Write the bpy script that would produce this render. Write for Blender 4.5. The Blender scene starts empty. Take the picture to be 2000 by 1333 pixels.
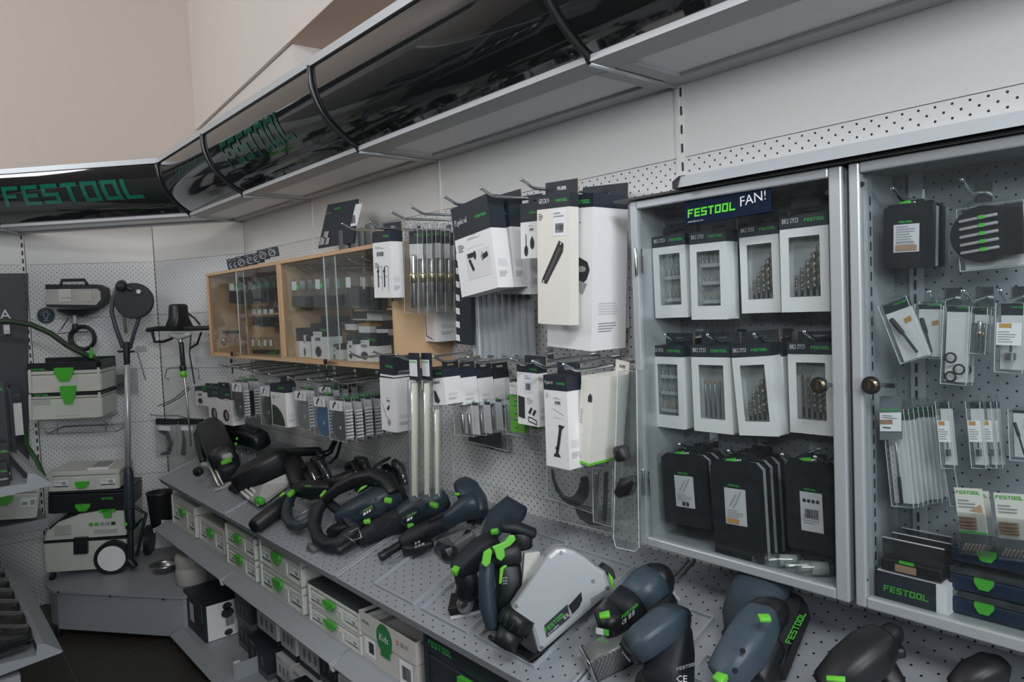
import bpy, math, random
from mathutils import Vector as V, Matrix
random.seed(7)
PI = math.pi; K = 1.47; H0 = 1.617
sc = bpy.context.scene
COL = sc.collection
# ---------------------------------------------------------------- camera
YAW, PIT, ROL = [math.radians(a) for a in (49.3, -3.0, -2.45)]
FPX = 1400.0
fw = V((-math.sin(YAW) * math.cos(PIT), math.cos(YAW) * math.cos(PIT), math.sin(PIT)))
r0 = V((math.cos(YAW), math.sin(YAW), 0)); u0 = r0.cross(fw)
rt = r0 * math.cos(ROL) + u0 * math.sin(ROL); up = -r0 * math.sin(ROL) + u0 * math.cos(ROL)
CAM = V((0, -K, H0))
cam = bpy.data.objects.new('camera', bpy.data.cameras.new('camera'))
COL.objects.link(cam)
m = Matrix((rt, up, -fw)).transposed().to_4x4(); m.translation = CAM
cam.matrix_world = m
cam.data.sensor_width = 36; cam.data.lens = FPX / 2000 * 36; cam.data.clip_start = .02
sc.camera = cam
sc.view_settings.view_transform = 'Standard'; sc.view_settings.look = 'None'
sc.view_settings.gamma = 1; sc.view_settings.use_curve_mapping = False
sc.view_settings.exposure = 0.14
sc.cycles.max_bounces = 7; sc.cycles.transparent_max_bounces = 40
sc.cycles.diffuse_bounces = 3; sc.cycles.glossy_bounces = 3; sc.cycles.transmission_bounces = 4
sc.cycles.caustics_reflective = False; sc.cycles.caustics_refractive = False
sc.cycles.sample_clamp_indirect = 3
w = bpy.data.worlds.new('world'); sc.world = w; w.use_nodes = True
w.node_tree.nodes['Background'].inputs[0].default_value = (.62, .72, .85, 1)
w.node_tree.nodes['Background'].inputs[1].default_value = .18
def area(name, loc, tgt, sx, sy, power, col):
    l = bpy.data.lights.new(name, 'AREA'); l.shape = 'RECTANGLE'; l.size = sx; l.size_y = sy
    l.energy = power; l.color = col
    o = bpy.data.objects.new(name, l); COL.objects.link(o); o.location = loc
    o.rotation_euler = (V(tgt) - V(loc)).to_track_quat('-Z', 'Y').to_euler(); return o
area('window_daylight', (.9, -4.35, 2.5), (-1.3, 0, 1.9), 2.4, 1.1, 135, (.97, .98, 1))
area('left_window_daylight', (-4.0, -4.35, 3.5), (-2.0, 0, 2.0), 1.5, 1.0, 48, (.95, .97, 1))
area('side_window_daylight', (2.9, -1.7, 2.1), (-2, -.5, 1.8), 1.7, 1.1, 84, (.90, .96, 1))
area('aisle_ceiling_light', (.8, -1.8, 3.2), (-1.0, -.2, 1.3), 1.3, .35, 40, (.96, .98, 1))
area('ceiling_lamp', (-3.6, -2.6, 4.1), (-4.6, -1.2, 3), 1.2, .5, 8, (1, .86, .72))

# ---------------------------------------------------------------- pixel rays to points on real planes (metres)
def ray(x, y): return fw + rt * ((x - 1000) / FPX) + up * ((666.5 - y) / FPX)
def atP(x, y, p0, n):
    d = ray(x, y); return CAM + d * ((V(p0) - CAM).dot(n) / d.dot(n))
def atY(x, y, Y): return atP(x, y, (0, Y, 0), V((0, 1, 0)))
def atX(x, y, X): return atP(x, y, (X, 0, 0), V((1, 0, 0)))
def atZ(x, y, Z): return atP(x, y, (0, 0, Z), V((0, 0, 1)))
def mpp(P): return (V(P) - CAM).dot(fw) / FPX
def pix(P):
    d = V(P) - CAM; z = d.dot(fw); return 1000 + FPX * d.dot(rt) / z, 666.5 - FPX * d.dot(up) / z

# ---------------------------------------------------------------- materials
MATS = {}
def mat(name, col, rough=.5, metal=0, spec=.5, var=.06, bump=0, scale=60, coat=0, emit=0):
    if name in MATS: return MATS[name]
    M = bpy.data.materials.new(name); M.use_nodes = True; nt = M.node_tree; b = nt.nodes['Principled BSDF']
    b.inputs['Roughness'].default_value = rough; b.inputs['Metallic'].default_value = metal
    b.inputs['Specular IOR Level'].default_value = spec; b.inputs['Coat Weight'].default_value = coat
    c = nt.nodes.new('ShaderNodeTexCoord'); n = nt.nodes.new('ShaderNodeTexNoise')
    n.inputs['Scale'].default_value = scale; n.inputs['Detail'].default_value = 3
    nt.links.new(c.outputs['Object'], n.inputs['Vector'])
    mx = nt.nodes.new('ShaderNodeMix'); mx.data_type = 'RGBA'
    mx.inputs[6].default_value = tuple(x * (1 - var) for x in col) + (1,)
    mx.inputs[7].default_value = tuple(min(1, x * (1 + var)) for x in col) + (1,)
    nt.links.new(n.outputs['Fac'], mx.inputs[0]); nt.links.new(mx.outputs[2], b.inputs['Base Color'])
    if bump:
        bp = nt.nodes.new('ShaderNodeBump'); bp.inputs['Strength'].default_value = bump; bp.inputs['Distance'].default_value = .002
        nt.links.new(n.outputs['Fac'], bp.inputs['Height']); nt.links.new(bp.outputs[0], b.inputs['Normal'])
    if emit: b.inputs['Emission Color'].default_value = col + (1,); b.inputs['Emission Strength'].default_value = emit
    M['c'] = 1; MATS[name] = M; return M
def holes(M, au, av, pu, pv, r, dark=(.012, .012, .014), stag=True):
    """perforation: round holes punched on a staggered grid, read from object coordinates"""
    nt = M.node_tree; N = nt.nodes; L = nt.links; b = N['Principled BSDF']
    src = b.inputs['Base Color'].links[0].from_socket
    tc = N.new('ShaderNodeTexCoord'); sp = N.new('ShaderNodeSeparateXYZ'); L.new(tc.outputs['Object'], sp.inputs[0])
    def ma(op, a, bb=None, c=None):
        n = N.new('ShaderNodeMath'); n.operation = op
        for i, x in enumerate((a, bb, c)):
            if x is None: continue
            if isinstance(x, (int, float)): n.inputs[i].default_value = x
            else: L.new(x, n.inputs[i])
        return n.outputs[0]
    def lat(off):
        ds = []
        for ax, p in ((au, pu), (av, pv)):
            f = ma('FRACT', ma('MULTIPLY_ADD', sp.outputs[ax], 1 / p, off + 50))
            ds.append(ma('MULTIPLY', ma('SUBTRACT', f, .5), p))
        return ma('SQRT', ma('ADD', ma('MULTIPLY', ds[0], ds[0]), ma('MULTIPLY', ds[1], ds[1])))
    d = lat(0)
    if stag: d = ma('MINIMUM', d, lat(.5))
    k = ma('LESS_THAN', d, r)
    mx = N.new('ShaderNodeMix'); mx.data_type = 'RGBA'; L.new(k, mx.inputs[0]); L.new(src, mx.inputs[6])
    mx.inputs[7].default_value = dark + (1,); L.new(mx.outputs[2], b.inputs['Base Color'])
    bp = N.new('ShaderNodeBump'); bp.inputs['Strength'].default_value = .5; bp.inputs['Distance'].default_value = .001; bp.invert = True
    L.new(k, bp.inputs['Height']); L.new(bp.outputs[0], b.inputs['Normal'])
    return M
def glassy(name, tint, refl, rough=.03, body=0, bcol=(.8, .85, .88)):
    """thin clear sheet: see-through with a sharp surface reflection and a little haze of its own"""
    M = bpy.data.materials.new(name); M.use_nodes = True; nt = M.node_tree; N = nt.nodes; L = nt.links
    N.remove(N['Principled BSDF']); out = N['Material Output']
    tr = N.new('ShaderNodeBsdfTransparent'); tr.inputs[0].default_value = tint + (1,)
    gl = N.new('ShaderNodeBsdfGlossy'); gl.inputs['Roughness'].default_value = rough
    ge = N.new('ShaderNodeNewGeometry'); dp = N.new('ShaderNodeVectorMath'); dp.operation = 'DOT_PRODUCT'; L.new(ge.outputs['Normal'], dp.inputs[0]); L.new(ge.outputs['Incoming'], dp.inputs[1])
    ab = N.new('ShaderNodeMath'); ab.operation = 'ABSOLUTE'; L.new(dp.outputs['Value'], ab.inputs[0]); om = N.new('ShaderNodeMath'); om.operation = 'SUBTRACT'; om.inputs[0].default_value = 1; L.new(ab.outputs[0], om.inputs[1])
    pw = N.new('ShaderNodeMath'); pw.operation = 'POWER'; pw.inputs[1].default_value = 5; L.new(om.outputs[0], pw.inputs[0]); mu = N.new('ShaderNodeMath'); mu.operation = 'MULTIPLY_ADD'; mu.inputs[1].default_value = .9; mu.inputs[2].default_value = .04 * refl; L.new(pw.outputs[0], mu.inputs[0])
    mu.use_clamp = True
    m1 = N.new('ShaderNodeMixShader'); L.new(mu.outputs[0], m1.inputs[0]); L.new(tr.outputs[0], m1.inputs[1]); L.new(gl.outputs[0], m1.inputs[2])
    last = m1
    if body:
        df = N.new('ShaderNodeBsdfDiffuse'); df.inputs[0].default_value = bcol + (1,)
        m2 = N.new('ShaderNodeMixShader'); m2.inputs[0].default_value = body
        tc = N.new('ShaderNodeTexCoord'); n = N.new('ShaderNodeTexNoise'); n.inputs['Scale'].default_value = 45
        L.new(tc.outputs['Object'], n.inputs['Vector'])
        mm = N.new('ShaderNodeMath'); mm.operation = 'MULTIPLY'; mm.inputs[1].default_value = body * 2; L.new(n.outputs['Fac'], mm.inputs[0]); L.new(mm.outputs[0], m2.inputs[0])
        L.new(m1.outputs[0], m2.inputs[1]); L.new(df.outputs[0], m2.inputs[2]); last = m2
    L.new(last.outputs[0], out.inputs[0]); MATS[name] = M; return M

PEG = holes(mat('pegboard_steel', (.72, .73, .735), .5, bump=.05), 0, 2, .0282, .0259, .0024)
PLAIN = mat('panel_white_steel', (.74, .735, .72), .5, var=.03)
SHELF = holes(mat('shelf_perforated_steel', (.32, .35, .385), .45, spec=.4, bump=.08, scale=300), 0, 1, .046, .034, .0026)
STEEL = mat('shelf_grey_steel', (.32, .35, .38), .42, spec=.4, bump=.06, scale=300, var=.03)
GREY = mat('frame_grey_paint', (.50, .51, .53), .45, var=.03)
ALU = mat('cabinet_aluminium', (.50, .54, .57), .33, metal=.35, bump=.04, scale=400, var=.03)
CHROME = mat('chrome_wire', (.72, .78, .80), .18, metal=1)
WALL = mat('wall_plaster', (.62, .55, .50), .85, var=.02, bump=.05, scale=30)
WALLW = mat('wall_plaster_white', (.72, .68, .65), .85, var=.02, bump=.05, scale=30)
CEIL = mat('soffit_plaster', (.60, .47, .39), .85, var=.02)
BLACK = mat('black_plastic', (.012, .013, .016), .42, bump=.1, scale=900)
NAVY = mat('tool_dark_blue_plastic', (.030, .047, .066), .42, bump=.12, scale=700)
NAVY2 = mat('tool_grip_rubber', (.010, .014, .020), .55, bump=.25, scale=1200)
SLATE = mat('tool_slate_blue', (.052, .082, .11), .4, bump=.1, scale=700)
GREEN = mat('lime_green_plastic', (.16, .62, .05), .38)
GRN2 = mat('latch_green_plastic', (.07, .45, .04), .4)
INKG = mat('green_print', (.05, .48, .08), .6, var=.02)
WHITE = mat('white_carton', (.84, .84, .85), .6, var=.02, bump=.04, scale=200)
CREAM = mat('cream_carton', (.80, .79, .72), .6, var=.02)
DARKP = mat('dark_print_carton', (.018, .026, .037), .5, var=.05)
INK = mat('black_ink', (.03, .03, .035), .6, var=.02)
INKM = mat('grey_ink', (.33, .33, .35), .6, var=.05)
INKL = mat('pale_grey_ink', (.60, .61, .64), .6, var=.05)
INKW = mat('white_ink', (.82, .84, .86), .6, var=.02)
KRAFT = mat('kraft_edge', (.50, .33, .17), .8)
OCHRE = mat('ochre_print', (.55, .30, .08), .6)
SYS = mat('case_light_grey_plastic', (.60, .61, .57), .5, var=.03, bump=.06, scale=500)
SYSD = mat('case_mid_grey_plastic', (.42, .43, .42), .5)  # darker grey plastic of vents, base plates and small fittings
SILV = mat('silver_cover_plastic', (.50, .54, .565), .32, metal=.25, bump=.12, scale=600)
MET = mat('bare_metal', (.55, .56, .57), .28, metal=1, var=.1)
BRASS = mat('brass_lock', (.72, .62, .42), .22, metal=1)
CLEAR = glassy('clear_blister', (.965, .98, .98), 3.0, .07, .015)
CLEAR2 = glassy('clear_tube_plastic', (.93, .955, .955), 3, .08, .05)
PANE = glassy('cabinet_glass', (.95, .97, .97), 1.2, .01, .006)
SMOKE = mat('smoked_acrylic', (.012, .013, .014), .045, spec=.85, coat=.6, var=.0)

# ---------------------------------------------------------------- mesh builder
FNT = {}
def textmesh(s):
    if s not in FNT:
        c = bpy.data.curves.new('t', 'FONT'); c.body = s; c.size = 1; c.resolution_u = 1
        o = bpy.data.objects.new('t', c); COL.objects.link(o); bpy.context.view_layer.update()
        me = o.to_mesh(); vs = [v.co.copy() for v in me.vertices]; fs = [tuple(p.vertices) for p in me.polygons]
        o.to_mesh_clear(); bpy.data.objects.remove(o); bpy.data.curves.remove(c)
        x0 = min(v.x for v in vs); x1 = max(v.x for v in vs); FNT[s] = ([V((v.x - x0, v.y, 0)) for v in vs], fs, x1 - x0)
    return FNT[s]
GL = {'F': [(0, 0, .22, 1), (.22, .8, .85, 1), (.22, .42, .7, .6)], 'E': [(0, 0, .22, 1), (.22, .8, .85, 1), (.22, .41, .8, .59), (.22, 0, .85, .2)],
      'S': [(0, .8, .85, 1), (0, .41, .22, .8), (.22, .41, .85, .59), (.63, .2, .85, .41), (0, 0, .85, .2)], 'T': [(0, .8, .85, 1), (.31, 0, .54, .8)],
      'O': [(0, 0, .22, 1), (.63, 0, .85, 1), (.22, .8, .63, 1), (.22, 0, .63, .2)], 'L': [(0, 0, .22, 1), (.22, 0, .85, .2)]}
def logo_rects(word='FESTOOL'):
    out = []; x = 0
    for ch in word:
        for (a, b, c, d) in GL[ch]: out.append((x + a, b, x + c, d))
        x += 1.02
    return out, x - .17
class MB:
    def __init__(s): s.v = []; s.f = []; s.mi = []; s.sm = []; s.mats = []; s.T = Matrix()
    def add(s, vs, fs, M, smooth=False):
        if M not in s.mats: s.mats.append(M)
        k = len(s.v); i = s.mats.index(M)
        s.v += [s.T @ V(v) for v in vs]
        for f in fs: s.f.append(tuple(a + k for a in f)); s.mi.append(i); s.sm.append(smooth)
        return s
    def bx(s, x0, x1, y0, y1, z0, z1, M):
        return s.add([(x, y, z) for x in (x0, x1) for y in (y0, y1) for z in (z0, z1)],
                     [(0, 1, 3, 2), (4, 6, 7, 5), (0, 4, 5, 1), (2, 3, 7, 6), (0, 2, 6, 4), (1, 5, 7, 3)], M)
    def prism(s, poly, M, a, b, ax='z', smooth=False):
        n = len(poly)
        def P(p, t): return {'z': (p[0], p[1], t), 'y': (p[0], t, p[1]), 'x': (t, p[0], p[1])}[ax]
        vs = [P(p, a) for p in poly] + [P(p, b) for p in poly]
        s.add(vs, [(i, (i + 1) % n, n + (i + 1) % n, n + i) for i in range(n)], M, smooth)
        return s.add(vs, [tuple(range(n))[::-1], tuple(range(n, 2 * n))], M)
    def slab(s, pts, th, M, n=None):
        """polygon of 3D points, thickened along its normal"""
        pts = [V(p) for p in pts]; nn = V(n) if n else (pts[1] - pts[0]).cross(pts[2] - pts[0]).normalized(); k = len(pts)
        vs = pts + [p + nn * th for p in pts]
        return s.add(vs, [tuple(range(k))[::-1], tuple(range(k, 2 * k))] + [(i, (i + 1) % k, k + (i + 1) % k, k + i) for i in range(k)], M)
    def quad(s, a, b, c, d, M): return s.add([a, b, c, d], [(0, 1, 2, 3)], M)
    def tube(s, pts, rad, M, n=10, ref=None, p=2, flat=1, cap=True, smooth=True, rnd=True):
        """swept tube; rad = one radius, a list, or a list of (side, thickness); p = superellipse power; flat = thickness ratio"""
        pts = [V(q) for q in pts]; k = len(pts)
        if not isinstance(rad, (list, tuple)): rad = [rad] * k
        rad = [(r, r * flat) if not isinstance(r, (list, tuple)) else r for r in rad]
        if rnd and cap:
            d0 = (pts[0] - pts[1]).normalized(); d1 = (pts[-1] - pts[-2]).normalized()
            k_ = .55 if p < 2.5 else .32; e0 = min(rad[0]) * k_; e1 = min(rad[-1]) * k_
            pts = [pts[0] + d0 * e0, pts[0] + d0 * e0 * .7] + pts + [pts[-1] + d1 * e1 * .7, pts[-1] + d1 * e1]
            q = lambda r, t: (r[0] * t, r[1] * t)
            rad = [q(rad[0], .62), q(rad[0], .88)] + rad + [q(rad[-1], .88), q(rad[-1], .62)]; k = len(pts)
        vs = []; pu = V(ref) if ref else V((0, 0, 1)); px = None
        for i in range(k):
            t = (pts[min(i + 1, k - 1)] - pts[max(i - 1, 0)]).normalized()
            if px is None or ref:
                px = t.cross(pu)
                if px.length < 1e-3: px = t.cross(V((1, .1, 0)))
                px.normalize()
            else:
                px = (px - t * px.dot(t)).normalized()
            py = px.cross(t)
            for j in range(n):
                a = 2 * PI * j / n; c = math.cos(a); d = math.sin(a)
                c = math.copysign(abs(c) ** (2 / p), c); d = math.copysign(abs(d) ** (2 / p), d)
                vs.append(pts[i] + px * c * rad[i][0] + py * d * rad[i][1])
        fs = [(i * n + j, i * n + (j + 1) % n, (i + 1) * n + (j + 1) % n, (i + 1) * n + j) for i in range(k - 1) for j in range(n)]
        if cap: fs += [tuple(range(n))[::-1], tuple(range((k - 1) * n, k * n))]
        return s.add(vs, fs, M, smooth)
    def disc(s, c, r, nrm, th, M, n=20, ri=0):
        nrm = V(nrm).normalized(); a = nrm.orthogonal().normalized(); b = nrm.cross(a); c = V(c); vs = []
        ring = [(a * math.cos(2 * PI * i / n) + b * math.sin(2 * PI * i / n)) for i in range(n)]
        if ri:
            for rr, h in ((r, 0), (r, th), (ri, th), (ri, 0)): vs += [c + q * rr + nrm * h for q in ring]
            fs = [(k * n + i, k * n + (i + 1) % n, ((k + 1) % 4) * n + (i + 1) % n, ((k + 1) % 4) * n + i) for k in range(4) for i in range(n)]
            return s.add(vs, fs, M, n > 24)
        for h in (0, th): vs += [c + q * r + nrm * h for q in ring]
        return s.add(vs, [tuple(range(n))[::-1], tuple(range(n, 2 * n))] + [(i, (i + 1) % n, n + (i + 1) % n, n + i) for i in range(n)], M)
    def lathe(s, prof, c, M, ax=(0, 0, 1), n=20):
        ax = V(ax).normalized(); a = ax.orthogonal().normalized(); b = ax.cross(a); c = V(c); k = len(prof)
        vs = [c + (a * math.cos(2 * PI * i / n) + b * math.sin(2 * PI * i / n)) * r + ax * h for r, h in prof for i in range(n)]
        return s.add(vs, [(j * n + i, j * n + (i + 1) % n, (j + 1) * n + (i + 1) % n, (j + 1) * n + i) for j in range(k - 1) for i in range(n)], M, True)
    def print_(s, o, ux, uz, rects, M, off=.0006):
        """flat print: rectangles (x0,z0,x1,z1) in the plane o + x*ux + z*uz"""
        o = V(o); ux = V(ux); uz = V(uz); nn = ux.cross(uz).normalized() * off
        for (a, b, c, d) in rects: s.quad(o + ux * a + uz * b + nn, o + ux * c + uz * b + nn, o + ux * c + uz * d + nn, o + ux * a + uz * d + nn, M)
        return s
    def logo(s, o, ux, uz, w, M, off=.0007, shear=.12):
        rc, W = logo_rects(); k = w / W; o = V(o); ux = V(ux).normalized(); uz = V(uz).normalized(); nn = ux.cross(uz) * off
        for (a, b, c, d) in rc:
            P = lambda x, z: o + ux * (x + z * shear) * k + uz * z * k * 1.05 + nn
            s.quad(P(a, b), P(c, b), P(c, d), P(a, d), M)
        return s
    def text(s, t, o, ux, uz, w, M, off=.0007, h=None):
        vs, fs, W = textmesh(t); k = w / W; o = V(o); ux = V(ux).normalized(); uz = V(uz).normalized(); nn = ux.cross(uz) * off
        kh = (h / .7 if h else k)
        return s.add([o + ux * v.x * k + uz * v.y * kh + nn for v in vs], fs, M)
    def obj(s, name, par=None, bev=0, world=True, sub=0):
        me = bpy.data.meshes.new(name)
        vs = s.v
        if par is not None and world:
            iv = WM[par.name].inverted(); vs = [iv @ v for v in vs]
        me.from_pydata([tuple(v) for v in vs], [], s.f)
        for M in s.mats: me.materials.append(M)
        me.polygons.foreach_set('material_index', s.mi); me.polygons.foreach_set('use_smooth', s.sm); me.update()
        o = bpy.data.objects.new(name, me); COL.objects.link(o); o.parent = par
        WM[o.name] = WM[par.name].copy() if par else Matrix()
        if bev:
            b = o.modifiers.new('bevel', 'BEVEL'); b.width = bev; b.segments = 2; b.limit_method = 'ANGLE'; b.angle_limit = .7
        if sub: q = o.modifiers.new('sub', 'SUBSURF'); q.levels = q.render_levels = sub
        return o
WM = {}
def tag(o, label, cat, group=None, kind=None):
    o['label'] = label; o['category'] = cat
    if group: o['group'] = group
    if kind: o['kind'] = kind
    return o
def thing(name, label, cat, group=None, loc=(0, 0, 0), R=None):
    o = bpy.data.objects.new(name, None); COL.objects.link(o); o.empty_display_size = .05
    M = (R.to_4x4() if R else Matrix()); M.translation = V(loc); o.matrix_world = M; WM[o.name] = M
    return tag(o, label, cat, group)
def struct(o, label=None):
    o['kind'] = 'structure'
    if label: o['label'] = label; o['category'] = 'building part'
    return o
def semp(name):
    o = bpy.data.objects.new(name, None); COL.objects.link(o); WM[o.name] = Matrix(); o['kind'] = 'structure'; return o
def clone(o, M, label=None, group=None):
    """copy a thing with its parts and sub-parts, sharing mesh data"""
    def rec(a, par):
        c = a.copy(); COL.objects.link(c); c.parent = par
        for ch in list(a.children): rec(ch, c)
        return c
    c = rec(o, None); c.matrix_world = M; WM[c.name] = M.copy()
    if label: c['label'] = label
    if group: c['group'] = group
    return c
def dz(a): return a * K + H0   # camera-relative height -> metres above floor
S = [None, -2.76 * K, -2.08 * K, -1.4 * K, -.719 * K, -.04 * K, .64 * K]   # bay seams along the display wall
# ================================================================ SETTING
XL = -5.05          # far building wall
YW = .18           # building wall behind the display system
b = MB(); b.bx(XL - .2, 3.2, -4.7, 1.2, -.12, -.002, mat('floor_screed', (.10, .094, .088), .8)); fl = b.obj('floor'); struct(fl)
TILE = mat('floor_tile', (.05, .046, .041), .45, var=.18, bump=.1, scale=9)
for i in range(-9, 0):
    for j in range(-7, 1):
        x0 = i * .6 + .34; y0 = j * .6 - .35
        if x0 < XL - .5: continue
        b = MB(); b.bx(x0 + .004, x0 + .596, y0 + .004, y0 + .596, -.012, random.uniform(-.0006, .0004), TILE); b.obj('tile', fl)
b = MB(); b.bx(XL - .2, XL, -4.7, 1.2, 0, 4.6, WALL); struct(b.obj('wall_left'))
BP1 = atX(382, 255, XL); ZB = BP1.z; BP2 = atZ(652, 0, ZB); bd = V((BP2.x - BP1.x, BP2.y - BP1.y)).normalized(); bn = V((-bd.y, bd.x)); bn = bn if bn.y > 0 else -bn
b1 = V((BP1.x, BP1.y))
def bp(t, o=0): q_ = b1 + bd * t + bn * o; return (q_.x, q_.y)
TP = min([k * .01 for k in range(20, 400)], key=lambda t: abs(pix(V(bp(t) + (ZB,)))[0] - 563))
b = MB(); b.prism([bp(-.1, .02), bp(TP, .02), bp(TP, .6), bp(-.1, .6)], WALLW, 0, ZB); struct(b.obj('wall_right'))
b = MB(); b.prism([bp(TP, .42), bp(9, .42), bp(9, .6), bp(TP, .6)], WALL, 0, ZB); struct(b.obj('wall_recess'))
b = MB(); b.prism([bp(-.1), bp(9), bp(9, .6), bp(-.1, .6)], WALLW, ZB + .004, 4.6); b.prism([bp(TP), bp(9), bp(9, .5), bp(TP, .5)], CEIL, ZB, ZB + .004); struct(b.obj('trim_1'))
b = MB(); b.bx(XL, 3.2, -4.7, 1.2, 4.4, 4.6, WALLW); struct(b.obj('ceiling'))
DW = mat('far_wall_dark', (.16, .15, .15), .8)
b = MB(); b.bx(XL, 3.2, -4.7, -4.5, 0, 4.5, DW); struct(b.obj('wall_front'))
b = MB(); b.bx(3.0, 3.2, -4.7, 1.2, 0, 4.5, DW); struct(b.obj('wall_near'))

b = MB(); b.bx(-2.6, 2.9, -2.75, -2.35, 0, 2.1, mat('light_blocker_dark', (.05, .05, .055), .6)); struct(b.obj('unseen_light_blocker'))  # unseen block added behind the camera to keep window light off the lower wall
# ---- display wall: posts, plain panels above, pegboard below
ZP = dz(.2266); ZC = dz(.354)
def facet(par, a, c, nplain, z0=0):
    """one bay of the display wall between plan points a and c (facing the room)"""
    a = V((a[0], a[1], 0)); c = V((c[0], c[1], 0)); L = (c - a).length; ux = (c - a).normalized(); ang = math.atan2(ux.y, ux.x)
    M = Matrix.Rotation(ang, 4, 'Z'); M.translation = a
    def put(nm, x0, x1, y0, y1, z0, z1, mt, bev=0):
        q = MB(); q.bx(x0, x1, y0, y1, z0, z1, mt); o = q.obj(nm, par, bev=bev, world=False); o.matrix_world = M; return o
    put('plain_panel', .004, L - .004, 0, .018, ZP + .002, ZC + .16, PLAIN)
    z = ZP
    while z > z0 + .02:
        zz = max(z - .312, z0); put('pegboard_panel', .004, L - .004, -.001, .017, zz + .002, z, PEG); z = zz
    return put
PC = (-2.65 * K, 0); P3 = (-3.105 * K, -.194 * K); P6 = (-3.31 * K, -.60 * K); PA = (-3.34 * K, -2.2 * K)
wr = semp('wall_display')
xs = [PC[0], S[2], S[3], S[4], S[5], S[6], S[6] + 1.0]
for i in range(6): facet(wr, (xs[i], 0), (xs[i + 1], 0), 1)
wc = semp('wall_corner'); facet(wc, P3, PC, 1); facet(wc, P6, P3, 1)
we = semp('wall_end'); facet(we, PA, P6, 1)
for i, x in enumerate([S[2], S[3], S[4], S[5], S[6]]):
    q = MB(); q.bx(x - .006, x + .006, -.004, .012, 0, ZC + .16, PLAIN)
    if i >= 2:
        q.bx(x + .006, x + .016, -.0015, .01, 0, ZC + .16, PLAIN)
        z = ZC - .02
        while z > .4: q.bx(x + .0075, x + .0125, -.0025, 0, z - .021, z, INK); z -= .0444
    q.obj('upright_post', wr)
q = MB(); d = (V((P6[0], P6[1], 0)) - V((PA[0], PA[1], 0))).normalized()
for (a, bb) in ((P6, d), ):
    z = ZC - .02
    a = V((a[0], a[1], 0)) - bb * .012 + V((.012, 0, 0))
    q.bx(a.x - .012, a.x - .003, a.y - .01, a.y + .01, 0, ZC + .16, PLAIN)
    while z > .2: q.bx(a.x - .004, a.x, a.y - .004, a.y + .004, z - .024, z, INK); z -= .0444
q.obj('upright_post', we)

# ---- canopy: smoked acrylic valance on a polygonal path
path = [V((S[6] + .4, 0)), V((PC[0], 0)), V((-3.31 * K, -.60 * K)), V((-3.31 * K, -2.4 * K))]
nr = [V((0, -1)), V((.67, -.74)).normalized(), V((1, 0))]
mit = [nr[0]]
for i in (0, 1):
    h = (nr[i] + nr[i + 1]).normalized(); mit.append(h / h.dot(nr[i]))
mit.append(nr[2])
prof = []
for (x, y) in [(607, 130), (607.5, 150), (612, 175), (624, 207), (642, 235), (668, 263), (700, 288)]:
    p = atX(x, y, S[3]); prof.append((-p.y, p.z))
prof = [(o, z) for o, z in prof]
def crom(P, n=5):
    out = []; Q = [P[0]] + P + [P[-1]]
    for i in range(1, len(Q) - 2):
        for k in range(n):
            t = k / n; a, b_, c, d = Q[i - 1], Q[i], Q[i + 1], Q[i + 2]
            out.append(tuple(.5 * (2 * b_[j] + (c[j] - a[j]) * t + (2 * a[j] - 5 * b_[j] + 4 * c[j] - d[j]) * t * t + (3 * b_[j] - a[j] - 3 * c[j] + d[j]) * t ** 3) for j in (0, 1)))
    return out + [P[-1]]
prof = crom(prof)
OB, ZBt = prof[-1]; OT, ZT = prof[0]
def cpt(seg, t, o, z):
    """point on the canopy: t along segment seg, o outwards, z up"""
    a = path[seg] + mit[seg] * o; c = path[seg + 1] + mit[seg + 1] * o; p = a.lerp(c, t); return V((p.x, p.y, z))
def cx(x): return (x - path[0].x) / (path[1].x - path[0].x)
can = thing('curved_canopy', 'long smoked acrylic canopy with grey rails running round the wall above the shelves', 'canopy', loc=(S[3], -.3, ZC))
def xt(x, o):   # t for a real x at offset o on the main run
    a = path[0] + mit[0] * o; c = path[1] + mit[1] * o; return (x - a.x) / (c.x - a.x)
bays = [(0, S[6], S[5]), (0, S[5], S[4]), (0, S[4], S[3]), (0, S[3], S[2]), (0, S[2], None), (1, None, None), (2, None, None)]
def tt(seg, x, o, end):
    if seg == 0: return 1.0 if x is None else xt(x, o)
    return float(end)
import itertools
for seg, xa, xb in bays:
    q = MB(); vs = []
    for o, z in prof:
        vs += [cpt(seg, tt(seg, xa, o, 0), o, z), cpt(seg, tt(seg, xb, o, 1), o, z)]
    q.add(vs, [(2 * i, 2 * i + 1, 2 * i + 3, 2 * i + 2) for i in range(len(prof) - 1)], SMOKE, True)
    q.obj('acrylic_panel', can)
    def bar(nm, o0, z0, o1, z1, th, M):
        q = MB(); vs = []
        for t, x in ((0, xa), (1, xb)):
            for o, z in ((o0, z0), (o1, z0), (o1, z1), (o0, z1)): vs.append(cpt(seg, tt(seg, x, o, t), o, z))
        q.add(vs, [(0, 1, 2, 3), (7, 6, 5, 4), (0, 4, 5, 1), (1, 5, 6, 2), (2, 6, 7, 3), (3, 7, 4, 0)], M); return q.obj(nm, can)
    bar('top_rail', OT - .03, ZT - .002, OT + .008, ZT + .022, 0, ALU)
    bar('front_rail', OB - .075, ZBt - .012, OB + .004, ZBt + .002, 0, GREY)
    bar('back_rail', .002, ZBt - .012, .06, ZBt + .002, 0, GREY)
    bar('underside_panel', .06, ZBt - .004, OB - .075, ZBt + .004, 0, mat('underside_white', (.86, .87, .90), .35))
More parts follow.
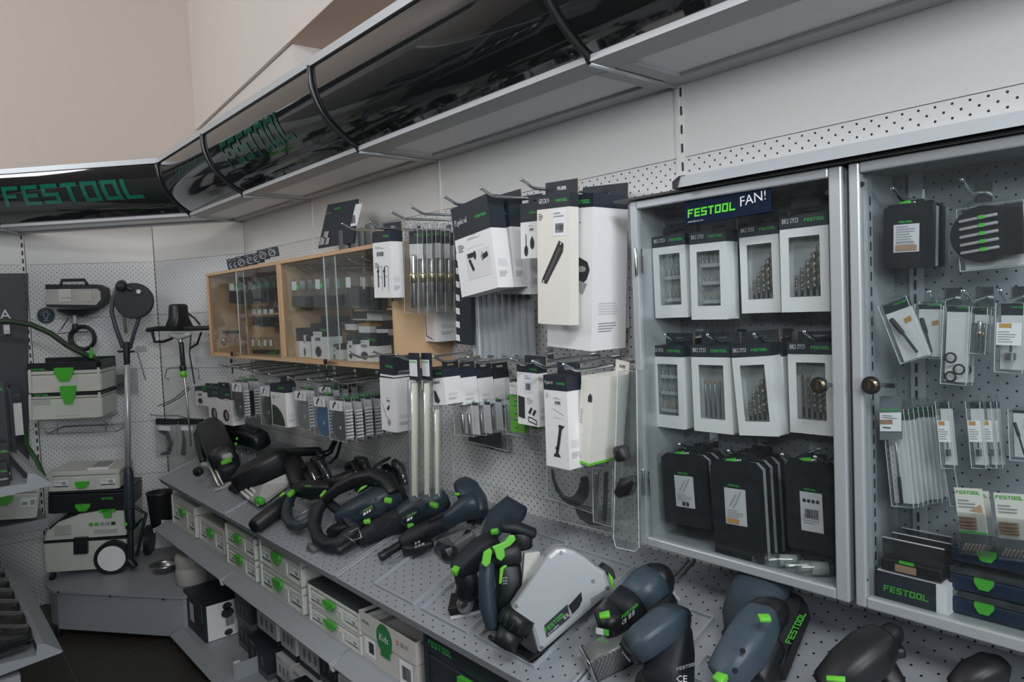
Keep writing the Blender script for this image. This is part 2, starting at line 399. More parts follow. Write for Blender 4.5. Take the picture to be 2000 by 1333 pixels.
# ribs at every seam
def rib(seg, t0, wd, name='seam_rib', M=None):
    q = MB(); P = [cpt(seg, t0(o), o + .006, z) for o, z in prof] + [cpt(seg, t0(OB), OB - .004, ZBt - .012)]
    q.tube(P, .008, M or mat('rib_black', (.02, .02, .022), .25), n=8, rnd=False)
    q.obj(name, can)
    q = MB(); q.tube([cpt(seg, t0(OB), OB, ZBt - .014), cpt(seg, t0(0), 0.002, ZBt - .014)], .006, ALU, n=6, rnd=False); q.obj('seam_strip', can)
for x in (S[2], S[3], S[4], S[5]): rib(0, lambda o, x=x: xt(x, o), 0)
rib(1, lambda o: 0.0, 0); rib(1, lambda o: 1.0, 0)
for i, x in enumerate((S[2], S[3], S[4], S[5])):
    q = MB(); q.bx(x + .01, x + .05, -OB + .075, -.06, ZBt - .0125, ZBt - .003, GREY); q.bx(x - .05, x - .01, -OB + .075, -.06, ZBt - .0125, ZBt - .003, GREY); q.obj('cross_rail', can)
def psurf(v):
    """profile position: v=0 bottom .. 1 top"""
    k = (1 - v) * (len(prof) - 1); i = min(int(k), len(prof) - 2); f = k - i
    return prof[i][0] * (1 - f) + prof[i + 1][0] * f, prof[i][1] * (1 - f) + prof[i + 1][1] * f
def canopy_logo(seg, ta, tb, v0, v1, M):
    rc, W = logo_rects(); q = MB()
    for (a, bb, c, d) in rc:
        st = 3
        for s_ in range(st):
            z0 = bb + (d - bb) * s_ / st; z1 = bb + (d - bb) * (s_ + 1) / st
            def P(x, z):
                o, zz = psurf(v0 + (v1 - v0) * z); return cpt(seg, ta(o) + (tb(o) - ta(o)) * x / W, o + .0035, zz + .001)
            q.quad(P(a, z0), P(c, z0), P(c, z1), P(a, z1), M)
    return q.obj('lettering', can)
CG = mat('canopy_lettering_green', (.004, .13, .085), .15, spec=.8, coat=.5)
canopy_logo(1, lambda o: .90, lambda o: .13, .33, .68, CG)
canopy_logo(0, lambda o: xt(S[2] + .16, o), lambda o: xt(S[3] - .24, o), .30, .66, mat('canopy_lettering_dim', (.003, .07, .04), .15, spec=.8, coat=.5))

# ---- sloping upper shelves, lower shelves, base shelves
SHN = None
def shelf_frame(zb, zf, yf):
    dy = V((0, yf, zf - zb)); return dy
UB, UFY, UFZ = dz(-.449), -.320 * K, dz(-.567)
sd = V((0, UFY, UFZ - UB)); SHL = sd.length; sd.normalize(); SN = V((0, sd.z, -sd.y)); SN = SN if SN.z > 0 else -SN
def shpt(px, py, h=0):
    """point h metres above the sloping shelf seen at a pixel"""
    return atP(px, py, V((0, 0, UB)) + SN * h, SN)
ang_s = math.atan2(UB - UFZ, -UFY)
names_u = ['sloping display shelf at the corner carrying the router and planer', 'sloping display shelf carrying the black drills below the blister packs', 'sloping display shelf carrying the sanders and the silver covered saw', 'sloping display shelf under the glass cabinets']
for i in range(4):
    x0, x1 = S[1 + i] + .004 + (0 if i else .02), S[2 + i] - .004
    R = Matrix.Rotation(ang_s, 3, 'X')
    t = thing('sloping_shelf', names_u[i], 'shelf', 'sloping display shelves', loc=((x0 + x1) / 2, 0, UB), R=R)
    w2 = (x1 - x0) / 2
    q = MB(); q.bx(-w2, w2, -SHL, 0, -.004, 0, SHELF); q.obj('deck', t, world=False)
    q = MB(); q.bx(-w2, w2, -SHL - .003, -SHL, -.026, .0, STEEL); q.obj('front_lip', t, world=False)
    for s in (-1, 1):
        q = MB(); q.prism([(0, -.004), (-SHL, -.004), (-SHL, -.03), (-SHL + .05, -.034), (0, -.07)], GREY, s * w2 - .002, s * w2 + .002, 'x'); q.obj('bracket', t, world=False)
        q = MB(); q.tube([(s * (w2 - .003), 0, .002), (s * (w2 - .003), -SHL, .002)], .005, STEEL, n=6); q.obj('edge_bead', t, world=False)
LFY0, LFZ0, LFY1, LFZ1 = -.303 * K, dz(-.734), -.343 * K, dz(-.7535)
names_l = ['lower shelf of grey cases by the corner', 'lower shelf holding the middle stacks of grey cases', 'lower shelf holding the cardboard crate and the dark case', 'lower shelf under the glass cabinets']
for i in range(4):
    x0, x1 = S[1 + i] + .006 + (0 if i else -.03), S[2 + i] - .006
    t = thing('lower_shelf', names_l[i], 'shelf', 'lower flat shelves', loc=((x0 + x1) / 2, 0, LFZ0))
    w2 = (x1 - x0) / 2
    q = MB(); q.bx(-w2, w2, LFY0, 0, -.03, 0, STEEL); q.obj('deck', t, world=False)
    q = MB(); q.prism([(LFY0, .0), (LFY1, LFZ1 - LFZ0), (LFY1 + .004, LFZ1 - LFZ0 - .008), (LFY0, -.02)], STEEL, -w2, w2, 'x'); q.obj('price_rail', t, world=False)
    for s in (-1, 1):
        q = MB(); q.prism([(LFY0 + .03, .002), (LFY1 - .004, LFZ1 - LFZ0 + .002), (LFY1, LFZ1 - LFZ0 - .02), (LFY0, -.04), (0, -.09), (0, .0)], GREY, s * w2 - .002, s * w2 + .002, 'x'); q.obj('bracket', t, world=False)
BZ = .10
for i in range(4):
    x0, x1 = S[1 + i] + .006 + (.35 if i == 0 else 0), S[2 + i] - .006
    t = thing('base_shelf', ['base shelf with black carton at the corner', 'base shelf loaded with white and black cartons', 'base shelf with a pale upright divider', 'base shelf nearest the glass cabinets'][i], 'shelf', 'base shelves near the floor', loc=((x0 + x1) / 2, 0, 0)); w2 = (x1 - x0) / 2
    q = MB(); q.bx(-w2, w2, -.50, 0, BZ - .025, BZ, STEEL); q.obj('deck', t, world=False)
    q = MB(); q.prism([(-.50, BZ), (-.555, BZ - .022), (-.552, BZ - .03), (-.50, BZ - .03)], STEEL, -w2, w2, 'x'); q.obj('price_rail', t, world=False)
    q = MB(); q.bx(-w2, w2, -.47, -.46, .0, BZ - .025, INK); q.obj('plinth', t, world=False)
# ================================================================ HANGING GOODS
def frame(TL, TR, BL, Y, yaw=0):
    """front-face frame: origin bottom centre, x right, y into the wall, z up"""
    n = V((math.sin(-yaw), math.cos(yaw), 0)); p0 = atY(TL[0], TL[1], Y); p1 = atP(TR[0], TR[1], p0, n); p2 = atP(BL[0], BL[1], p0, n)
    ux = (p1 - p0).normalized(); w_ = (p1 - p0).length; dn = p2 - p0; dn = dn - ux * dn.dot(ux); h = dn.length; uz = -dn.normalized(); uy = uz.cross(ux)
    R = Matrix((ux, uy, uz)).transposed(); return p0 + ux * w_ / 2 - uz * h, R, w_, h
XX = V((1, 0, 0)); ZZ = V((0, 0, 1)); YY = V((0, 1, 0))
def bars(q, x, z, w_, h, M=INK, n=9, o=(0, 0, 0), ux=XX, seed=3):
    rr = random.Random(seed); k = 0; rects = []
    while k < w_:
        t = w_ * rr.choice([.03, .05, .08]); rects.append((x + k, z, x + min(k + t, w_), z + h)); k += t + w_ * rr.choice([.03, .05])
    q.print_(o, ux, ZZ, rects, M)
def lines(q, x, z, w_, n, lh, M=INKM, o=(0, 0, 0), ux=XX, seed=1):
    rr = random.Random(seed); q.print_(o, ux, ZZ, [(x, z - i * lh, x + w_ * rr.uniform(.55, 1), z - i * lh + lh * .42) for i in range(n)], M)
def poly(q, pts, M, off=.001):
    q.add([(x, -off, z) for x, z in pts], [tuple(range(len(pts)))], M)
def ell(cx, cz, rx, rz, n=18, a0=0, a1=2 * PI): return [(cx + rx * math.cos(a0 + (a1 - a0) * i / n), cz + rz * math.sin(a0 + (a1 - a0) * i / n)) for i in range(n)]
def stroke(q, pts, wd, M, off=.001):
    for (a, b_), (c, d) in zip(pts, pts[1:]):
        L = math.hypot(c - a, d - b_) or 1; nx, nz = -(d - b_) / L * wd / 2, (c - a) / L * wd / 2
        poly(q, [(a + nx, b_ + nz), (c + nx, d + nz), (c - nx, d - nz), (a - nx, b_ - nz)], M, off)
def carton(label, TL, TR, BL, Y, D, hd=.15, body=WHITE, head=DARKP, tab=.12, pic=None, name='hanging_carton', group='boxed accessories on the hooks', title='', logo=True, yaw=0, sidetext=True, tabf=False, window=None, logow=.36, band=None, copies=0, step=.06, lab2=None):
    org, R, w_, h = frame(TL, TR, BL, Y, yaw); t = thing(name, label, 'box', group, org, R); a = w_ / 2; hz = h * (1 - hd)
    q = MB()
    if window:
        x0, z0, x1, z1 = window; x0, x1 = -a + x0 * w_, -a + x1 * w_; z0, z1 = z0 * h, z1 * h
        q.bx(-a, x0, 0, .002, 0, hz, body); q.bx(x1, a, 0, .002, 0, hz, body); q.bx(x0, x1, 0, .002, 0, z0, body); q.bx(x0, x1, 0, .002, z1, hz, body)
        q.bx(-a, a, D * .75, D, 0, hz, body); q.bx(-a, -a + .002, .002, D * .75, 0, hz, body); q.bx(a - .002, a, .002, D * .75, 0, hz, body); q.bx(-a, a, .002, D * .75, 0, .002, body)
    else: q.bx(-a, a, 0, D, 0, hz, body)
    q.obj('carton_body', t, world=False)
    q = MB(); q.bx(-a - .0004, a + .0004, -.0004, D, hz, h, head); q.obj('carton_header', t, world=False)
    if tab:
        T = tab * h; y1 = 0 if tabf else D - .0015; q = MB(); c = .35 * a
        zt = h + T; hz0 = h + T * .35; hz1 = h + T * .62; hw = min(.016, a * .45)
        for bxx in ((-a, -hw, h, zt), (hw, a, h, zt), (-hw, hw, h, hz0), (-hw, hw, hz1, zt)): q.bx(bxx[0], bxx[1], y1, y1 + .0012, bxx[2], bxx[3], head)
        q.bx(a, a + .0007, y1 - .0004, y1 + .0016, h, zt, KRAFT); q.obj('hang_tab', t, world=False)
    q = MB()
    if logo: q.logo((a - w_ * (logow + .06), 0, hz + hd * h * .42 if hd > .1 else hz + .3 * hd * h), XX, ZZ, w_ * logow, INKG if head is DARKP else GRN2)
    if title: q.text(title, (-a + w_ * .06, 0, hz + hd * h * .42), XX, ZZ, w_ * .34, INKW if head is DARKP else INK, h=.009 * (w_ / .09))
    if sidetext and body in (WHITE, CREAM) and D > .02:
        o = (a, 0, 0); lines(q, D * .18, h * .30, D * .6, 5, h * .017, INKL, o, YY, 5); lines(q, D * .18, h * .17, D * .55, 4, h * .017, INKM, o, YY, 6)
    if band: q.bx(-a - .0005, a + .0005, -.0005, D, 0, band * h, GREEN)
    if pic: pic(q, a, h, D)
    if q.f: q.obj('print', t, world=False)
    for i in range(copies):
        M = WM[t.name].copy(); M.translation = org + V((0, 1, 0)) * step * (i + 1) + V((0, 0, random.uniform(-.004, .004))); clone(t, M, lab2[i] if lab2 else None)
    return t, w_, h
def lab(q, x0, z0, x1, z1, bar=True, s=1, M=INKW):
    poly(q, [(x0, z0), (x1, z0), (x1, z1), (x0, z1)], M, .0007); w_ = x1 - x0; h = z1 - z0
    E = lambda *A, **k: None
    q.T = Matrix.Translation((0, -.0006, 0))
    lines(q, x0 + w_ * .08, z1 - h * .2, w_ * .8, 2, h * .11, INKM, seed=s)
    if bar: bars(q, x0 + w_ * .2, z0 + h * .12, w_ * .6, h * .34, seed=s)
    q.T = Matrix()
# --- pictures
def pic_pump(q, a, h, D):
    lab(q, -a * .8, h * .60, a * .5, h * .80)
    lines(q, -a * .8, h * .52, a * .5, 4, h * .022, INK)
    for k in (-.45, .25):
        x = a * k; stroke(q, [(x, h * .16), (x, h * .40), (x + a * .05, h * .46)], a * .13, INK); poly(q, ell(x, h * .40, a * .14, h * .02), INK, .0012)
        stroke(q, [(x - .0, h * .475), (x + a * .45, h * .47), (x + a * .42, h * .1)], a * .05, INKM); stroke(q, [(x, h * .34), (x + a * .44, h * .30)], a * .04, INKM)
def pic_clamp(q, a, h, D):
    lab(q, -a * .35, h * .50, a * .55, h * .63, False); bars(q, -a * .05, h * .535, a * .3, h * .10, seed=5)
    lines(q, -a * .85, h * .56, a * .35, 5, h * .018, INK)
    poly(q, [(-a * .5, h * .16), (a * .8, h * .16), (a * .8, h * .46), (-a * .5, h * .46)], mat('pale_pic', (.74, .74, .76), .6), .0006)
    stroke(q, [(-a * .38, h * .42), (a * .05, h * .42)], h * .05, INK, .0014); stroke(q, [(-a * .3, h * .38), (-a * .12, h * .25)], h * .04, INK, .0014); poly(q, ell(a * .02, h * .41, a * .07, h * .05), INK, .0016)
    stroke(q, [(a * .35, h * .36), (a * .7, h * .385)], h * .055, INK, .0014); stroke(q, [(a * .4, h * .33), (a * .42, h * .42)], h * .02, INKM, .0018)
def pic_bulb(q, a, h, D):
    lab(q, -a * .1, h * .48, a * .7, h * .62)
    for x, z, r in ((-.35, .14, .16), (.35, .27, .17)):
        poly(q, ell(a * x, h * z, a * 1.4 * r, h * r * .62), INK, .0012); stroke(q, [(a * x, h * (z + .08)), (a * x, h * (z + .30 if x < 0 else z + .13))], a * .09, INK, .0012)
def pic_pad(q, a, h, D):
    lab(q, 0, h * .68, a * .82, h * .89); poly(q, [(a * .15, h * .735), (a * .3, h * .77), (a * .7, h * .76), (a * .6, h * .72)], INKM, .0012)
    lines(q, -a * .9, h * .855, a * .3, 4, h * .014, INK)
    P = [(-.72, .33), (-.4, .315), (.62, .56), (.66, .62), (.38, .645), (-.66, .36)]
    poly(q, [(x * a, z * h) for x, z in P], INK, .0012); P2 = [(-.55, .35), (-.38, .342), (.5, .58), (.42, .605)]; poly(q, [(x * a, z * h) for x, z in P2], mat('pad_pic_brown', (.10, .085, .085), .6), .0016)
    for x, z in ((-.58, .335), (.5, .62)): poly(q, ell(x * a, z * h, a * .05, h * .01, 10), INKL, .002)
def pic_grip(q, a, h, D):
    lab(q, a * .05, h * .70, a * .62, h * .87, False)
    poly(q, [(x * a, z * h) for x, z in [(.1, .44), (.45, .405), (.78, .46), (.9, .52), (.8, .57), (.45, .60), (.2, .585)]], INK, .0012)
    poly(q, [(x * a, z * h) for x, z in [(.2, .42), (.6, .36), (.8, .43), (.5, .45)]], INKM, .0014); poly(q, ell(a * .55, h * .525, a * .2, h * .02, 14), INKM, .0018)
def pic_brush(q, a, h, D):
    lab(q, -a * .2, h * .53, a * .5, h * .64); stroke(q, [(-a * .75, h * .5), (-a * .25, h * .28), (a * .1, h * .23)], a * .07, INKM)
    poly(q, ell(a * .15, h * .17, a * .22, h * .06), INKM, .0012); poly(q, [(x * a, z * h) for x, z in [(-.1, .42), (.15, .47), (.3, .5), (.3, .42), (.1, .38)]], INK, .0012)
def pic_plug(q, a, h, D):
    bars(q, -a * .3, h * .60, a * .8, h * .07, seed=2); lines(q, -a * .6, h * .73, a * .9, 2, h * .03, INKL)
    poly(q, [(x * a, z * h) for x, z in [(-.3, .1), (.1, .04), (.35, .12), (.1, .28), (-.05, .40), (-.3, .42)]], INK, .0012)
def pic_phone(q, a, h, D):
    lab(q, -.3 * a, h * .55, a * .42, h * .88, M=mat('label_blueish', (.72, .77, .86), .5))
    poly(q, [(-a * .9, h * .12), (-a * .3, h * .1), (-a * .28, h * .46), (-a * .9, h * .48)], INK, .0012); lines(q, -a * .1, h * .45, a * .6, 4, h * .03, INKM)
    stroke(q, [(a * .1, h * .2), (a * .35, h * .3)], h * .05, INK); stroke(q, [(a * .45, h * .18), (a * .7, h * .27)], h * .05, INK)
    stroke(q, [(0, h * .14), (a * .05, h * .07), (a * .5, h * .05), (a * .75, h * .03), (a * .75, h * .1), (a * .2, h * .14), (0, h * .14)], h * .018, INK)
def pic_nozzle(q, a, h, D):
    lab(q, -a * .2, h * .68, a * .6, h * .78); stroke(q, [(-a * .2, h * .64), (a * .7, h * .58)], h * .006, INKM); lines(q, -a * .85, h * .80, a * .3, 4, h * .015, INKM); lines(q, -a * .2, h * .55, a * .9, 2, h * .012, INKL)
    stroke(q, [(a * .38, h * .45), (a * .28, h * .36), (a * .12, h * .24), (a * .0, h * .16)], a * .24, INK); poly(q, [(x * a, z * h) for x, z in [(.18, .455), (.3, .475), (.75, .465), (.5, .425)]], INK, .0014)
    poly(q, ell(a * .06, h * .215, a * .17, h * .022, 14), INK, .0016); poly(q, [(x * a, z * h) for x, z in [(-.3, .12), (.35, .12), (.2, .15), (.08, .17), (-.2, .155)]], INK, .0014)
def pic_disc(q, a, h, D):
    lab(q, -a * .3, h * .6, a * .6, h * .74, False); lines(q, -a * .7, h * .70, a * .3, 3, h * .03, INK)
    dm = mat('disc_pic', (.035, .06, .035), .6, var=.6, scale=220)
    poly(q, [(-a * .9, .004)] + [(-a * .85 + a * 1.6 * math.cos(t), h * .03 + h * .47 * math.sin(t)) for t in [PI / 2 * i / 12 for i in range(12, -1, -1)]] + [(a * .72, .004)], dm, .0012)
def pic_cup(q, a, h, D):
    lab(q, -a * .2, h * .58, a * .8, h * .74, False); poly(q, ell(0, h * .27, a * .5, h * .17), INK, .0012); poly(q, ell(a * .12, h * .27, a * .2, h * .12), INKM, .0016)
def pic_fest(q, a, h, D):
    lines(q, -a * .8, h * .62, a * .4, 8, h * .022, INKM); poly(q, [(x * a, z * h) for x, z in [(.2, .73), (.8, .73), (.8, .79), (.5, .83), (.2, .79)]], INK, .0012)
    poly(q, ell(-a * .4, h * .08, a * .2, h * .02), INKL, .0012)
def pic_small(q, a, h, D): lab(q, -a * .7, h * .5, a * .3, h * .78); poly(q, ell(-a * .2, h * .25, a * .35, h * .14), INK, .0012)

G1 = 'boxes hanging on the upper hooks'; G2 = 'boxes hanging on the lower hooks'
carton('slim white box with two pump drawings hanging left of the clear packs', (727, 454), (761.4, 449.4), (737.4, 582), -.27, .045, .165, pic=pic_pump, tab=.14, group=G1, logow=.34)
carton('tilted white box with dark header reading FS guide rail and a clamp picture', (880.5, 409), (950, 378.3), (914.4, 578), -.27, .055, .36, pic=pic_clamp, tab=0, group=G1, logow=.30, title='FS guide rail')
carton('white box half hidden right behind the tilted guide rail box', (925, 403), (992, 384), (950, 568), -.20, .05, .33, tab=.1, group=G1)
carton('rearmost white box behind the tilted guide rail box, mostly covered', (968, 409), (1034, 400), (984, 575), -.15, .05, .15, tab=.14, group=G1, logo=False)
carton('small white box with two black bulb shapes left of the tall cream box', (1016, 398.8), (1050, 394), (1019, 506), -.24, .03, .34, pic=pic_bulb, tab=.14, group=G1, logow=.42)
carton('tall cream box with a slanted black pad picture and a header reading GECKO', (1048.7, 384), (1112, 375.3), (1059.3, 632.8), -.275, .03, .105, body=CREAM, pic=pic_pad, tab=.11, group=G1, title='GECKO', sidetext=False)
carton('largest white hanging box with a black grip picture beside the glass cabinet', (1071, 386), (1159, 377), (1083, 678), -.215, .125, .085, pic=pic_grip, tab=.09, group=G1, logow=.38)
carton('dark headed white box behind the largest hanging box', (1150, 392), (1206, 384), (1156, 640), -.085, .04, .14, tab=.09, group=G1, logo=False)
carton('plain white box on the wall below the clear packs by the wood cabinet', (798, 560), (850, 558), (802, 665), -.11, .10, .12, tab=0, group=G1, logo=False, pic=lambda q, a, h, D: (stroke(q, [(-a * .5, h * .5), (-a * .45, h * .18), (-a * .1, h * .12)], .003, INK), stroke(q, [(a * .2, h * .5), (a * .25, h * .1), (a * .7, h * .04)], .003, INK)))
carton('dark headed box with a wire brush drawing left of the long blade packs', (741, 735), (768, 738), (745.5, 839.6), -.27, .085, .02, pic=pic_brush, tab=0, group=G2, logo=False)
# its tall dark header
carton('white box with phone shaped picture and blue label right of the green clips', (1009, 712), (1051, 716), (1010.5, 827), -.25, .03, .12, pic=pic_phone, tab=.14, group=G2, logow=.3)
carton('white box with a black nozzle picture and header reading FS guide rail', (1061.2, 732.5), (1106, 736), (1079, 912), -.29, .05, .16, pic=pic_nozzle, tab=.12, group=G2, title='FS guide rail', logow=.38)
carton('cream box with green base stripe beside the glass cabinet', (1136, 734), (1162.6, 741), (1148.5, 910.5), -.255, .12, .04, body=CREAM, head=CREAM, band=.03, pic=pic_fest, tab=.14, group=G2, logo=False, sidetext=False)
for i in range(4):
    dx = i * 33
    carton(['foremost', 'second', 'third', 'rearmost'][i] + ' of four small tilted plug boxes above the clear tube packs', (832.5 + dx, 724.6 + i), (864 + dx, 721 + i), (847.6 + dx, 792 + i), -.29 + i * .062, .06, .24, pic=pic_plug, tab=.2, group='four tilted plug boxes', logow=.36)
carton('narrow boxed brush top with dark header above the white brush box', (741, 696), (768, 699), (742, 734), -.27, .085, .9, tab=0, group=G2, logow=.5)
carton('white box with dark disc picture among the clear saw blade packs', (527, 749), (555.5, 751.5), (528, 829.5), -.25, .05, .2, pic=pic_disc, tab=.15, group='blade packs on the left hooks')
for i, (a_, b_, c_) in enumerate([((380, 755), (404, 756.5), (381, 791)), ((404, 757.5), (426, 759), (404.5, 824)), ((427, 761), (450, 763), (428, 827.5))]):
    carton(['small white box at the corner with short body', 'white box with a cup picture, middle of three at the corner', 'white box with a cup picture, rightmost of three at the corner'][i], a_, b_, c_, -.22, .06, .28, pic=pic_cup if i else pic_small, tab=.12, group='three corner boxes', logow=.4)

# --- clear blister packs
def blister(label, TL, TR, BL, Y, D, kind='blade', n=1, step=.04, name='blister_pack', group='clear blister packs', cardh=.30, lab2=None, card=WHITE, dark=DARKP, cl=None, tabh=.08, jit=.004, dirn=None, low=0):
    org, R, w_, h = frame(TL, TR, BL, Y); t = thing(name, label, 'pack', group, org, R); a = w_ / 2; cl = cl or CLEAR
    q = MB(); x = a * .9
    q.prism([(-x, 0), (x, 0), (a, h * .06), (a, h * .93), (a * .8, h), (-a * .8, h), (-a, h * .93), (-a, h * .06)], cl, 0, D, 'y')
    q.bx(-a * .5, a * .5, D * .9, D, h, h * (1 + tabh), cl)
    q.tube([(-a, 0, .001), (-a, 0, h), (a, 0, h), (a, 0, .001), (-a, 0, .001)], .0007, mat('clear_edge', (.62, .69, .69), .15, spec=.9), n=4, rnd=False, smooth=False)
    q.obj('clear_shell', t, world=False)
    if kind != 'empty':
        q = MB(); low = .62 if kind == 'tube' else low; q.bx(-a * .93, a * .93, D * .82, D * .86, h * low + h * .03, h * .985, card); q.obj('card', t, world=False)
        q = MB(); q.bx(-a * .94, a * .94, D * .78, D * .82, h * (1 - cardh), h * .985, dark); q.logo((-a * .2, D * .78, h * (1 - cardh * .45)), XX, ZZ, a * 1.0, INKG); q.obj('header_card', t, world=False)
    q = MB(); r = min(a, h * .3)
    if kind in ('blade', 'blue', 'grey'):
        M = {'blade': mat('blade_dark', (.05, .06, .06), .35, metal=.5, var=.4, scale=150), 'blue': mat('disc_blue', (.02, .16, .38), .4, var=.3, scale=90), 'grey': mat('disc_grey', (.32, .35, .37), .3, metal=.5, var=.3)}[kind]
        rr = a * 1.55; vs = ell(-a * .08, h * .37, a * .90, h * .37, 28); q.prism(vs, M, D * .35, D * .4, 'y'); q.prism(ell(0, h * .30, a * .10, h * .04, 12), mat('pale_pic', (.74, .74, .76), .6), D * .33, D * .34, 'y')
        q.obj('blade', t, world=False)
        q = MB(); poly(q, [(-a * .8, h * .70), (a * .75, h * .70), (a * .75, h * .92), (-a * .8, h * .92)], INKW); stroke(q, [(-a * .4, h * .75), (-a * .2, h * .86), (0, h * .88)], a * .14, INK, .0016); stroke(q, [(a * .3, h * .74), (a * .3, h * .88)], a * .1, INKM, .0016); q.obj('label', t, world=False)
        q = MB()
        for k in range(9): q.bx(a * .93, a * .99, D * .1, D * .9, h * (.1 + k * .075), h * (.135 + k * .075), INKW)
        q.obj('blade_rim', t, world=False)
    elif kind == 'tube':
        q.tube([(0, D * .4, h * .08), (0, D * .4, h * .68)], min(a * .34, D * .4), MET, n=8); q.tube([(0, D * .4, h * .38), (0, D * .4, h * .46)], min(a * .42, D * .48), BRASS, n=8)
        q.obj('metal_rod', t, world=False)
    elif kind == 'twin':
        for s_ in (-.4, .3): q = MB(); q.tube([(a * s_, D * .4, h * .08), (a * s_, D * .4, h * .62)], a * .12, MET, n=6); q.obj('metal_rod', t, world=False)
    elif kind == 'clips':
        for zz in (.05, .30, .52):
            q = MB(); q.bx(-a * .7, a * .75, D * .2, D * .7, h * zz, h * (zz + .2), GREEN); q.tube([(a * .05, D * .2, h * (zz + .1)), (a * .05, D * .1, h * (zz + .1))], .004, MET, n=8); q.obj('green_clip', t, world=False)
        q = MB(); lab(q, -a * .4, h * .72, a * .6, h * .92, False); q.obj('label', t, world=False)
    elif kind == 'bit':
        for k in range(14): q.bx(-a * .95, -a * .8, -.001, .003, h * (.05 + k * .065), h * (.08 + k * .065), CLEAR2)
        q.tube([(-a * .15, D * .4, h * .3), (-a * .15, D * .4, h * .66)], a * .1, MET, n=6); q.tube([(-a * .15, D * .4, h * .04), (-a * .15, D * .4, h * .3)], a * .16, BLACK, n=6); q.obj('drill_bit', t, world=False)
    elif kind == 'square':
        q.tube([(-a * .55, D * .3, h * .72), (-a * .2, D * .3, h * .48)], a * .18, INK, n=6); q.tube([(-a * .2, D * .3, h * .48), (a * .25, D * .3, h * .12)], a * .1, INK, n=6); q.obj('driver_bit', t, world=False)
        q = MB(); poly(q, [(a * .1, h * .60), (a * .6, h * .62), (a * .6, h * .70), (a * .1, h * .68)], OCHRE, -D * .77); q.obj('label', t, world=False)
    elif kind == 'rings':
        for x, z in ((-.35, .34), (.35, .2), (-.3, .1)): q = MB(); q.tube([(x * a + a * .42 * math.cos(t_), D * .3, z * h + a * .42 * math.sin(t_)) for t_ in [2 * PI * i / 14 for i in range(15)]], a * .09, BLACK, n=6, rnd=False, cap=False); q.obj('rubber_ring', t, world=False)
    elif kind == 'sock':
        q.tube([(0, D * .4, h * .3), (0, D * .4, h * .55)], a * .12, MET, n=8); q.disc((0, D * .4, h * .18), a * .4, ZZ, h * .1, MET, 16); q.obj('cutter', t, world=False)
        q = MB(); poly(q, [(-a * .9, h * .4), (a * .9, h * .4), (a * .9, h * .72), (-a * .9, h * .72)], INKW); lines(q, -a * .8, h * .58, a * 1.4, 5, h * .035, INKM, o=(0, -.0006, 0)); poly(q, [(-a * .7, h * .65), (a * .2, h * .65), (a * .2, h * .71), (-a * .7, h * .71)], OCHRE, .0016); q.obj('label', t, world=False)
    dirn = dirn or V((0, 1, 0))
    for i in range(n - 1):
        M = WM[t.name].copy(); M.translation = org + dirn * step * (i + 1) + V((0, 0, random.uniform(-jit, jit)))
        clone(t, M, lab2(i) if lab2 else None)
    return t
ORD = ['second', 'third', 'fourth', 'fifth', 'sixth', 'seventh', 'eighth', 'ninth', 'tenth']
blister('foremost of the tall clear packs with brass tipped rods on the upper hooks', (788, 449), (815, 447), (801, 612), -.25, .024, 'tube', 6, .034, group='tall clear rod packs', cardh=.17,
        lab2=lambda i: ORD[i] + ' from the front of the tall clear rod packs on the upper hooks')
blister('clear saw blade pack furthest left on the lower hooks', (450, 742), (474, 744), (452, 815), -.24, .03, 'blade', 2, .05, group='blade packs on the left hooks', cardh=.06, lab2=lambda i: 'clear saw blade pack just behind the leftmost one')
blister('clear saw blade pack just left of the white disc box', (506, 748), (528, 751), (508, 828), -.23, .03, 'blade', 1, group='blade packs on the left hooks', cardh=.06)
blister('clear pack with grey disc right of the white disc box', (572, 757), (601, 760), (575, 836), -.25, .035, 'grey', 1, group='blade packs on the left hooks', cardh=.06)
blister('clear pack with blue disc on the lower hooks', (609, 769), (638, 771), (614, 850), -.26, .035, 'blue', 1, group='blade packs on the left hooks', cardh=.06)
blister('clear saw blade pack right of the blue disc, foremost of its row', (640, 775), (672, 779), (646, 859), -.27, .035, 'blade', 9, .04, group='row of saw blade packs', cardh=.10, lab2=lambda i: ORD[i] + ' clear saw blade pack in the row behind the foremost one')
blister('clear pack in the rear row above the blue disc pack', (620, 752), (650, 753), (622, 800), -.16, .03, 'blade', 3, .04, group='row of saw blade packs', cardh=.2, lab2=lambda i: ['second', 'third'][i] + ' clear pack in the rear row above the blue disc pack')
blister('foremost clear pack with two metal rods below the plug boxes', (884, 786), (921, 788), (886, 850), -.22, .03, 'twin', 4, .045, group='small rod packs', cardh=.1, lab2=lambda i: ORD[i] + ' from the front of the rod packs below the plug boxes')
blister('clear pack of green clips between the plug boxes and the phone picture box', (984, 738), (1020, 741), (990, 848), -.2, .035, 'clips', 2, .05, group='green clip packs', cardh=.08, lab2=lambda i: 'clear pack of green clips behind the phone picture box')
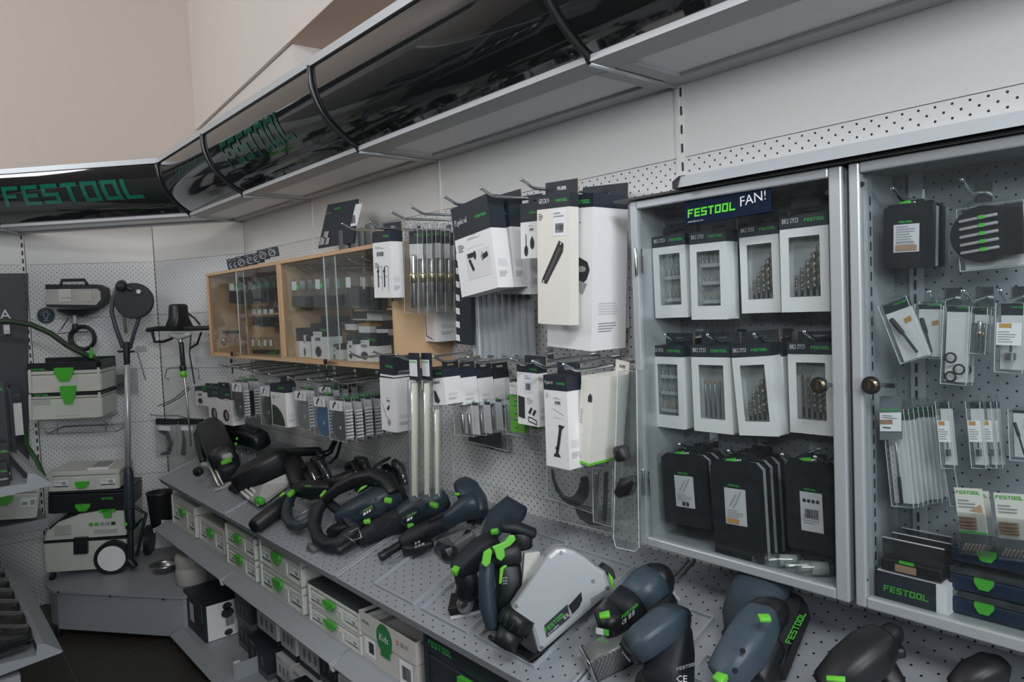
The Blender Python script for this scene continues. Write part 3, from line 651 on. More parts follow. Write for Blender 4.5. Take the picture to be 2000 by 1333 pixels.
# flat bags and long clear packages beside the glass cabinet
def bag(label, pts, Y, D, inner, name='clear_package', cl=None, rim=True):
    P = [atY(x, y, Y) for x, y in pts]; c = sum(P, V()) / len(P); t = thing(name, label, 'package', 'clear packages beside the glass cabinet', c)
    q = MB(); q.slab(P, D, cl or CLEAR2, (0, 1, 0)); q.tube(P + [P[0]], .0012, mat('clear_edge', (.62, .69, .69), .15), n=4, rnd=False, smooth=False); q.obj('clear_shell', t)
    if inner: inner(t)
    return t
def arc(t):
    P = [atY(x, y, -.09) for x, y in [(1079, 918), (1081, 935), (1088, 955), (1100, 972), (1114, 980), (1128, 978), (1138, 965), (1143, 945), (1141, 934)]]
    q = MB(); q.tube(P, [.006, .006, .007, .008, .012, .018, .02, .017, .014], BLACK, flat=.5, n=10, ref=(0, 1, 0)); q.obj('black_hook', t)
def pouch(t):
    q = MB(); q.slab([atY(x, y, -.05) for x, y in [(1120, 988), (1160, 997), (1178, 1006), (1171, 1028), (1150, 1026), (1131, 1012)]], .02, BLACK, (0, 1, 0)); q.obj('black_pouch', t)
bag('flat clear bag holding a curved black hook arm', [(1066, 850), (1139, 850), (1158, 1004), (1068, 972)], -.10, .025, arc)
bag('clear bag with a black pouch low on the pegboard', [(1090, 975), (1195, 985), (1195, 1042), (1090, 1017)], -.06, .02, pouch)
def rods(t):
    q = MB()
    for x in (1166, 1184): q.tube([atY(x, 925, -.12), atY(x - 3, 1015, -.12)], .006, MET if x < 1180 else BLACK, n=8)
    q.obj('steel_rod', t)
bag('narrow clear pack of metal rods under the cream box', [(1157, 915), (1197, 915), (1195, 1030), (1159, 1020)], -.14, .03, rods)
def blob(t):
    q = MB(); q.tube([atY(1213, 880, -.2), atY(1216, 892, -.2)], .02, BLACK, n=10); q.tube([atY(1212, 962, -.2), atY(1225, 950, -.2), atY(1240, 938, -.2)], [.016, .024, .012], BLACK, n=10); q.obj('black_insert', t)
bag('tall clear tube package standing beside the glass cabinet edge', [(1206, 725), (1243, 725), (1248, 1070), (1240, 1078), (1203, 1070), (1198, 1050)], -.21, .05, blob)
bag('dark backed clear pack hanging behind the tall tube package', [(1214, 720), (1242, 720), (1244, 1000), (1216, 1000)], -.12, .02, lambda t: MB().slab([atY(x, y, -.095) for x, y in [(1214, 722), (1242, 722), (1244, 912), (1218, 912)]], .004, DARKP, (0, 1, 0)).obj('dark_card', t))
bag('clear pack of dark saw guards under the small rod packs', [(913, 845), (990, 842), (992, 882), (913, 862)], -.05, .02, lambda t: MB().slab([atY(x, y, -.04) for x, y in [(916, 850), (972, 846), (974, 877), (960, 877), (916, 862)]], .015, BLACK, (0, 1, 0)).obj('dark_guard', t))
bag('small clear pack hanging low between the green clips and nozzle box', [(1032, 850), (1058, 850), (1060, 885), (1034, 880)], -.06, .02, None)
# long blade packs with pale strips
for i, (x0, x1, y0, y1, Y) in enumerate([(802.5, 816, 743, 975, -.33), (827, 840, 743, 973, -.31), (848, 858.5, 794, 972, -.29)]):
    PT = atY((x0 + x1) / 2, y0, Y); PB = atY((x0 + x1) / 2 + 1, y1, Y); wd = (atY(x1, y1, Y) - atY(x0, y1, Y)).length / 2
    t = thing('long_blade_pack', ['leftmost', 'middle', 'rightmost'][i] + ' of three long clear packs with pale strips hanging over the drills', 'pack', 'three long strip packs', PB)
    q = MB(); q.tube([PT, PB], [(wd, wd * .55)] * 2, CLEAR2, n=10, p=5); q.obj('clear_tube', t)
    q = MB(); q.tube([PT + V((0, 0, -.01)), PB + V((0, 0, .012))], [(wd * .55, wd * .25)] * 2, mat('pale_strip', (.86, .82, .66), .4), n=8, p=5); q.obj('pale_strip', t)
    if i < 2:
        HT = atY((x0 + x1) / 2 - 1, 690, Y); q = MB(); hw = wd * 1.2
        q.bx(HT.x - hw, HT.x + hw, Y - .004, Y + .004, PT.z, HT.z, DARKP); q.bx(HT.x - hw * .85, HT.x + hw * .85, Y - .005, Y - .004, PT.z + .012, PT.z + .06, INKW); q.logo((HT.x - hw * .8, Y - .005, HT.z - .028), XX, ZZ, hw * 1.6, INKG); q.obj('header_card', t)
# guide rails
for i in range(9):
    x = 926 + i * 13.5; Y = -.16 + i * .009; A = atY(x, 560, Y); B = atY(x + 2, 694 + (i % 2) * 6, Y); X = A.x
    t = thing('guide_rail', ['first', 'second', 'third', 'fourth', 'fifth', 'sixth', 'seventh', 'eighth', 'ninth'][i] + ' from the left of the upright aluminium guide rails behind the hanging boxes', 'rail', 'aluminium guide rails', (X, Y, B.z))
    q = MB(); w2 = .012; q.bx(X - w2, X + w2, Y, Y + .003, B.z, A.z, ALU if i else WHITE); q.bx(X - w2, X - w2 + .0025, Y - .006, Y, B.z, A.z, ALU); q.bx(X + .002, X + .0045, Y - .006, Y, B.z, A.z, ALU); q.bx(X + w2 - .0025, X + w2, Y - .008, Y, B.z, A.z, ALU); q.obj('profile', t)
    q = MB(); q.bx(X + .0055, X + w2 - .0035, Y - .0025, Y, B.z, A.z, mat('rail_strip', (.30, .31, .32), .6)); q.obj('grip_strip', t)
q = MB(); P = [atY(x, y, -.19) for x, y in [(888, 478), (919, 500), (921, 675), (892, 672)]]; q.slab(P, .012, DARKP, (0, 1, 0))
for k in range(7): q.slab([p + V((0, -.002, 0)) for p in (atY(891, 497 + k * 26, -.19), atY(898, 499 + k * 26, -.19), atY(899, 511 + k * 26, -.19), atY(892, 509 + k * 26, -.19))], .001, INKW, (0, 1, 0))
tag(q.obj('rail_package'), 'dark flat rail package with a white ladder pattern left of the guide rails', 'package')
# ---- hooks
def hook(px, py, Y, label, group, Yb=0):
    P = atY(px, py, Y); q = MB(); q.tube([(P.x, Yb, P.z - .014), (P.x, Y + .05, P.z - .019), (P.x, Y + .036, P.z - .017), P], .0040, CHROME, n=8)
    q.bx(P.x - .012, P.x + .012, Yb - .003, Yb, P.z - .03, P.z + .004, CHROME); o = q.obj('display_hook'); tag(o, label, 'hook', group)
    return o
for i, (x, y) in enumerate([(668, 437), (722, 434), (765, 414), (803, 404), (868, 384), (938, 367), (1017, 350)]):
    hook(x, y, -.31, ['first', 'second', 'third', 'fourth', 'fifth', 'sixth', 'seventh'][i] + ' chrome hook from the left in the upper hook row above the hanging boxes', 'upper row hooks')
for i, (x, y) in enumerate([(683, 690), (727, 686), (774, 693), (846, 697), (914, 698), (998, 701), (1040, 706), (1100, 712)]):
    hook(x, y, -.31, ['first', 'second', 'third', 'fourth', 'fifth', 'sixth', 'seventh', 'eighth'][i] + ' chrome hook from the left in the lower hook row over the small boxes', 'lower row hooks')
for i, (x, y) in enumerate([(424, 710), (440, 713), (457, 716), (476, 720), (497, 725), (525, 731), (562, 737), (601, 741), (648, 742)]):
    hook(x, y, -.30, ['first', 'second', 'third', 'fourth', 'fifth', 'sixth', 'seventh', 'eighth', 'ninth'][i] + ' chrome hook from the left under the wooden cabinets', 'hooks under the wooden cabinets')
# ================================================================ WOODEN SLIDING-GLASS CABINETS
WOOD = mat('birch_plywood', (.62, .42, .25), .5, var=.10, scale=14)
WOODE = mat('birch_edge', (.55, .36, .21), .55, var=.16, scale=60)
WY = -.226; WZ0, WZ1 = 1.412, 1.838
def woodcab(label, x0, x1):
    t = thing('wooden_cabinet', label, 'cabinet', 'two wooden display cabinets', ((x0 + x1) / 2, WY / 2, WZ0)); th = .014
    for nm, a in (('top_board', (x0, x1, WY, 0, WZ1 - th, WZ1)), ('bottom_board', (x0, x1, WY, 0, WZ0, WZ0 + th)), ('side_board', (x0, x0 + th, WY, 0, WZ0 + th, WZ1 - th)), ('side_board', (x1 - th, x1, WY, 0, WZ0 + th, WZ1 - th)), ('back_board', (x0 + th, x1 - th, -.012, -.004, WZ0 + th, WZ1 - th))):
        q = MB(); q.bx(*a, WOOD if nm != 'back_board' else WOOD); q.obj(nm, t)
    q = MB(); q.bx(x0 + (.30 if x0 < -3.5 else .45), x1 - th, WY * .55, -.012, WZ0 + .2, WZ0 + .208, WOOD); q.obj('inner_shelf', t)
    for k in (0, 1):
        q = MB(); q.bx(x0 + th, x1 - th, WY + .003 + k * .008, WY + .007 + k * .008, WZ0 + th, WZ0 + th + .006, WOODE); q.bx(x0 + th, x0 + th + .006 + .004 * k, WY + .003 + k * .008, WY + .007 + k * .008, WZ0 + th, WZ1 - th, WOODE); q.obj('glass_track', t)
    xm = (x0 + x1) / 2 + .0
    for k, (a, c) in enumerate(((x0 + th, xm + .04), (xm - .04, x1 - th))):
        q = MB(); q.bx(a, c, WY + .009 - k * .006, WY + .012 - k * .006, WZ0 + th, WZ1 - th, PANE); p = q.obj('glass_pane', t)
        q = MB(); e = c if k == 0 else a; q.bx(e - .0015, e + .0015, WY + .0085 - k * .006, WY + .0125 - k * .006, WZ0 + th, WZ1 - th, mat('clear_edge', (.62, .69, .69), .15)); q.obj('pane_edge', p)
    return t
CA = woodcab('left wooden cabinet with sliding glass and dark headed pouches inside', -3.86, -2.945)
CB = woodcab('right wooden cabinet with sliding glass and small boxes inside', -2.938, -2.03)
def lock(px, py, keys, label):
    P = atY(px, py, WY - .012); t = thing('cabinet_lock', label, 'lock', 'sliding glass locks', P)
    q = MB(); q.disc(P, .011, (0, -1, 0), .006, BLACK, 16); q.tube([P + V((.01, .004, .001)), P + V((.07, .004, .001))], .003, BRASS, n=6); q.obj('lock_barrel', t)
    if keys:
        q = MB(); q.tube([P + V((0, 0, -.008)), P + V((.001, 0, -.03))], .0012, MET, n=5); q.bx(P.x - .006, P.x + .006, P.y - .002, P.y + .001, P.z - .06, P.z - .028, BLACK); q.obj('key', t)
        q = MB(); q.tube([P + V((.002, 0, -.055)), P + V((.003, 0, -.078))], .0018, BRASS, n=5); q.obj('key_blade', t)
lock(453, 706, True, 'black sliding glass lock with hanging key under the left wooden cabinet'); lock(454, 692, False, 'black lock knob inside the left wooden cabinet glass'); lock(637, 707, True, 'black sliding glass lock with hanging key on the right wooden cabinet')
# contents: left cabinet
GC = 'goods inside the left wooden cabinet'; GD = 'goods inside the right wooden cabinet'
def pouchpack(px0, px1, y0, y1, Y, label, group, dot=True, dark=.45, name='hanging_pouch', tint=CLEAR):
    org, R, w_, h = frame((px0, y0), (px1, y0 + 1), (px0, y1), Y); t = thing(name, label, 'pack', group, org, R); a = w_ / 2
    q = MB(); q.prism([(-a, 0), (a, 0), (a * .9, h * .85), (a * .3, h), (-a * .3, h), (-a * .9, h * .85)], tint, 0, .02, 'y'); q.obj('clear_shell', t, world=False)
    q = MB(); q.prism([(-a * .9, h * .03), (a * .9, h * .03), (a * .8, h * dark), (-a * .8, h * dark)], BLACK, .002, .018, 'y')
    if dot: q.disc((a * .1, 0, h * .66), .011, (0, -1, 0), .003, mat('dot_green', (.05, .7, .25), .4), 12)
    q.obj('contents', t, world=False)
    q = MB(); poly(q, [(-a * .75, h * .55), (-a * .1, h * .55), (-a * .1, h * .85), (-a * .75, h * .85)], INKW, .001); q.obj('label', t, world=False); return t
for i, x in enumerate((444, 462, 480, 495, 508, 520)):
    pouchpack(x, x + 30, 547 - i * 2, 592 - i, -.19 + i * .022, ['first', 'second', 'third', 'fourth', 'fifth', 'sixth'][i] + ' from the left of the green dotted packs in the left wooden cabinet', GC, dark=.5)
for i, x in enumerate((489, 500, 511, 523)):
    pouchpack(x, x + 24, 598, 637, -.12, ['first', 'second', 'third', 'fourth'][i] + ' from the left of the middle pouches in the left wooden cabinet', GC, dot=False)
for i, x in enumerate((490, 502, 514, 525)):
    pouchpack(x, x + 13, 658, 697, -.15, ['first', 'second', 'third', 'fourth'][i] + ' from the left of the standing pouches on the left cabinet bottom', GC, dot=False, dark=.35)
P0 = atY(430, 697, -.16); t = thing('handled_tool', 'small tool with dark bar handle behind the left cabinet glass', 'tool', None, P0)
q = MB(); q.tube([atY(428, 649, -.16), atY(468, 649, -.16)], .008, BLACK); q.tube([atY(464, 652, -.16), atY(458, 668, -.16), atY(446, 668, -.16)], .004, MET); q.obj('handle', t); q = MB(); q.tube([atY(437, 668, -.16), atY(433, 693, -.16)], .014, BLACK); q.tube([atY(437, 664, -.16), atY(437, 669, -.16)], .016, MET); q.obj('stem', t)
# right cabinet
for i, (x, d) in enumerate(((566, 1), (582, 0), (596, 1), (612, 1), (630, 0), (650, 1), (672, 0), (700, 0), (722, 1))):
    pouchpack(x, x + 29, 541 - i * 1.6, 598 + (i > 6) * 8, -.19 + (i % 3) * .028, 'first pack along the upper row in the right wooden cabinet' if i == 0 else ORD[i - 1] + ' pack along the upper row in the right wooden cabinet', GD, dot=d, dark=.35 + .25 * (i > 5))
for i, (x0, x1, y0, y1) in enumerate([(560, 583, 641, 700), (583, 604, 641, 702), (606, 640, 632, 704), (641, 664, 672, 704), (676, 694, 655, 706), (694, 735, 652, 708)]):
    carton(['white box with small drill picture at the left end of the right cabinet bottom', 'white box with drill picture, second on the right cabinet bottom', 'wide box with dark wavy header, third on the right cabinet bottom', 'short white box fourth on the right cabinet bottom', 'narrow dark and white box fifth on the right cabinet bottom', 'white box with open dark top near the right cabinet lock'][i], (x0, y0), (x1, y0), (x0, y1), -.17 + (i % 2) * .02, .06, .42 if i in (0, 1, 5) else .35, tab=0, pic=pic_small, group=GD, name='small_carton', sidetext=False)
for i, (x0, x1, y0, y1) in enumerate([(627, 662, 618, 632), (688, 715, 603, 625), (716, 745, 600, 626), (673, 692, 628, 645), (700, 722, 632, 650), (735, 758, 638, 655)]):
    carton(['dark flat box on the inner shelf of the right cabinet', 'square dark box on the inner shelf of the right cabinet', 'grey box right of the square dark box on the inner shelf', 'clear topped jar box below the inner shelf', 'brown and white box below the inner shelf', 'narrow label box at the right of the wooden cabinet'][i], (x0, y0), (x1, y0), (x0, y1), -.10, .05, .9 if i < 2 else .3, tab=0, group=GD, name='small_carton', logo=False, head=DARKP if i != 4 else OCHRE, sidetext=False)
for i, (x, y) in enumerate([(577, 523), (603, 520), (632, 515), (655, 512), (682, 506), (708, 502)]):
    hook(x, y, -.19, ['first', 'second', 'third', 'fourth', 'fifth', 'sixth'][i] + ' thin hook from the left inside the right wooden cabinet', 'hooks inside the wooden cabinets', -.012)
# disc boxes on top
for i, (x, y) in enumerate([(442, 507), (451, 506), (459, 502.5), (476, 499), (490, 496), (501, 490), (519, 485.5)]):
    A = (x, y); Bp = (x + 21, y - 3.5); Cc = (x + .5, y + 24 - i)
    def pd(q, a, h, D): q.disc((0, 0, h * .42), a * .62, (0, -1, 0), .0015, INKL, 20, ri=a * .54); stroke(q, [(-a * .4, h * .25), (a * .1, h * .6), (a * .5, h * .35)], a * .07, INKL, .0014); lines(q, -a * .7, h * .86, a * .7, 1, h * .08, INKL, seed=i)
    carton(['leftmost', 'second', 'third', 'fourth', 'fifth', 'sixth', 'rightmost'][i] + ' of the black disc boxes standing on the left wooden cabinet', A, Bp, Cc, -.20, .02, .02, body=DARKP, tab=0, pic=pd, group='black disc boxes on the wooden cabinet', name='disc_box', logo=False, sidetext=False, yaw=.85)
# brochure stand board + grey blocks on top of right cabinet
bl = [atY(x, y, -.15) for x, y in [(621, 486), (640, 400), (698, 389), (690, 474)]]
t = thing('leaning_board', 'black leaning display board with green lettering and a white price sticker', 'board', None, (bl[0] + bl[3]) / 2)
q = MB(); q.slab(bl, .006, DARKP, (0, 1, 0)); q.obj('board', t)
q = MB(); ux = (bl[2] - bl[1]).normalized(); uz = (bl[1] - bl[0]).normalized(); q.logo(bl[1] + ux * .07 - uz * .03 - YY * .0015, ux, uz, .055, INKG); q.text('RTS 400', bl[1] + ux * .006 - uz * .045 - YY * .0015, ux, uz, .045, INKM)
o = bl[3] + uz * .07 - ux * .05 - YY * .002; q.print_(o, ux, uz, [(0, 0, .05, .09)], INKW); bars(q, .008, .01, .034, .03, o=o + YY * -.001, ux=ux)
q.print_(bl[0] + ux * .01 + uz * .015 - YY * .002, ux, uz, [(0, 0, .04, .035), (.02, .03, .06, .06), (.05, .0, .08, .03)], INKM); q.obj('print', t)
for i, (x0, x1, y0, y1) in enumerate([(653, 670, 452, 482), (673, 686, 449, 478), (688, 696, 450, 476), (704, 721, 440, 474), (722, 733, 438, 470)]):
    p = atY(x0, y1, -.16); w_ = atY(x1, y1, -.16).x - p.x; zt = atY(x0, y0, -.16).z; q = MB(); ell_ = [(p.x + w_ / 2 + w_ / 2 * math.cos(2 * PI * k / 14), -.12 + w_ / 2 * math.sin(2 * PI * k / 14)) for k in range(14)]
    q.prism(ell_, mat('grey_tube_box', (.09, .095, .10), .45), WZ1, zt, smooth=False); tag(q.obj('grey_canister', bev=.002), ['leftmost', 'second', 'third', 'fourth', 'rightmost'][i] + ' of the dark grey canisters standing on the right wooden cabinet', 'canister', 'grey canisters on the cabinet')

# ================================================================ GLASS CABINETS
GY = -.176; GZ0, GZ1 = 1.04, 1.838; GX = [(-1.072, -.587), (-.575, .35)]
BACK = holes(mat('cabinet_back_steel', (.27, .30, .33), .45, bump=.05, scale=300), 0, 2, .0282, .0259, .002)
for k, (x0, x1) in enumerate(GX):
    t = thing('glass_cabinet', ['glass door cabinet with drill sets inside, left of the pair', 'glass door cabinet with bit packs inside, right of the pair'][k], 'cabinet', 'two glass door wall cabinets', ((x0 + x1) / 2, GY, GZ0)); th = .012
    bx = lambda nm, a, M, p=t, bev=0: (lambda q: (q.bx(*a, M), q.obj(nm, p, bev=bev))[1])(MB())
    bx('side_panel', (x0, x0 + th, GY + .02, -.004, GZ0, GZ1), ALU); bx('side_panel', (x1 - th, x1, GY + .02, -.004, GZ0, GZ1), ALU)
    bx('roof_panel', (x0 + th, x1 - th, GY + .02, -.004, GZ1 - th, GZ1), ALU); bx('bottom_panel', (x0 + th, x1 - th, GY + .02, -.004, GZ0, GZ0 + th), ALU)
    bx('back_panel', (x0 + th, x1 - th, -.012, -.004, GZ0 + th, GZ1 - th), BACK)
    q = MB(); xs_ = x0 + .05
    for X in ([x0 + .052, x1 - .05] if k else [x1 - .04]):
        q.bx(X - .012, X + .012, -.016, -.012, GZ0 + th, GZ1 - th, ALU); z = GZ0 + .05
        while z < GZ1 - .05: q.bx(X - .004, X, -.0172, -.016, z, z + .018, INK); z += .026
    q.obj('slotted_strip', t)
    if k:
        q = MB(); X = x0 + th; z = GZ0 + .05; q.bx(X, X + .006, GY + .035, GY + .055, GZ0 + th, GZ1 - th, ALU)
        while z < GZ1 - .05: q.bx(X + .006, X + .0068, GY + .042, GY + .047, z, z + .016, INK); z += .027
        q.obj('door_strip', t)
    f = .021; d = thing('door', '', 'x', loc=(x0, GY, GZ0)); d.parent = t; d.matrix_world = Matrix.Translation((x0, GY, GZ0)); del d['label']; del d['category']
    for a in ((x0, x0 + f * .9, GZ0, GZ1), (x1 - f * 1.15, x1, GZ0, GZ1), (x0 + f * .9, x1 - f * 1.15, GZ0, GZ0 + f), (x0 + f * .9, x1 - f * 1.15, GZ1 - f * .9, GZ1)):
        q = MB(); q.bx(a[0], a[1], GY, GY + .019, a[2], a[3], ALU); q.obj('door_frame', d, bev=.003)
    q = MB(); q.bx(x0 + f, x1 - f * 1.15, GY + .009, GY + .012, GZ0 + f, GZ1 - f * .9, PANE); q.obj('glass_pane', d)
    for z in ((1.70, 1.19) if k == 0 else ()):
        q = MB(); q.bx(x0 + .012, x0 + .019, GY - .004, GY, z - .028, z + .028, CHROME); q.bx(x0 + .030, x0 + .036, GY - .003, GY, z - .028, z + .028, CHROME); q.tube([(x0 + .0155, GY - .003, z - .03), (x0 + .0155, GY - .003, z + .03)], .004, CHROME, n=8); q.obj('hinge', d)
    lx = atY(1605, 752, GY).x if k == 0 else atY(1706, 755, GY).x; lz = atY(1605 if k == 0 else 1706, 752, GY).z
    q = MB(); q.disc((lx, GY - .006, lz), .016, (0, -1, 0), .006, CHROME, 24); q.disc((lx, GY - .012, lz), .010, (0, -1, 0), .006, BRASS, 20); q.bx(lx - .002, lx + .002, GY - .0185, GY - .018, lz - .006, lz + .006, INK); q.bx(lx + .012, lx + .035, GY + .001, GY + .006, lz - .004, lz + .004, CHROME); q.obj('lock', d)
    for (sx, sy) in (((1617, 377), (1638, 752), (1638, 1122)) if k == 0 else ((1684, 360), (1690, 750), (1691, 1132))):
        p = atY(sx, sy, GY + .008); q = MB(); q.disc(p, .0045, (0, -1, 0), .003, BLACK, 12); q.obj('screw_cap', d)
# dark top board and the rail shelf above the cabinets
P = atY(1199, 396, GY - .012); q = MB(); q.bx(P.x, .6, GY - .014, -.002, GZ1 + .001, GZ1 + .006, mat('dark_board', (.05, .05, .055), .4)); tag(q.obj('top_board'), 'thin dark board lying on top of the glass cabinets', 'board')
P = atY(1316, 352, GY - .03); RX = P.x; t = thing('rail_shelf', 'narrow grey shelf with a front rail above the glass cabinets', 'shelf', None, (0, -.1, P.z - .02))
q = MB(); q.bx(RX + .012, .75, GY - .03, -.003, GZ1 + .008, GZ1 + .012, mat('dark_shelf_underside', (.10, .10, .11), .45)); q.obj('deck', t)
q = MB(); q.prism([(GY - .03, GZ1 + .012), (GY - .034, GZ1 + .006), (GY - .022, GZ1 + .03), (GY - .016, GZ1 + .03)], ALU, RX + .012, .75, 'x'); q.obj('front_rail', t)
q = MB(); q.prism([(GY - .036, GZ1 + .004), (GY - .036, GZ1 + .02), (GY - .012, GZ1 + .034), (0, GZ1 + .03), (0, GZ1 + .006)], BLACK, RX, RX + .012, 'x'); q.obj('end_cap', t)
# FESTOOL FAN sticker on the door glass
def onface(px, py): return atY(px, py, GY + .0075)
c = [onface(*p) for p in [(1338, 440), (1336, 394), (1506, 366), (1507, 413)]]
t = thing('fan_sticker', 'dark blue sticker with green and white lettering inside the glass door', 'sticker', None, (c[0] + c[3]) / 2)
q = MB(); q.slab(c, .0004, mat('sticker_blue', (.003, .012, .035), .6, spec=.2), (0, 1, 0)); q.obj('sheet', t)
ux = (c[3] - c[0]).normalized(); uz = (c[1] - c[0]).normalized(); W_ = (c[3] - c[0]).length; Hh = (c[1] - c[0]).length
q = MB(); q.logo(c[0] + ux * W_ * .04 + uz * Hh * .28, ux, uz, W_ * .57, mat('sticker_green', (.12, .72, .03), .5), .001, .1); q.obj('green_lettering', t)
q = MB(); q.text('FAN!', c[0] + ux * W_ * .67 + uz * Hh * .38, (ux + uz * .10).normalized(), uz, W_ * .28, INKW, .001); q.text('www.festool.com', c[0] + ux * W_ * .04 + uz * Hh * .07, ux, uz, W_ * .19, INKW, .001); q.obj('white_lettering', t)

# ---- contents of cabinet one
def drills(kind):
    def f(q, a, h, D):
        x0, x1, z0, z1 = -a * .62, a * .62, h * .17, h * .76; y = D * .3
        q.T = Matrix()
        if kind in ('long', 'long2', 'up'):
            for i in range(5):
                x = x0 + (x1 - x0) * (i + .5) / 5; L = (z1 - z0) * (.36 + .13 * i if kind != 'long2' else (.9, .85, .62, .6, .55)[i]); r = a * (.055 + .018 * i); pts = []; n = 14
                q.tube([(x, y, z0), (x, y, z0 + L * .2)], a * .055, BLACK, n=6)
                for j in range(n): pts.append((x + r * .4 * math.cos(j * 2.1), y + r * .4 * math.sin(j * 2.1), z0 + L * (.2 + .8 * j / n)))
                q.tube(pts, [r * (.75 + .3 * (j % 2)) for j in range(n)], mat('drill_steel', (.34, .29, .25), .35, metal=.6, var=.3, scale=200), n=6)
        elif kind == 'pins':
            for i in range(5):
                x = x0 + (x1 - x0) * (i + .5) / 5; q.tube([(x, y, z0), (x, y, z0 + (z1 - z0) * .66)], a * .04, MET, n=6); q.tube([(x, y, z0 + (z1 - z0) * .66), (x, y, z0 + (z1 - z0) * .7)], a * .055, KRAFT, n=6)
        else:
            rows = (.02, .38, .72) if kind == 'bits' else (.04, .5)
            for rz in rows:
                for i in range(5):
                    x = x0 + (x1 - x0) * (i + .5) / 5; z = z0 + (z1 - z0) * rz; L = (z1 - z0) * (.22 if kind == 'bits' else .34); q.tube([(x, y, z), (x, y, z + L * .6)], a * .06, mat('bit_steel', (.36, .36, .37), .35, metal=.5), n=6); q.tube([(x, y, z + L * .6), (x, y, z + L)], a * .03, INKM if rz > .1 else KRAFT, n=5)
                q.bx(x0, x1, y - .003, y + .003, z0 + (z1 - z0) * rz, z0 + (z1 - z0) * (rz + .07), INKL)
        q.bx(x0 - a * .08, x1 + a * .08, D * .62, D * .63, z0 - .01, z1 + .01, mat('tray_grey', (.58, .59, .60), .5)); q.logo((-a * .45, D * .6, z1 - h * .035), XX, ZZ, a * .95, mat('green_print_dim', (.03, .22, .05), .6))
        q.bx(x0 - a * .06, x1 + a * .06, .001, .0015, h * .155, h * .775, CLEAR)
    return f
WN = (.18, .155, .82, .775); GE = 'boxed sets in the left glass cabinet'
for lb, a_, b_, c_, Y, k, tb in [('box of slim bits with window, upper left in the glass cabinet', (1273.3, 464), (1337, 455), (1284.3, 622), -.115, 'pins2', .12), ('box of short bits and drills with window, second in the upper row', (1346, 455.6), (1417, 447), (1352, 625), -.125, 'bits', .12),
        ('box of brown twist drills, third in the upper row', (1442.8, 442.4), (1519, 432), (1443.8, 613), -.105, 'long', .12), ('box of twist drills tilted right, fourth in the upper row', (1522, 424.4), (1617, 412), (1512.4, 611), -.13, 'up', .1),
        ('box of bits in three rows, left of the middle row', (1271, 675), (1332.7, 676), (1277.5, 832.7), -.115, 'bits', .14), ('box of five straight steel pins, second in the middle row', (1348.8, 675), (1424.7, 675), (1359, 842), -.12, 'pins', .14),
        ('box of rising twist drills, third in the middle row', (1427, 676), (1502.4, 670.6), (1443.5, 850.7), -.13, 'up', .14), ('wide box of long masonry drills behind the door lock', (1537.4, 668), (1626.6, 668), (1549, 845), -.105, 'long2', .1)]:
    t, w_, h = carton(lb, a_, b_, c_, Y, .045, .135, pic=None, window=WN, title='BKS SYS3', group=GE, name='drill_set_box', tab=tb, sidetext=False, logow=.42)
    q = MB(); drills(k)(q, w_ / 2, h, .045); q.obj('drill_set', t, world=False)
carton('rear white box behind the rising drill box in the middle row', (1508, 672), (1528, 672), (1523, 846), -.09, .045, .14, group=GE, name='drill_set_box', tab=.12, sidetext=False, logo=False)
for i, (x0, x1, y0, y1) in enumerate([(1284, 1340, 405, 445), (1300, 1350, 440, 462), (1440, 1500, 420, 440), (1545, 1600, 365, 425)]):
    carton(['dark flat box high in the back of the left glass cabinet', 'dark box just above the second drill box', 'dark box above the third drill box', 'grey and black box high at the right in the left glass cabinet'][i], (x0, y0), (x1, y0 - 8), (x0 + 2, y1), -.06, .03, .25, body=mat('dim_box', (.10, .11, .12), .5), tab=0, group='dark boxes at the back', logo=False, sidetext=False, name='small_carton')
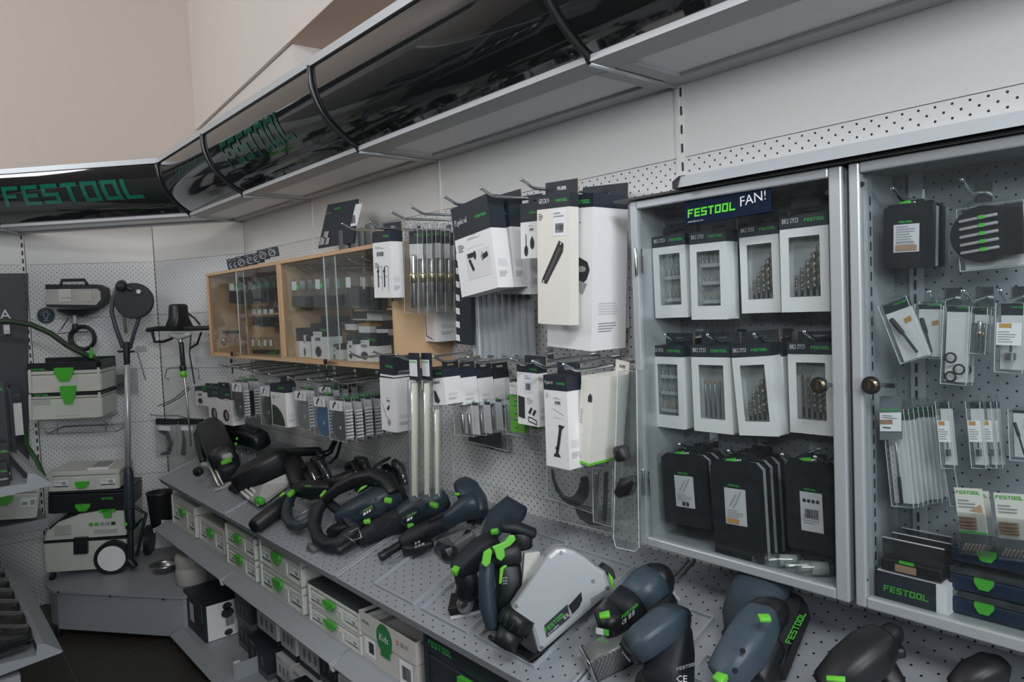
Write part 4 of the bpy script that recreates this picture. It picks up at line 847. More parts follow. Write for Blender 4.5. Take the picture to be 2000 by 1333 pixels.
# dark cassettes
CASS = mat('cassette_black', (.016, .018, .022), .35, bump=.05); GF = 'dark drill cassettes in the left glass cabinet'
def cassette(label, TL, TR, BL, Y, D, n, step, sticker, group=GF, name='drill_cassette', rows=None, lab2=None):
    org, R, w_, h = frame(TL, TR, BL, Y); t = thing(name, label, 'case', group, org, R); a = w_ / 2
    q = MB(); q.prism([(-a, 0), (a, 0), (a, h * .93), (a * .75, h), (-a * .75, h), (-a, h * .93)], CASS, 0, D * .45, 'y'); q.obj('case_front', t, world=False, bev=.002)
    q = MB(); q.prism([(-a * .98, .002), (a * .98, .002), (a * .98, h * .93), (a * .73, h * .99), (-a * .73, h * .99), (-a * .98, h * .93)], mat('cassette_grey', (.30, .33, .36), .4), D * .45, D * .95, 'y'); q.obj('case_back', t, world=False)
    q = MB(); q.tube([(-a * .35, D * .3, h * .985), (-a * .02, D * .3, h * 1.0)], .0065, GRN2, n=8); q.tube([(-.0, D * .3, h * 1.0), (a * .2, D * .3, h * 1.01)], .004, MET, n=6); q.obj('green_clip', t, world=False)
    q = MB(); q.bx(-a * .3, a * .45, D * .5, D * .8, h, h * 1.06, BLACK); q.obj('hang_tab', t, world=False)
    q = MB(); s0, s1, u0, u1 = sticker; poly(q, [(-a + s0 * w_, u0 * h), (-a + s1 * w_, u0 * h), (-a + s1 * w_, u1 * h), (-a + s0 * w_, u1 * h)], INKL)
    o = (0, -.001, 0); xa = -a + s0 * w_; ww = (s1 - s0) * w_; hh = (u1 - u0) * h; q.logo((xa + ww * .2, -.001, (u1 + .02) * h), XX, ZZ, ww * .55, INKG)
    lines(q, xa + ww * .1, (u0 * h + hh * .38), ww * .8, 4, hh * .06, INKM, o)
    if rows == 'bar': bars(q, xa + ww * .2, u0 * h + hh * .35, ww * .6, hh * .22, o=(0, -.0012, 0)); [poly(q, ell(xa + ww * k, u0 * h + hh * .78, ww * .08, ww * .08, 10), INK, .002) for k in (.2, .4, .6, .8)]
    elif rows == 'table': lines(q, xa + ww * .1, (u0 * h + hh * .9), ww * .8, 7, hh * .09, INKM, (0, -.0012, 0)); poly(q, [(xa + ww * .08, u0 * h + hh * .05), (xa + ww * .92, u0 * h + hh * .05), (xa + ww * .92, u0 * h + hh * .25), (xa + ww * .08, u0 * h + hh * .25)], mat('brown_print', (.35, .22, .14), .6), .0022)
    else:
        stroke(q, [(xa + ww * .25, u0 * h + hh * .5), (xa + ww * .55, u0 * h + hh * .85)], hh * .03, INKM, .002); stroke(q, [(xa + ww * .4, u0 * h + hh * .45), (xa + ww * .8, u0 * h + hh * .92)], hh * .03, INKM, .002)
        if rows: poly(q, [(xa + ww * .08, u0 * h + hh * .04), (xa + ww * .65, u0 * h + hh * .04), (xa + ww * .65, u0 * h + hh * .17), (xa + ww * .08, u0 * h + hh * .17)], OCHRE, .0022)
        else: [poly(q, [(xa + ww * k, u0 * h + hh * .05), (xa + ww * (k + .15), u0 * h + hh * .05), (xa + ww * (k + .15), u0 * h + hh * .18), (xa + ww * k, u0 * h + hh * .18)], INK, .0022) for k in (.35, .55)]
    q.obj('label', t, world=False)
    for i in range(n - 1):
        M = WM[t.name].copy(); M.translation = org + V((random.uniform(-.002, .002), step * (i + 1), .002 * i)); clone(t, M, lab2 % ORD[i])
cassette('foremost dark drill cassette in the left stack of the glass cabinet', (1290, 884), (1378, 892), (1290, 1018.6), -.13, .022, 3, .03, (.28, .70, .26, .70), lab2='%s dark cassette from the front in the left stack')
cassette('foremost dark drill cassette with ochre mark in the middle stack', (1386, 897), (1483, 908), (1386, 1077), -.145, .026, 4, .03, (.27, .70, .34, .72), rows='ochre', lab2='%s dark cassette from the front in the middle stack')
cassette('dark drill cassette with barcode label at the right of the glass cabinet', (1531, 897), (1628, 908), (1526, 1064.5), -.12, .04, 1, .03, (.30, .75, .22, .66), rows='bar')
# clear tubes lying at the bottom
for i, (xa, ya, xb, yb, r) in enumerate([(1472, 1105, 1515, 1082, 8), (1500, 1112, 1566, 1088, 13), (1540, 1122, 1605, 1094, 12), (1565, 1128, 1625, 1104, 14)]):
    Y1, Y2 = -.145, -.11; A = atZ(xa, ya, GZ0 + .035); Bp = atZ(xb, yb, GZ0 + .035)
    A = V((max(-.9, A.x), max(A.y, -.15), GZ0 + .012)); 
    A = atY(xa, ya, -.14); Bp = atY(xb, yb, -.10); rr = r * mpp(A); A.z = Bp.z = GZ0 + .013 + rr
    t = thing('clear_tube', ['smallest', 'second', 'third', 'rightmost'][i] + ' of four clear tubes lying at the bottom of the left glass cabinet', 'tube', 'clear tubes lying in the cabinet', A)
    q = MB(); q.tube([A, Bp], rr, CLEAR2, n=14); q.obj('clear_barrel', t); d = (Bp - A); q = MB(); q.tube([A + d * .35, A + d * .85], rr * .93, mat('tube_label', (.5, .49, .47), .5), n=14, rnd=False); q.obj('label', t)
    q = MB(); q.tube([A + d * .97, Bp + d * .04], rr * 1.05, BLACK, n=14, rnd=False); q.obj('end_cap', t)
# hooks in cabinet one
for i, (x, y) in enumerate([(1299, 654), (1382, 654), (1473, 653), (1571, 648), (1327, 868), (1423, 881), (1528, 888), (1592, 893)]):
    hook(x, y, -.15, ['first', 'second', 'third', 'fourth'][i % 4] + ' hook from the left over the ' + ('middle row boxes' if i < 4 else 'dark cassettes') + ' in the glass cabinet', 'hooks in the left glass cabinet', -.012)

# ---- contents of cabinet two
GH = 'packs in the right glass cabinet'
cassette('black drill case with white table label, top left in the right glass cabinet', (1725.7, 402), (1823, 392), (1726.8, 525.8), -.13, .03, 2, .04, (.22, .74, .25, .68), GH, 'drill_case', 'table', '%s black drill case behind the table label one')
t = blister('clear pack with a round black bit holder, top right in the right glass cabinet', (1868, 410), (1998, 390), (1885, 531), -.12, .02, 'none', 1, group=GH, cardh=.35)
q = MB(); a = .055; q.prism([(x, z) for x, z in ell(-.008, .058, .048, .046, 20, PI * .35, PI * 1.75)] + [(.045, .02), (.045, .092)], BLACK, -.008, .006, 'y')
for k in range(5): q.tube([(-.04, -.009, .03 + k * .013), (.012, -.009, .034 + k * .013)], .003, INKM, n=5); q.bx(-.012, -.004, -.0135, -.0125, .030 + k * .013, .036 + k * .013, GRN2)
q.obj('bit_holder', t, world=False)
blister('tilted clear pack with a black square driver, left in the right glass cabinet', (1714.4, 598), (1769, 578), (1758, 713), -.16, .018, 'square', 1, group=GH, cardh=.16)
blister('clear pack with a black driver right of the tilted pack', (1787, 594), (1838, 594), (1789.5, 700), -.12, .018, 'square', 2, .02, group=GH, cardh=.1, lab2=lambda i: 'clear pack just behind the black driver pack')
blister('clear pack with three black rubber rings in the right glass cabinet', (1842.7, 597), (1893, 598), (1843.5, 751), -.13, .018, 'rings', 2, .03, group=GH, cardh=.08, lab2=lambda i: 'clear pack just behind the rubber ring pack')
blister('narrow clear pack with a steel rod right of the rubber rings', (1898, 600), (1929, 601), (1899, 692), -.12, .018, 'tube', 2, .02, group=GH, cardh=.16, lab2=lambda i: 'narrow clear pack behind the steel rod pack')
blister('clear pack with ochre label and round cutter at the right edge', (1945, 592), (2000, 592), (1945, 728), -.14, .03, 'sock', 1, group=GH, cardh=.18)
t = blister('foremost long drill bit pack with dark header in the right glass cabinet', (1722, 800), (1764, 800), (1729, 989), -.145, .014, 'bit', 8, .012, group='long drill bit packs', cardh=.12, lab2=lambda i: ORD[i] + ' long drill bit pack in the row behind the foremost one', jit=.002, dirn=V((.3, 1, 0)))
q = MB(); P = [atY(x, y, -.15) for x, y in [(1718, 860), (1718, 776), (1724, 774), (1754, 774), (1760, 778), (1762, 858)]]; q.slab(P, .0015, mat('grey_hang_card', (.16, .19, .21), .4), (0, 1, 0))
t = thing('hang_card', 'grey hang card with white label in front of the long drill bit packs', 'card', None, P[0]); q.obj('card', t)
q = MB(); o = atY(1719, 843, -.1515); ux = (atY(1761, 843, -.1515) - o).normalized(); W_ = (atY(1761, 843, -.1515) - o).length; q.print_(o, ux, ZZ, [(0, 0, W_, W_ * .92)], INKW); q.print_(o - YY * .0005, ux, ZZ, [(0, W_ * .35, W_ * .6, W_ * .58)], mat('brown_print', (.35, .22, .14), .6)); lines(q, W_ * .15, W_ * .8, W_ * .7, 2, W_ * .1, INKM, o - YY * .0012); lines(q, W_ * .15, W_ * .2, W_ * .6, 1, W_ * .12, INK, o - YY * .0012); q.logo(o + ZZ * W_ * .98 + XX * .002, ux, ZZ, W_ * .85, INKG); q.obj('print', t)
for i, (x, w_) in enumerate([(1826, 26), (1885, 28), (1918, 16), (1932, 14)]):
    blister(['clear tube pack with long bit right of the drill packs', 'clear tube pack in the middle of the right glass cabinet', 'narrow tube pack just right of the middle tube pack', 'rightmost narrow tube pack'][i], (x, 785), (x + w_, 785), (x + 1, 915), -.13 + .02 * i, .022, 'sock', 1, group=GH, cardh=.12)
blister('tall narrow clear pack hanging behind the long drill packs', (1842, 905), (1862, 905), (1844, 990), -.08, .015, 'empty', 1, group=GH)
blister('grey clear pack right edge middle of the right glass cabinet', (1968, 800), (2010, 802), (1970, 900), -.10, .03, 'square', 1, group=GH, cardh=.1)
def woodcard(label, TL, TR, BL, Y, tri):
    org, R, w_, h = frame(TL, TR, BL, Y); t = thing('sanding_card', label, 'card', 'white cards with green lettering', org, R); a = w_ / 2
    q = MB(); q.bx(-a, a, .001, .003, h * .3, h, CREAM); q.obj('card', t, world=False)
    q = MB(); q.logo((-a * .9, .001, h * .91), XX, ZZ, a * 1.75, GRN2); lines(q, -a * .8, h * .80, a * 1.3, 3, h * .05, INKM, (0, .0004, 0))
    if tri: q.add([(-a * .1, 0, h * .65), (a * .9, 0, h * .63), (a * .8, 0, h * .76)], [(0, 1, 2)], KRAFT)
    q.bx(-a, a, -.0002, .001, h * .30, h * .33, GRN2) if tri else None
    q.obj('print', t, world=False)
    q = MB(); q.prism([(-a, 0), (a, 0), (a, h * .62), (-a, h * .62)], CLEAR, -.014, .0, 'y'); q.obj('clear_shell', t, world=False)
    q = MB()
    for k in range(4): q.tube([(-a * .75, -.006, h * (.4 + .05 * k)), (a * .4, -.006, h * (.4 + .05 * k))], h * .02, mat('copper_bit', (.30, .17, .10), .4, metal=.5), n=6)
    for k in range(6): q.tube([(-a * .8 + k * a * .25, -.006, h * .05), (-a * .5 + k * a * .25, -.006, h * .15)], h * .018, mat('drill_steel', (.34, .29, .25), .35, metal=.6), n=5)
    q.obj('loose_bits', t, world=False)
woodcard('white card with wood wedge picture and copper bits in the right glass cabinet', (1862.6, 953), (1917, 956), (1862.6, 1076), -.145, True)
woodcard('second white card directly behind the wood wedge one', (1876, 958), (1930, 961), (1876, 1078), -.12, False)
woodcard('white card with loose screws at the right edge', (1939.7, 963), (2002, 967), (1932, 1086), -.15, False)
for i in range(3):
    A = atY(1719 + i * 19, 1052 - i * 9, -.15 + .035 * i); t = thing('tray_case', ['foremost', 'middle', 'rearmost'][i] + ' of three dark clear lidded trays stacked low in the right glass cabinet', 'case', 'dark trays low in the cabinet', A)
    x0, x1 = A.x, A.x + .10; y0 = A.y; q = MB(); q.bx(x0, x1, y0, y0 + .03, A.z - .056, A.z - .034, BLACK); q.obj('tray', t, bev=.003)
    q = MB(); q.bx(x0, x1, y0 + .01, y0 + .013, A.z - .034, A.z, glassy('smoky_lid', (.55, .56, .58), 2, .05, .1, (.2, .2, .2)) if 'smoky_lid' not in MATS else MATS['smoky_lid']); q.tube([(x0, y0 + .011, A.z), (x1, y0 + .011, A.z)], .0015, INKL, n=5); q.obj('lid', t)
    if i == 0: q = MB(); q.print_((x0 + .025, y0 - .0005, A.z - .053), XX, ZZ, [(0, 0, .035, .013)], mat('brown_print', (.35, .22, .14), .6)); q.print_((x0 + .032, y0 - .0005, A.z - .038), XX, ZZ, [(0, 0, .025, .006)], GRN2); q.obj('label', t)
A = atY(1711, 1052, -.15); zb, zt_ = GZ0 + .013, A.z - .058; t = thing('wide_carton', 'black and white box with green lettering on the floor of the right glass cabinet', 'box', GH, (A.x + .05, -.15, zb))
q = MB(); q.bx(A.x, A.x + .115, -.15, -.06, zb, zt_, WHITE); q.obj('carton_body', t); q = MB(); q.bx(A.x, A.x + .098, -.151, -.15, zb, zt_, DARKP); q.logo((A.x + .012, -.151, zb + (zt_ - zb) * .35), XX, ZZ, .074, GRN2); q.obj('print', t)
for i, z in enumerate((.016, .057, .106)):
    x0 = atY(1846, 1130, -.14).x + (.004 if i == 2 else 0); q = MB(); ww = .15; t = thing('small_organizer', ['bottom', 'middle', 'top'][i] + ' of three small navy cases with green latches in the right glass cabinet', 'case', 'small navy cases', (x0 + ww / 2, -.08, GZ0 + z))
    q.bx(x0, x0 + ww, -.125, -.03, GZ0 + z, GZ0 + z + .026, mat('case_navy', (.008, .02, .05), .4)); q.obj('case_body', t, bev=.003)
    q = MB(); q.bx(x0, x0 + ww, -.125, -.03, GZ0 + z + .027, GZ0 + z + .038, glassy('case_lid_clear', (.6, .63, .66), 2, .08, .12, (.3, .33, .36)) if 'case_lid_clear' not in MATS else MATS['case_lid_clear']); q.obj('lid', t, bev=.003)
    q = MB(); q.T = Matrix.Translation((x0 + ww * .36, -.126, GZ0 + z + .020)); q.prism([(-.014, .008), (.014, .008), (.014, 0), (.007, -.010), (-.007, -.010), (-.014, 0)], GRN2, -.004, .001, 'y'); q.obj('latch', t, bev=.001)
for i, (x, y) in enumerate([(1743, 367), (1878, 350), (1815, 570), (1881, 568), (1953, 567)]):
    hook(x, y, -.13, ['first', 'second', 'third', 'fourth', 'fifth'][i] + ' hook counted from the upper left inside the right glass cabinet', 'hooks in the right glass cabinet', -.012)
# ================================================================ CORNER GOODS
def nplane(a, c):
    d = (V((c[0], c[1], 0)) - V((a[0], a[1], 0))).normalized(); return V((a[0], a[1], 0)), V((-d.y, d.x, 0)), d
B1P, B1N, B1D = nplane(P6, P3); B2P, B2N, B2D = nplane(P3, PC)
def atB1(x, y, off): return atP(x, y, B1P - B1N * off, B1N)
def atB2(x, y, off): return atP(x, y, B2P - B2N * off, B2N)
def frameP(TL, TR, BL, f):
    p0, p1, p2 = f(*TL), f(*TR), f(*BL); ux = (p1 - p0).normalized(); w_ = (p1 - p0).length; dn = p2 - p0; dn -= ux * dn.dot(ux); h = dn.length; uz = -dn.normalized()
    return p0 + ux * w_ / 2 - uz * h, Matrix((ux, uz.cross(ux), uz)).transposed(), w_, h
PODZ = .257
pod = [V((x * K, y * K)) for x, y in [(-2.94, -.65), (-2.91, -.645), (-2.545, -.368), (-2.505, -.335), (-2.5, -.01), (-2.65, -.01), (-3.09, -.20), (-3.28, -.60), (-3.0, -.655)]]
t = thing('corner_podium', 'grey steel corner podium carrying the white vacuum and canister', 'podium', None, (pod[2].x, pod[2].y, 0))
q = MB(); q.prism([tuple(p) for p in pod], STEEL, PODZ - .012, PODZ, 'z'); q.obj('top_plate', t)
q = MB(); q.prism([(p.x * 1.0 + (pod[6].x - p.x) * .015, p.y + (pod[6].y - p.y) * .03) for p in pod], STEEL, .05, PODZ - .012, 'z'); q.obj('front_panel', t)
for i in (1, 2): q = MB(); q.tube([(pod[i].x - .04, pod[i].y + .02, 0), (pod[i].x - .04, pod[i].y + .02, .055)], .016, BLACK, n=10); q.obj('foot', t)
q = MB()
for x, y in ((117, 1154), (218, 1162), (322, 1168)): p = atP(x, y, V((pod[1].x, pod[1].y, 0)), V((-(pod[2] - pod[1]).y, (pod[2] - pod[1]).x, 0)).normalized()); q.disc(p + V((.006, -.008, -.004)), .005, (.6, -.8, 0), .003, BLACK, 10)
q.obj('screw', t)
# case builder (local frame: x across, y into depth, z up)
def case_parts(t, w_, h, d, body=SYS, latch=True, labels=True, dark=False, lid=.28, lx=.5, lw=.045, solid=False, logo=False, lz=None, ls=None):
    a = w_ / 2; q = MB(); q.bx(-a, a, 0, d, 0, h * (1 - lid) - .002, body); q.obj('case_body', t, world=False, bev=.006)
    q = MB(); q.bx(-a, a, 0, d, h * (1 - lid), h, body); q.obj('lid', t, world=False, bev=.006)
    q = MB(); q.bx(-a * .32, a * .32, -.004, 0, h * .12, h * (1 - lid) - .012, body); q.bx(-a * .97, -a * .90, -.006, 0, h * .02, h * .98, body); q.bx(a * .90, a * .97, -.006, 0, h * .02, h * .98, body); q.bx(-a * .9, a * .9, -.004, 0, 0, h * .08, body); q.obj('rib', t, world=False)
    if latch:
        s = ls or min(lw * 1.1, h * .42); zc = lz if lz else h * .62
        q = MB(); q.T = Matrix.Translation((w_ * (lx - .5), 0, zc)); q.prism([(-lw, s * .42), (lw, s * .42), (lw, s * .05), (lw * .5, -s * .55), (-lw * .5, -s * .55), (-lw, s * .05)], GRN2, -.016, -.004, 'y'); q.obj('latch', t, world=False, bev=.004)
    if labels and not dark:
        q = MB()
        for s in (-1, 1):
            x0 = s * a * .66 - a * .2; q.T = Matrix.Translation((0, -.001, 0)); poly(q, [(x0, h * .22), (x0 + a * .4, h * .22), (x0 + a * .4, h * .55), (x0, h * .55)], INKW); poly(q, [(x0, h * .22), (x0 + a * .4, h * .22), (x0 + a * .4, h * .27), (x0, h * .27)], DARKP, .0015)
            q.T = Matrix.Translation((0, -.0022, 0)); lines(q, x0 + a * .04, h * .47, a * .2, 2, h * .06, INKM); poly(q, [(x0 + a * .22, h * .32), (x0 + a * .34, h * .32), (x0 + a * .34, h * .48), (x0 + a * .22, h * .48)], INKM, .0005)
        q.obj('label', t, world=False)
    if logo: q = MB(); q.logo((-a * .9, -.0006, h * (1 - lid * .6)), XX, ZZ, a * .55, INKG); q.obj('lettering', t, world=False)
def pcase(label, TL, TR, BL, f, d, group='corner cases', name='tool_case', **kw):
    org, R, w_, h = frameP(TL, TR, BL, f); t = thing(name, label, 'case', group, org, R); case_parts(t, w_, h, d, **kw); return t, w_, h
VO = 0
for o_ in [k * .01 for k in range(20, 90)]:
    if atB1(180, 1122, o_).z > PODZ: VO = o_; break
fv = lambda x, y: atB1(x, y, VO)
# the white vacuum on the podium
org, R, w_, h = frameP((85, 1000), (247, 992), (88, 1119), fv); org.z = max(org.z, PODZ + .022); a = w_ / 2; D = .36
t = thing('vacuum_cleaner', 'white wheeled vacuum standing on the corner podium under the stacked cases', 'vacuum', None, org, R)
X_ = lambda px: (px - 166.5) / 162 * w_; Z_ = lambda py: (1119 - py) / 119 * h
q = MB(); q.prism([(X_(90), 0), (X_(215), 0), (X_(246), Z_(1100)), (X_(247), Z_(1058)), (X_(86), Z_(1063)), (X_(88), Z_(1105))], SYS, 0, D, 'y'); q.obj('tank', t, world=False, bev=.008)
q = MB(); q.bx(X_(85), X_(247), -.003, D * .98, Z_(1062), Z_(1057), BLACK); q.obj('seal_band', t, world=False)
q = MB(); q.prism([(X_(86), Z_(1057)), (X_(247), Z_(1055)), (X_(247), Z_(1007)), (X_(190), Z_(1005)), (X_(150), Z_(1010)), (X_(115), Z_(1021)), (X_(92), Z_(1038))], SYS, .002, D * .95, 'y'); q.obj('hood', t, world=False, bev=.008)
q = MB(); q.prism([(X_(97), Z_(1031)), (X_(116), Z_(1017)), (X_(150), Z_(1006)), (X_(150), Z_(1010)), (X_(115), Z_(1021)), (X_(97), Z_(1036))], BLACK, -.002, D * .9, 'y'); q.obj('edge_trim', t, world=False)
q = MB(); q.prism([(X_(145), Z_(1085)), (X_(172), Z_(1085)), (X_(172), Z_(1053)), (X_(145), Z_(1053))], BLACK, -.022, .0, 'y'); q.obj('front_latch', t, world=False, bev=.003)
q = MB()
for k in range(8): q.bx(X_(106), X_(138), -.002, .002, Z_(1048 - k * 2.6), Z_(1047 - k * 2.6) , SYSD)
q.bx(X_(182), X_(228), -.003, .002, Z_(1048), Z_(1041), SYSD); q.obj('vent', t, world=False)
q = MB()
for k, c_ in enumerate((GRN2, GRN2, INKM, INKM, INK)): q.bx(X_(173 + k * 11), X_(181 + k * 11), -.003, .002, Z_(1033), Z_(1027), c_)
q.obj('sticker', t, world=False)
q = MB(); q.prism([(X_(194), Z_(1006)), (X_(226), Z_(1006)), (X_(226), Z_(1001)), (X_(220), Z_(1001)), (X_(218), Z_(1017)), (X_(204), Z_(1017)), (X_(201), Z_(1001)), (X_(194), Z_(1001))][::-1], GRN2, -.015, .0, 'y'); q.obj('latch', t, world=False, bev=.002)
q = MB(); c_ = (X_(222), -.035, .075 * w_ / .34 - .021); q.disc(c_, .075 * w_ / .34, (0, -1, 0), .01, BLACK, 32); q.disc((c_[0], -.03, c_[2]), .075 * w_ / .34, (0, 1, 0), .03, BLACK, 32); q.disc((c_[0], -.045, c_[2]), .058 * w_ / .34, (0, -1, 0), .004, INKW, 28); q.obj('wheel', t, world=False)
q = MB(); c_ = (X_(262), D * .75, .06); q.disc(c_, .075 * w_ / .34, (1, 0, 0), .03, BLACK, 24); q.obj('wheel', t, world=False)
q = MB(); q.disc((X_(97), -.0, Z_(1128)), .022, (1, 0, 0), .022, BLACK, 14); q.obj('caster', t, world=False)
def fv2(x, y): return atB1(x, y, VO - .02)
t, w_, h = pcase('dark grey case with green latch standing on the white vacuum', (93, 962), (250, 956), (96, 1004), fv2, .30, body=BLACK, dark=True, lid=.12, lw=.036, lx=.44, lz=.03)
q = MB(); q.logo((w_ * .12, -.0006, h * .55), XX, ZZ, w_ * .2, INKG); q.obj('lettering', t, world=False)
t, w_, h = pcase('light grey case with two labels on top of the dark case', (95, 923), (234, 917), (97, 961), fv2, .28, lid=.25, lw=.034, lx=.47, lz=.032)
q = MB(); q.bx(w_ * .02, w_ * .32, .02, .20, h, h + .008, WHITE); q.bx(w_ * .05, w_ * .28, .04, .18, h + .008, h + .012, INKM); o = q.obj('flyer', None, world=False); o.matrix_world = WM[t.name]; tag(o, 'printed flyers lying on the light grey case above the vacuum', 'flyer')
# case-shaped vacuum on the wire basket
fu = lambda x, y: atB1(x, y, .31)
t, w_, h = pcase('upper light grey case with dark band of the two stacked on the wire basket', (53, 722), (197, 717), (56, 769), fu, .27, lid=.26, lx=.5, lw=.046, ls=.075, labels=False, lz=.10, name='case_vacuum')
q = MB(); q.bx(-w_ / 2 - .002, w_ / 2 + .002, -.002, .27, h * .9, h * 1.0, BLACK); q.bx(-w_ / 2, w_ / 2, .0, .02, h, h + .03, BLACK); q.bx(w_ / 2 - .02, w_ / 2, .0, .27, h, h + .035, BLACK); q.bx(-w_ / 2, w_ / 2, .25, .27, h, h + .045, BLACK); q.logo((-w_ * .45, -.003, h * .93), XX, ZZ, w_ * .2, INKG, .001); q.obj('dark_rim', t, world=False)
t, w_, h = pcase('lower light grey vacuum case standing on the wire basket', (54, 770), (199, 765), (60, 821), fu, .27, lid=.22, lx=.55, lw=.038, ls=.10, labels=False, lz=.135, name='case_vacuum')
q = MB(); q.bx(-w_ / 2 - .002, w_ / 2 + .002, -.002, .27, h * .88, h * 1.0, BLACK); q.logo((-w_ * .42, -.003, h * .9), XX, ZZ, w_ * .2, INKG, .001)
q.obj('dark_rim', t, world=False); q = MB()
for k in range(7): q.bx(-w_ * .43 + k * .012, -w_ * .43 + k * .012 + .008, -.002, 0, h * .55, h * .75, SYSD)
q.obj('vent', t, world=False)
t = thing('wire_basket', 'wire basket shelf under the two light grey vacuum cases', 'basket', None, fu(140, 845))
q = MB(); A, Bq, C, D_ = fu(75, 822), fu(203, 820), fu(92, 848), fu(228, 843)
inn = -B1N * -.26
for P, Q in ((A, C), (C, D_), (D_, Bq), (A, Bq), (fu(112, 823), fu(112, 848)), (fu(205, 822), fu(208, 843)), (A, A + inn), (Bq, Bq + inn), (C, C + inn), (D_, D_ + inn), (C + inn, D_ + inn)): q.tube([P, Q], .0035, mat('wire_grey', (.22, .23, .24), .4, metal=.6), n=6)
q.obj('wire_frame', t)
# work lamp
fl_ = lambda x, y: atB1(x, y, .16); lp = lambda *P: [fl_(*p) for p in P]
t = thing('work_lamp', 'round cornered work lamp with carry handle hung high in the corner', 'lamp', None, fl_(145, 600))
q = MB(); q.slab(lp((90, 596), (94, 563), (192, 563), (199, 570), (199, 586), (188, 598)), .1, mat('lamp_lens', (.46, .46, .44), .3), B1N); q.obj('lens_body', t)
q = MB(); q.slab([p - B1N * .004 for p in lp((89, 565), (89, 556), (190, 556), (203, 562), (205, 580), (202, 592), (190, 602), (92, 600), (90, 595), (188, 596), (197, 586), (197, 570), (190, 564))], .108, NAVY2, B1N); q.obj('frame', t)
q = MB(); q.tube(lp((119, 557), (121, 548), (165, 547), (170, 556)), .009, NAVY2); q.obj('carry_handle', t)
q = MB(); q.lathe([(.02, -.045), (.06, -.035), (.1, -.012), (.11, 0), (0, 0)], fl_(148, 603) + B1N * .05, NAVY2, n=24); q.obj('base_dome', t)
q = MB(); q.tube(lp((146, 618), (147, 638)), .010, SYSD); q.tube(lp((147, 636), (147, 645)), .016, BLACK); q.obj('stem', t)
q = MB(); q.print_(fl_(116, 590) - B1N * .002, B1D, ZZ, [(0, 0, .06, .07)], mat('pale_lens', (.62, .62, .60), .4)); q.print_(fl_(153, 590) - B1N * .002, B1D, ZZ, [(0, 0, .07, .06)], mat('pale_lens2', (.52, .48, .43), .4)); q.logo(fl_(120, 584) - B1N * .003, B1D, ZZ, .05, GRN2); q.obj('print', t)
c_ = fl_(159, 661); u_ = B1D; q = MB()
for r, o in ((.062, .0), (.058, .012), (.066, .02), (.055, .03)): q.tube([c_ + B1N * o + u_ * r * math.cos(k * PI / 12) + ZZ * r * 1.05 * math.sin(k * PI / 12) for k in range(25)], .0065, BLACK, n=8, rnd=False, cap=False)
q.tube(lp((133, 622), (122, 640), (112, 652), (140, 650), (172, 648)), .003, BLACK, n=6); tag(q.obj('cable_coil'), 'coiled black cable hanging under the work lamp', 'cable')
P = atB1(90, 617, .004); t = thing('bulb_sign', 'round dark sign with a light bulb drawing beside the work lamp', 'sign', None, P)
q = MB(); q.disc(P, .048, -B1N, .002, mat('sign_rim', (.18, .33, .28), .5), 32); q.disc(P, .043, -B1N, .003, mat('sign_dark', (.03, .05, .075), .5), 32); q.obj('disc', t)
q = MB(); o = P - B1N * .0036
def SP(x, z): return o + B1D * x + ZZ * z
pts = [SP(.013 * math.cos(k), .008 + .014 * math.sin(k)) for k in [PI * (-.25 + 1.5 * j / 10) for j in range(11)]]; pts = [SP(-.004 if 0 else .006, -.014)] + pts + [SP(-.006, -.014)]
q.tube(pts, .0012, INKW, n=4); q.tube([SP(-.005, -.018), SP(.005, -.018)], .002, INKW, n=4); q.tube([SP(-.012, -.028), SP(.012, -.028)], .0015, INKW, n=4)
for k in range(7): aa = PI * k / 6; q.tube([SP(.020 * math.cos(aa), .009 + .020 * math.sin(aa)), SP(.026 * math.cos(aa), .009 + .026 * math.sin(aa))], .0011, INKW, n=4)
q.obj('drawing', t)
q = MB(); hs = [atB1(x, y, .40 - i * .02) for i, (x, y) in enumerate([(-20, 628), (20, 628), (60, 634), (100, 652), (130, 674), (160, 690), (185, 700), (193, 708), (190, 716)])]
q.tube(hs, .0145, mat('hose_green', (.02, .045, .02), .5, bump=.4, scale=300), n=10); tag(q.obj('vacuum_hose'), 'dark green vacuum hose arching from the left edge into the upper case', 'hose')
q = MB(); q.tube([atB1(178, 680, .3), atB1(178, 698, .3)], [.006, .012], GRN2, n=8); q.tube([atB1(172, 690, .3), atB1(186, 692, .3)], .005, GRN2); tag(q.obj('hose_clip'), 'bright green hose clip above the upper light grey case', 'clip')
# long reach sander
fs = lambda x, y: atB1(x, y, VO + .07); L_ = lambda *P: [fs(*p) for p in P]
t = thing('long_reach_sander', 'long reach sander with round head and aluminium pole leaning before the corner', 'sander', None, fs(258, 1105))
q = MB(); q.disc(fs(262, 588) + B1N * .02, .095, -B1N, .035, NAVY2, 32); q.obj('sanding_head', t, bev=.006)
q = MB(); q.tube([fs(235, 556) + B1N * .03, fs(240, 560) - B1N * .04], .026, NAVY2, n=14); q.tube(L_((243, 560), (258, 566)), .02, BLACK, n=10); q.disc(fs(273, 570) - B1N * .022, .012, -B1N, .004, INKL, 8); q.obj('motor_hub', t)
q = MB(); q.tube(L_((228, 562), (220, 585), (218, 610), (226, 640), (240, 678)), [.010, .011, .011, .011, .012], NAVY, n=8); q.tube(L_((270, 600), (272, 620), (262, 650), (254, 680)), .010, NAVY, n=8); q.obj('fork', t)
q = MB(); q.tube(L_((242, 585), (241, 610), (246, 650)), .008, mat('corrugated_hose', (.10, .10, .10), .4, bump=.5, scale=200), n=8); q.tube(L_((240, 582), (250, 584), (264, 590)), .012, SYSD); q.obj('inner_hose', t)
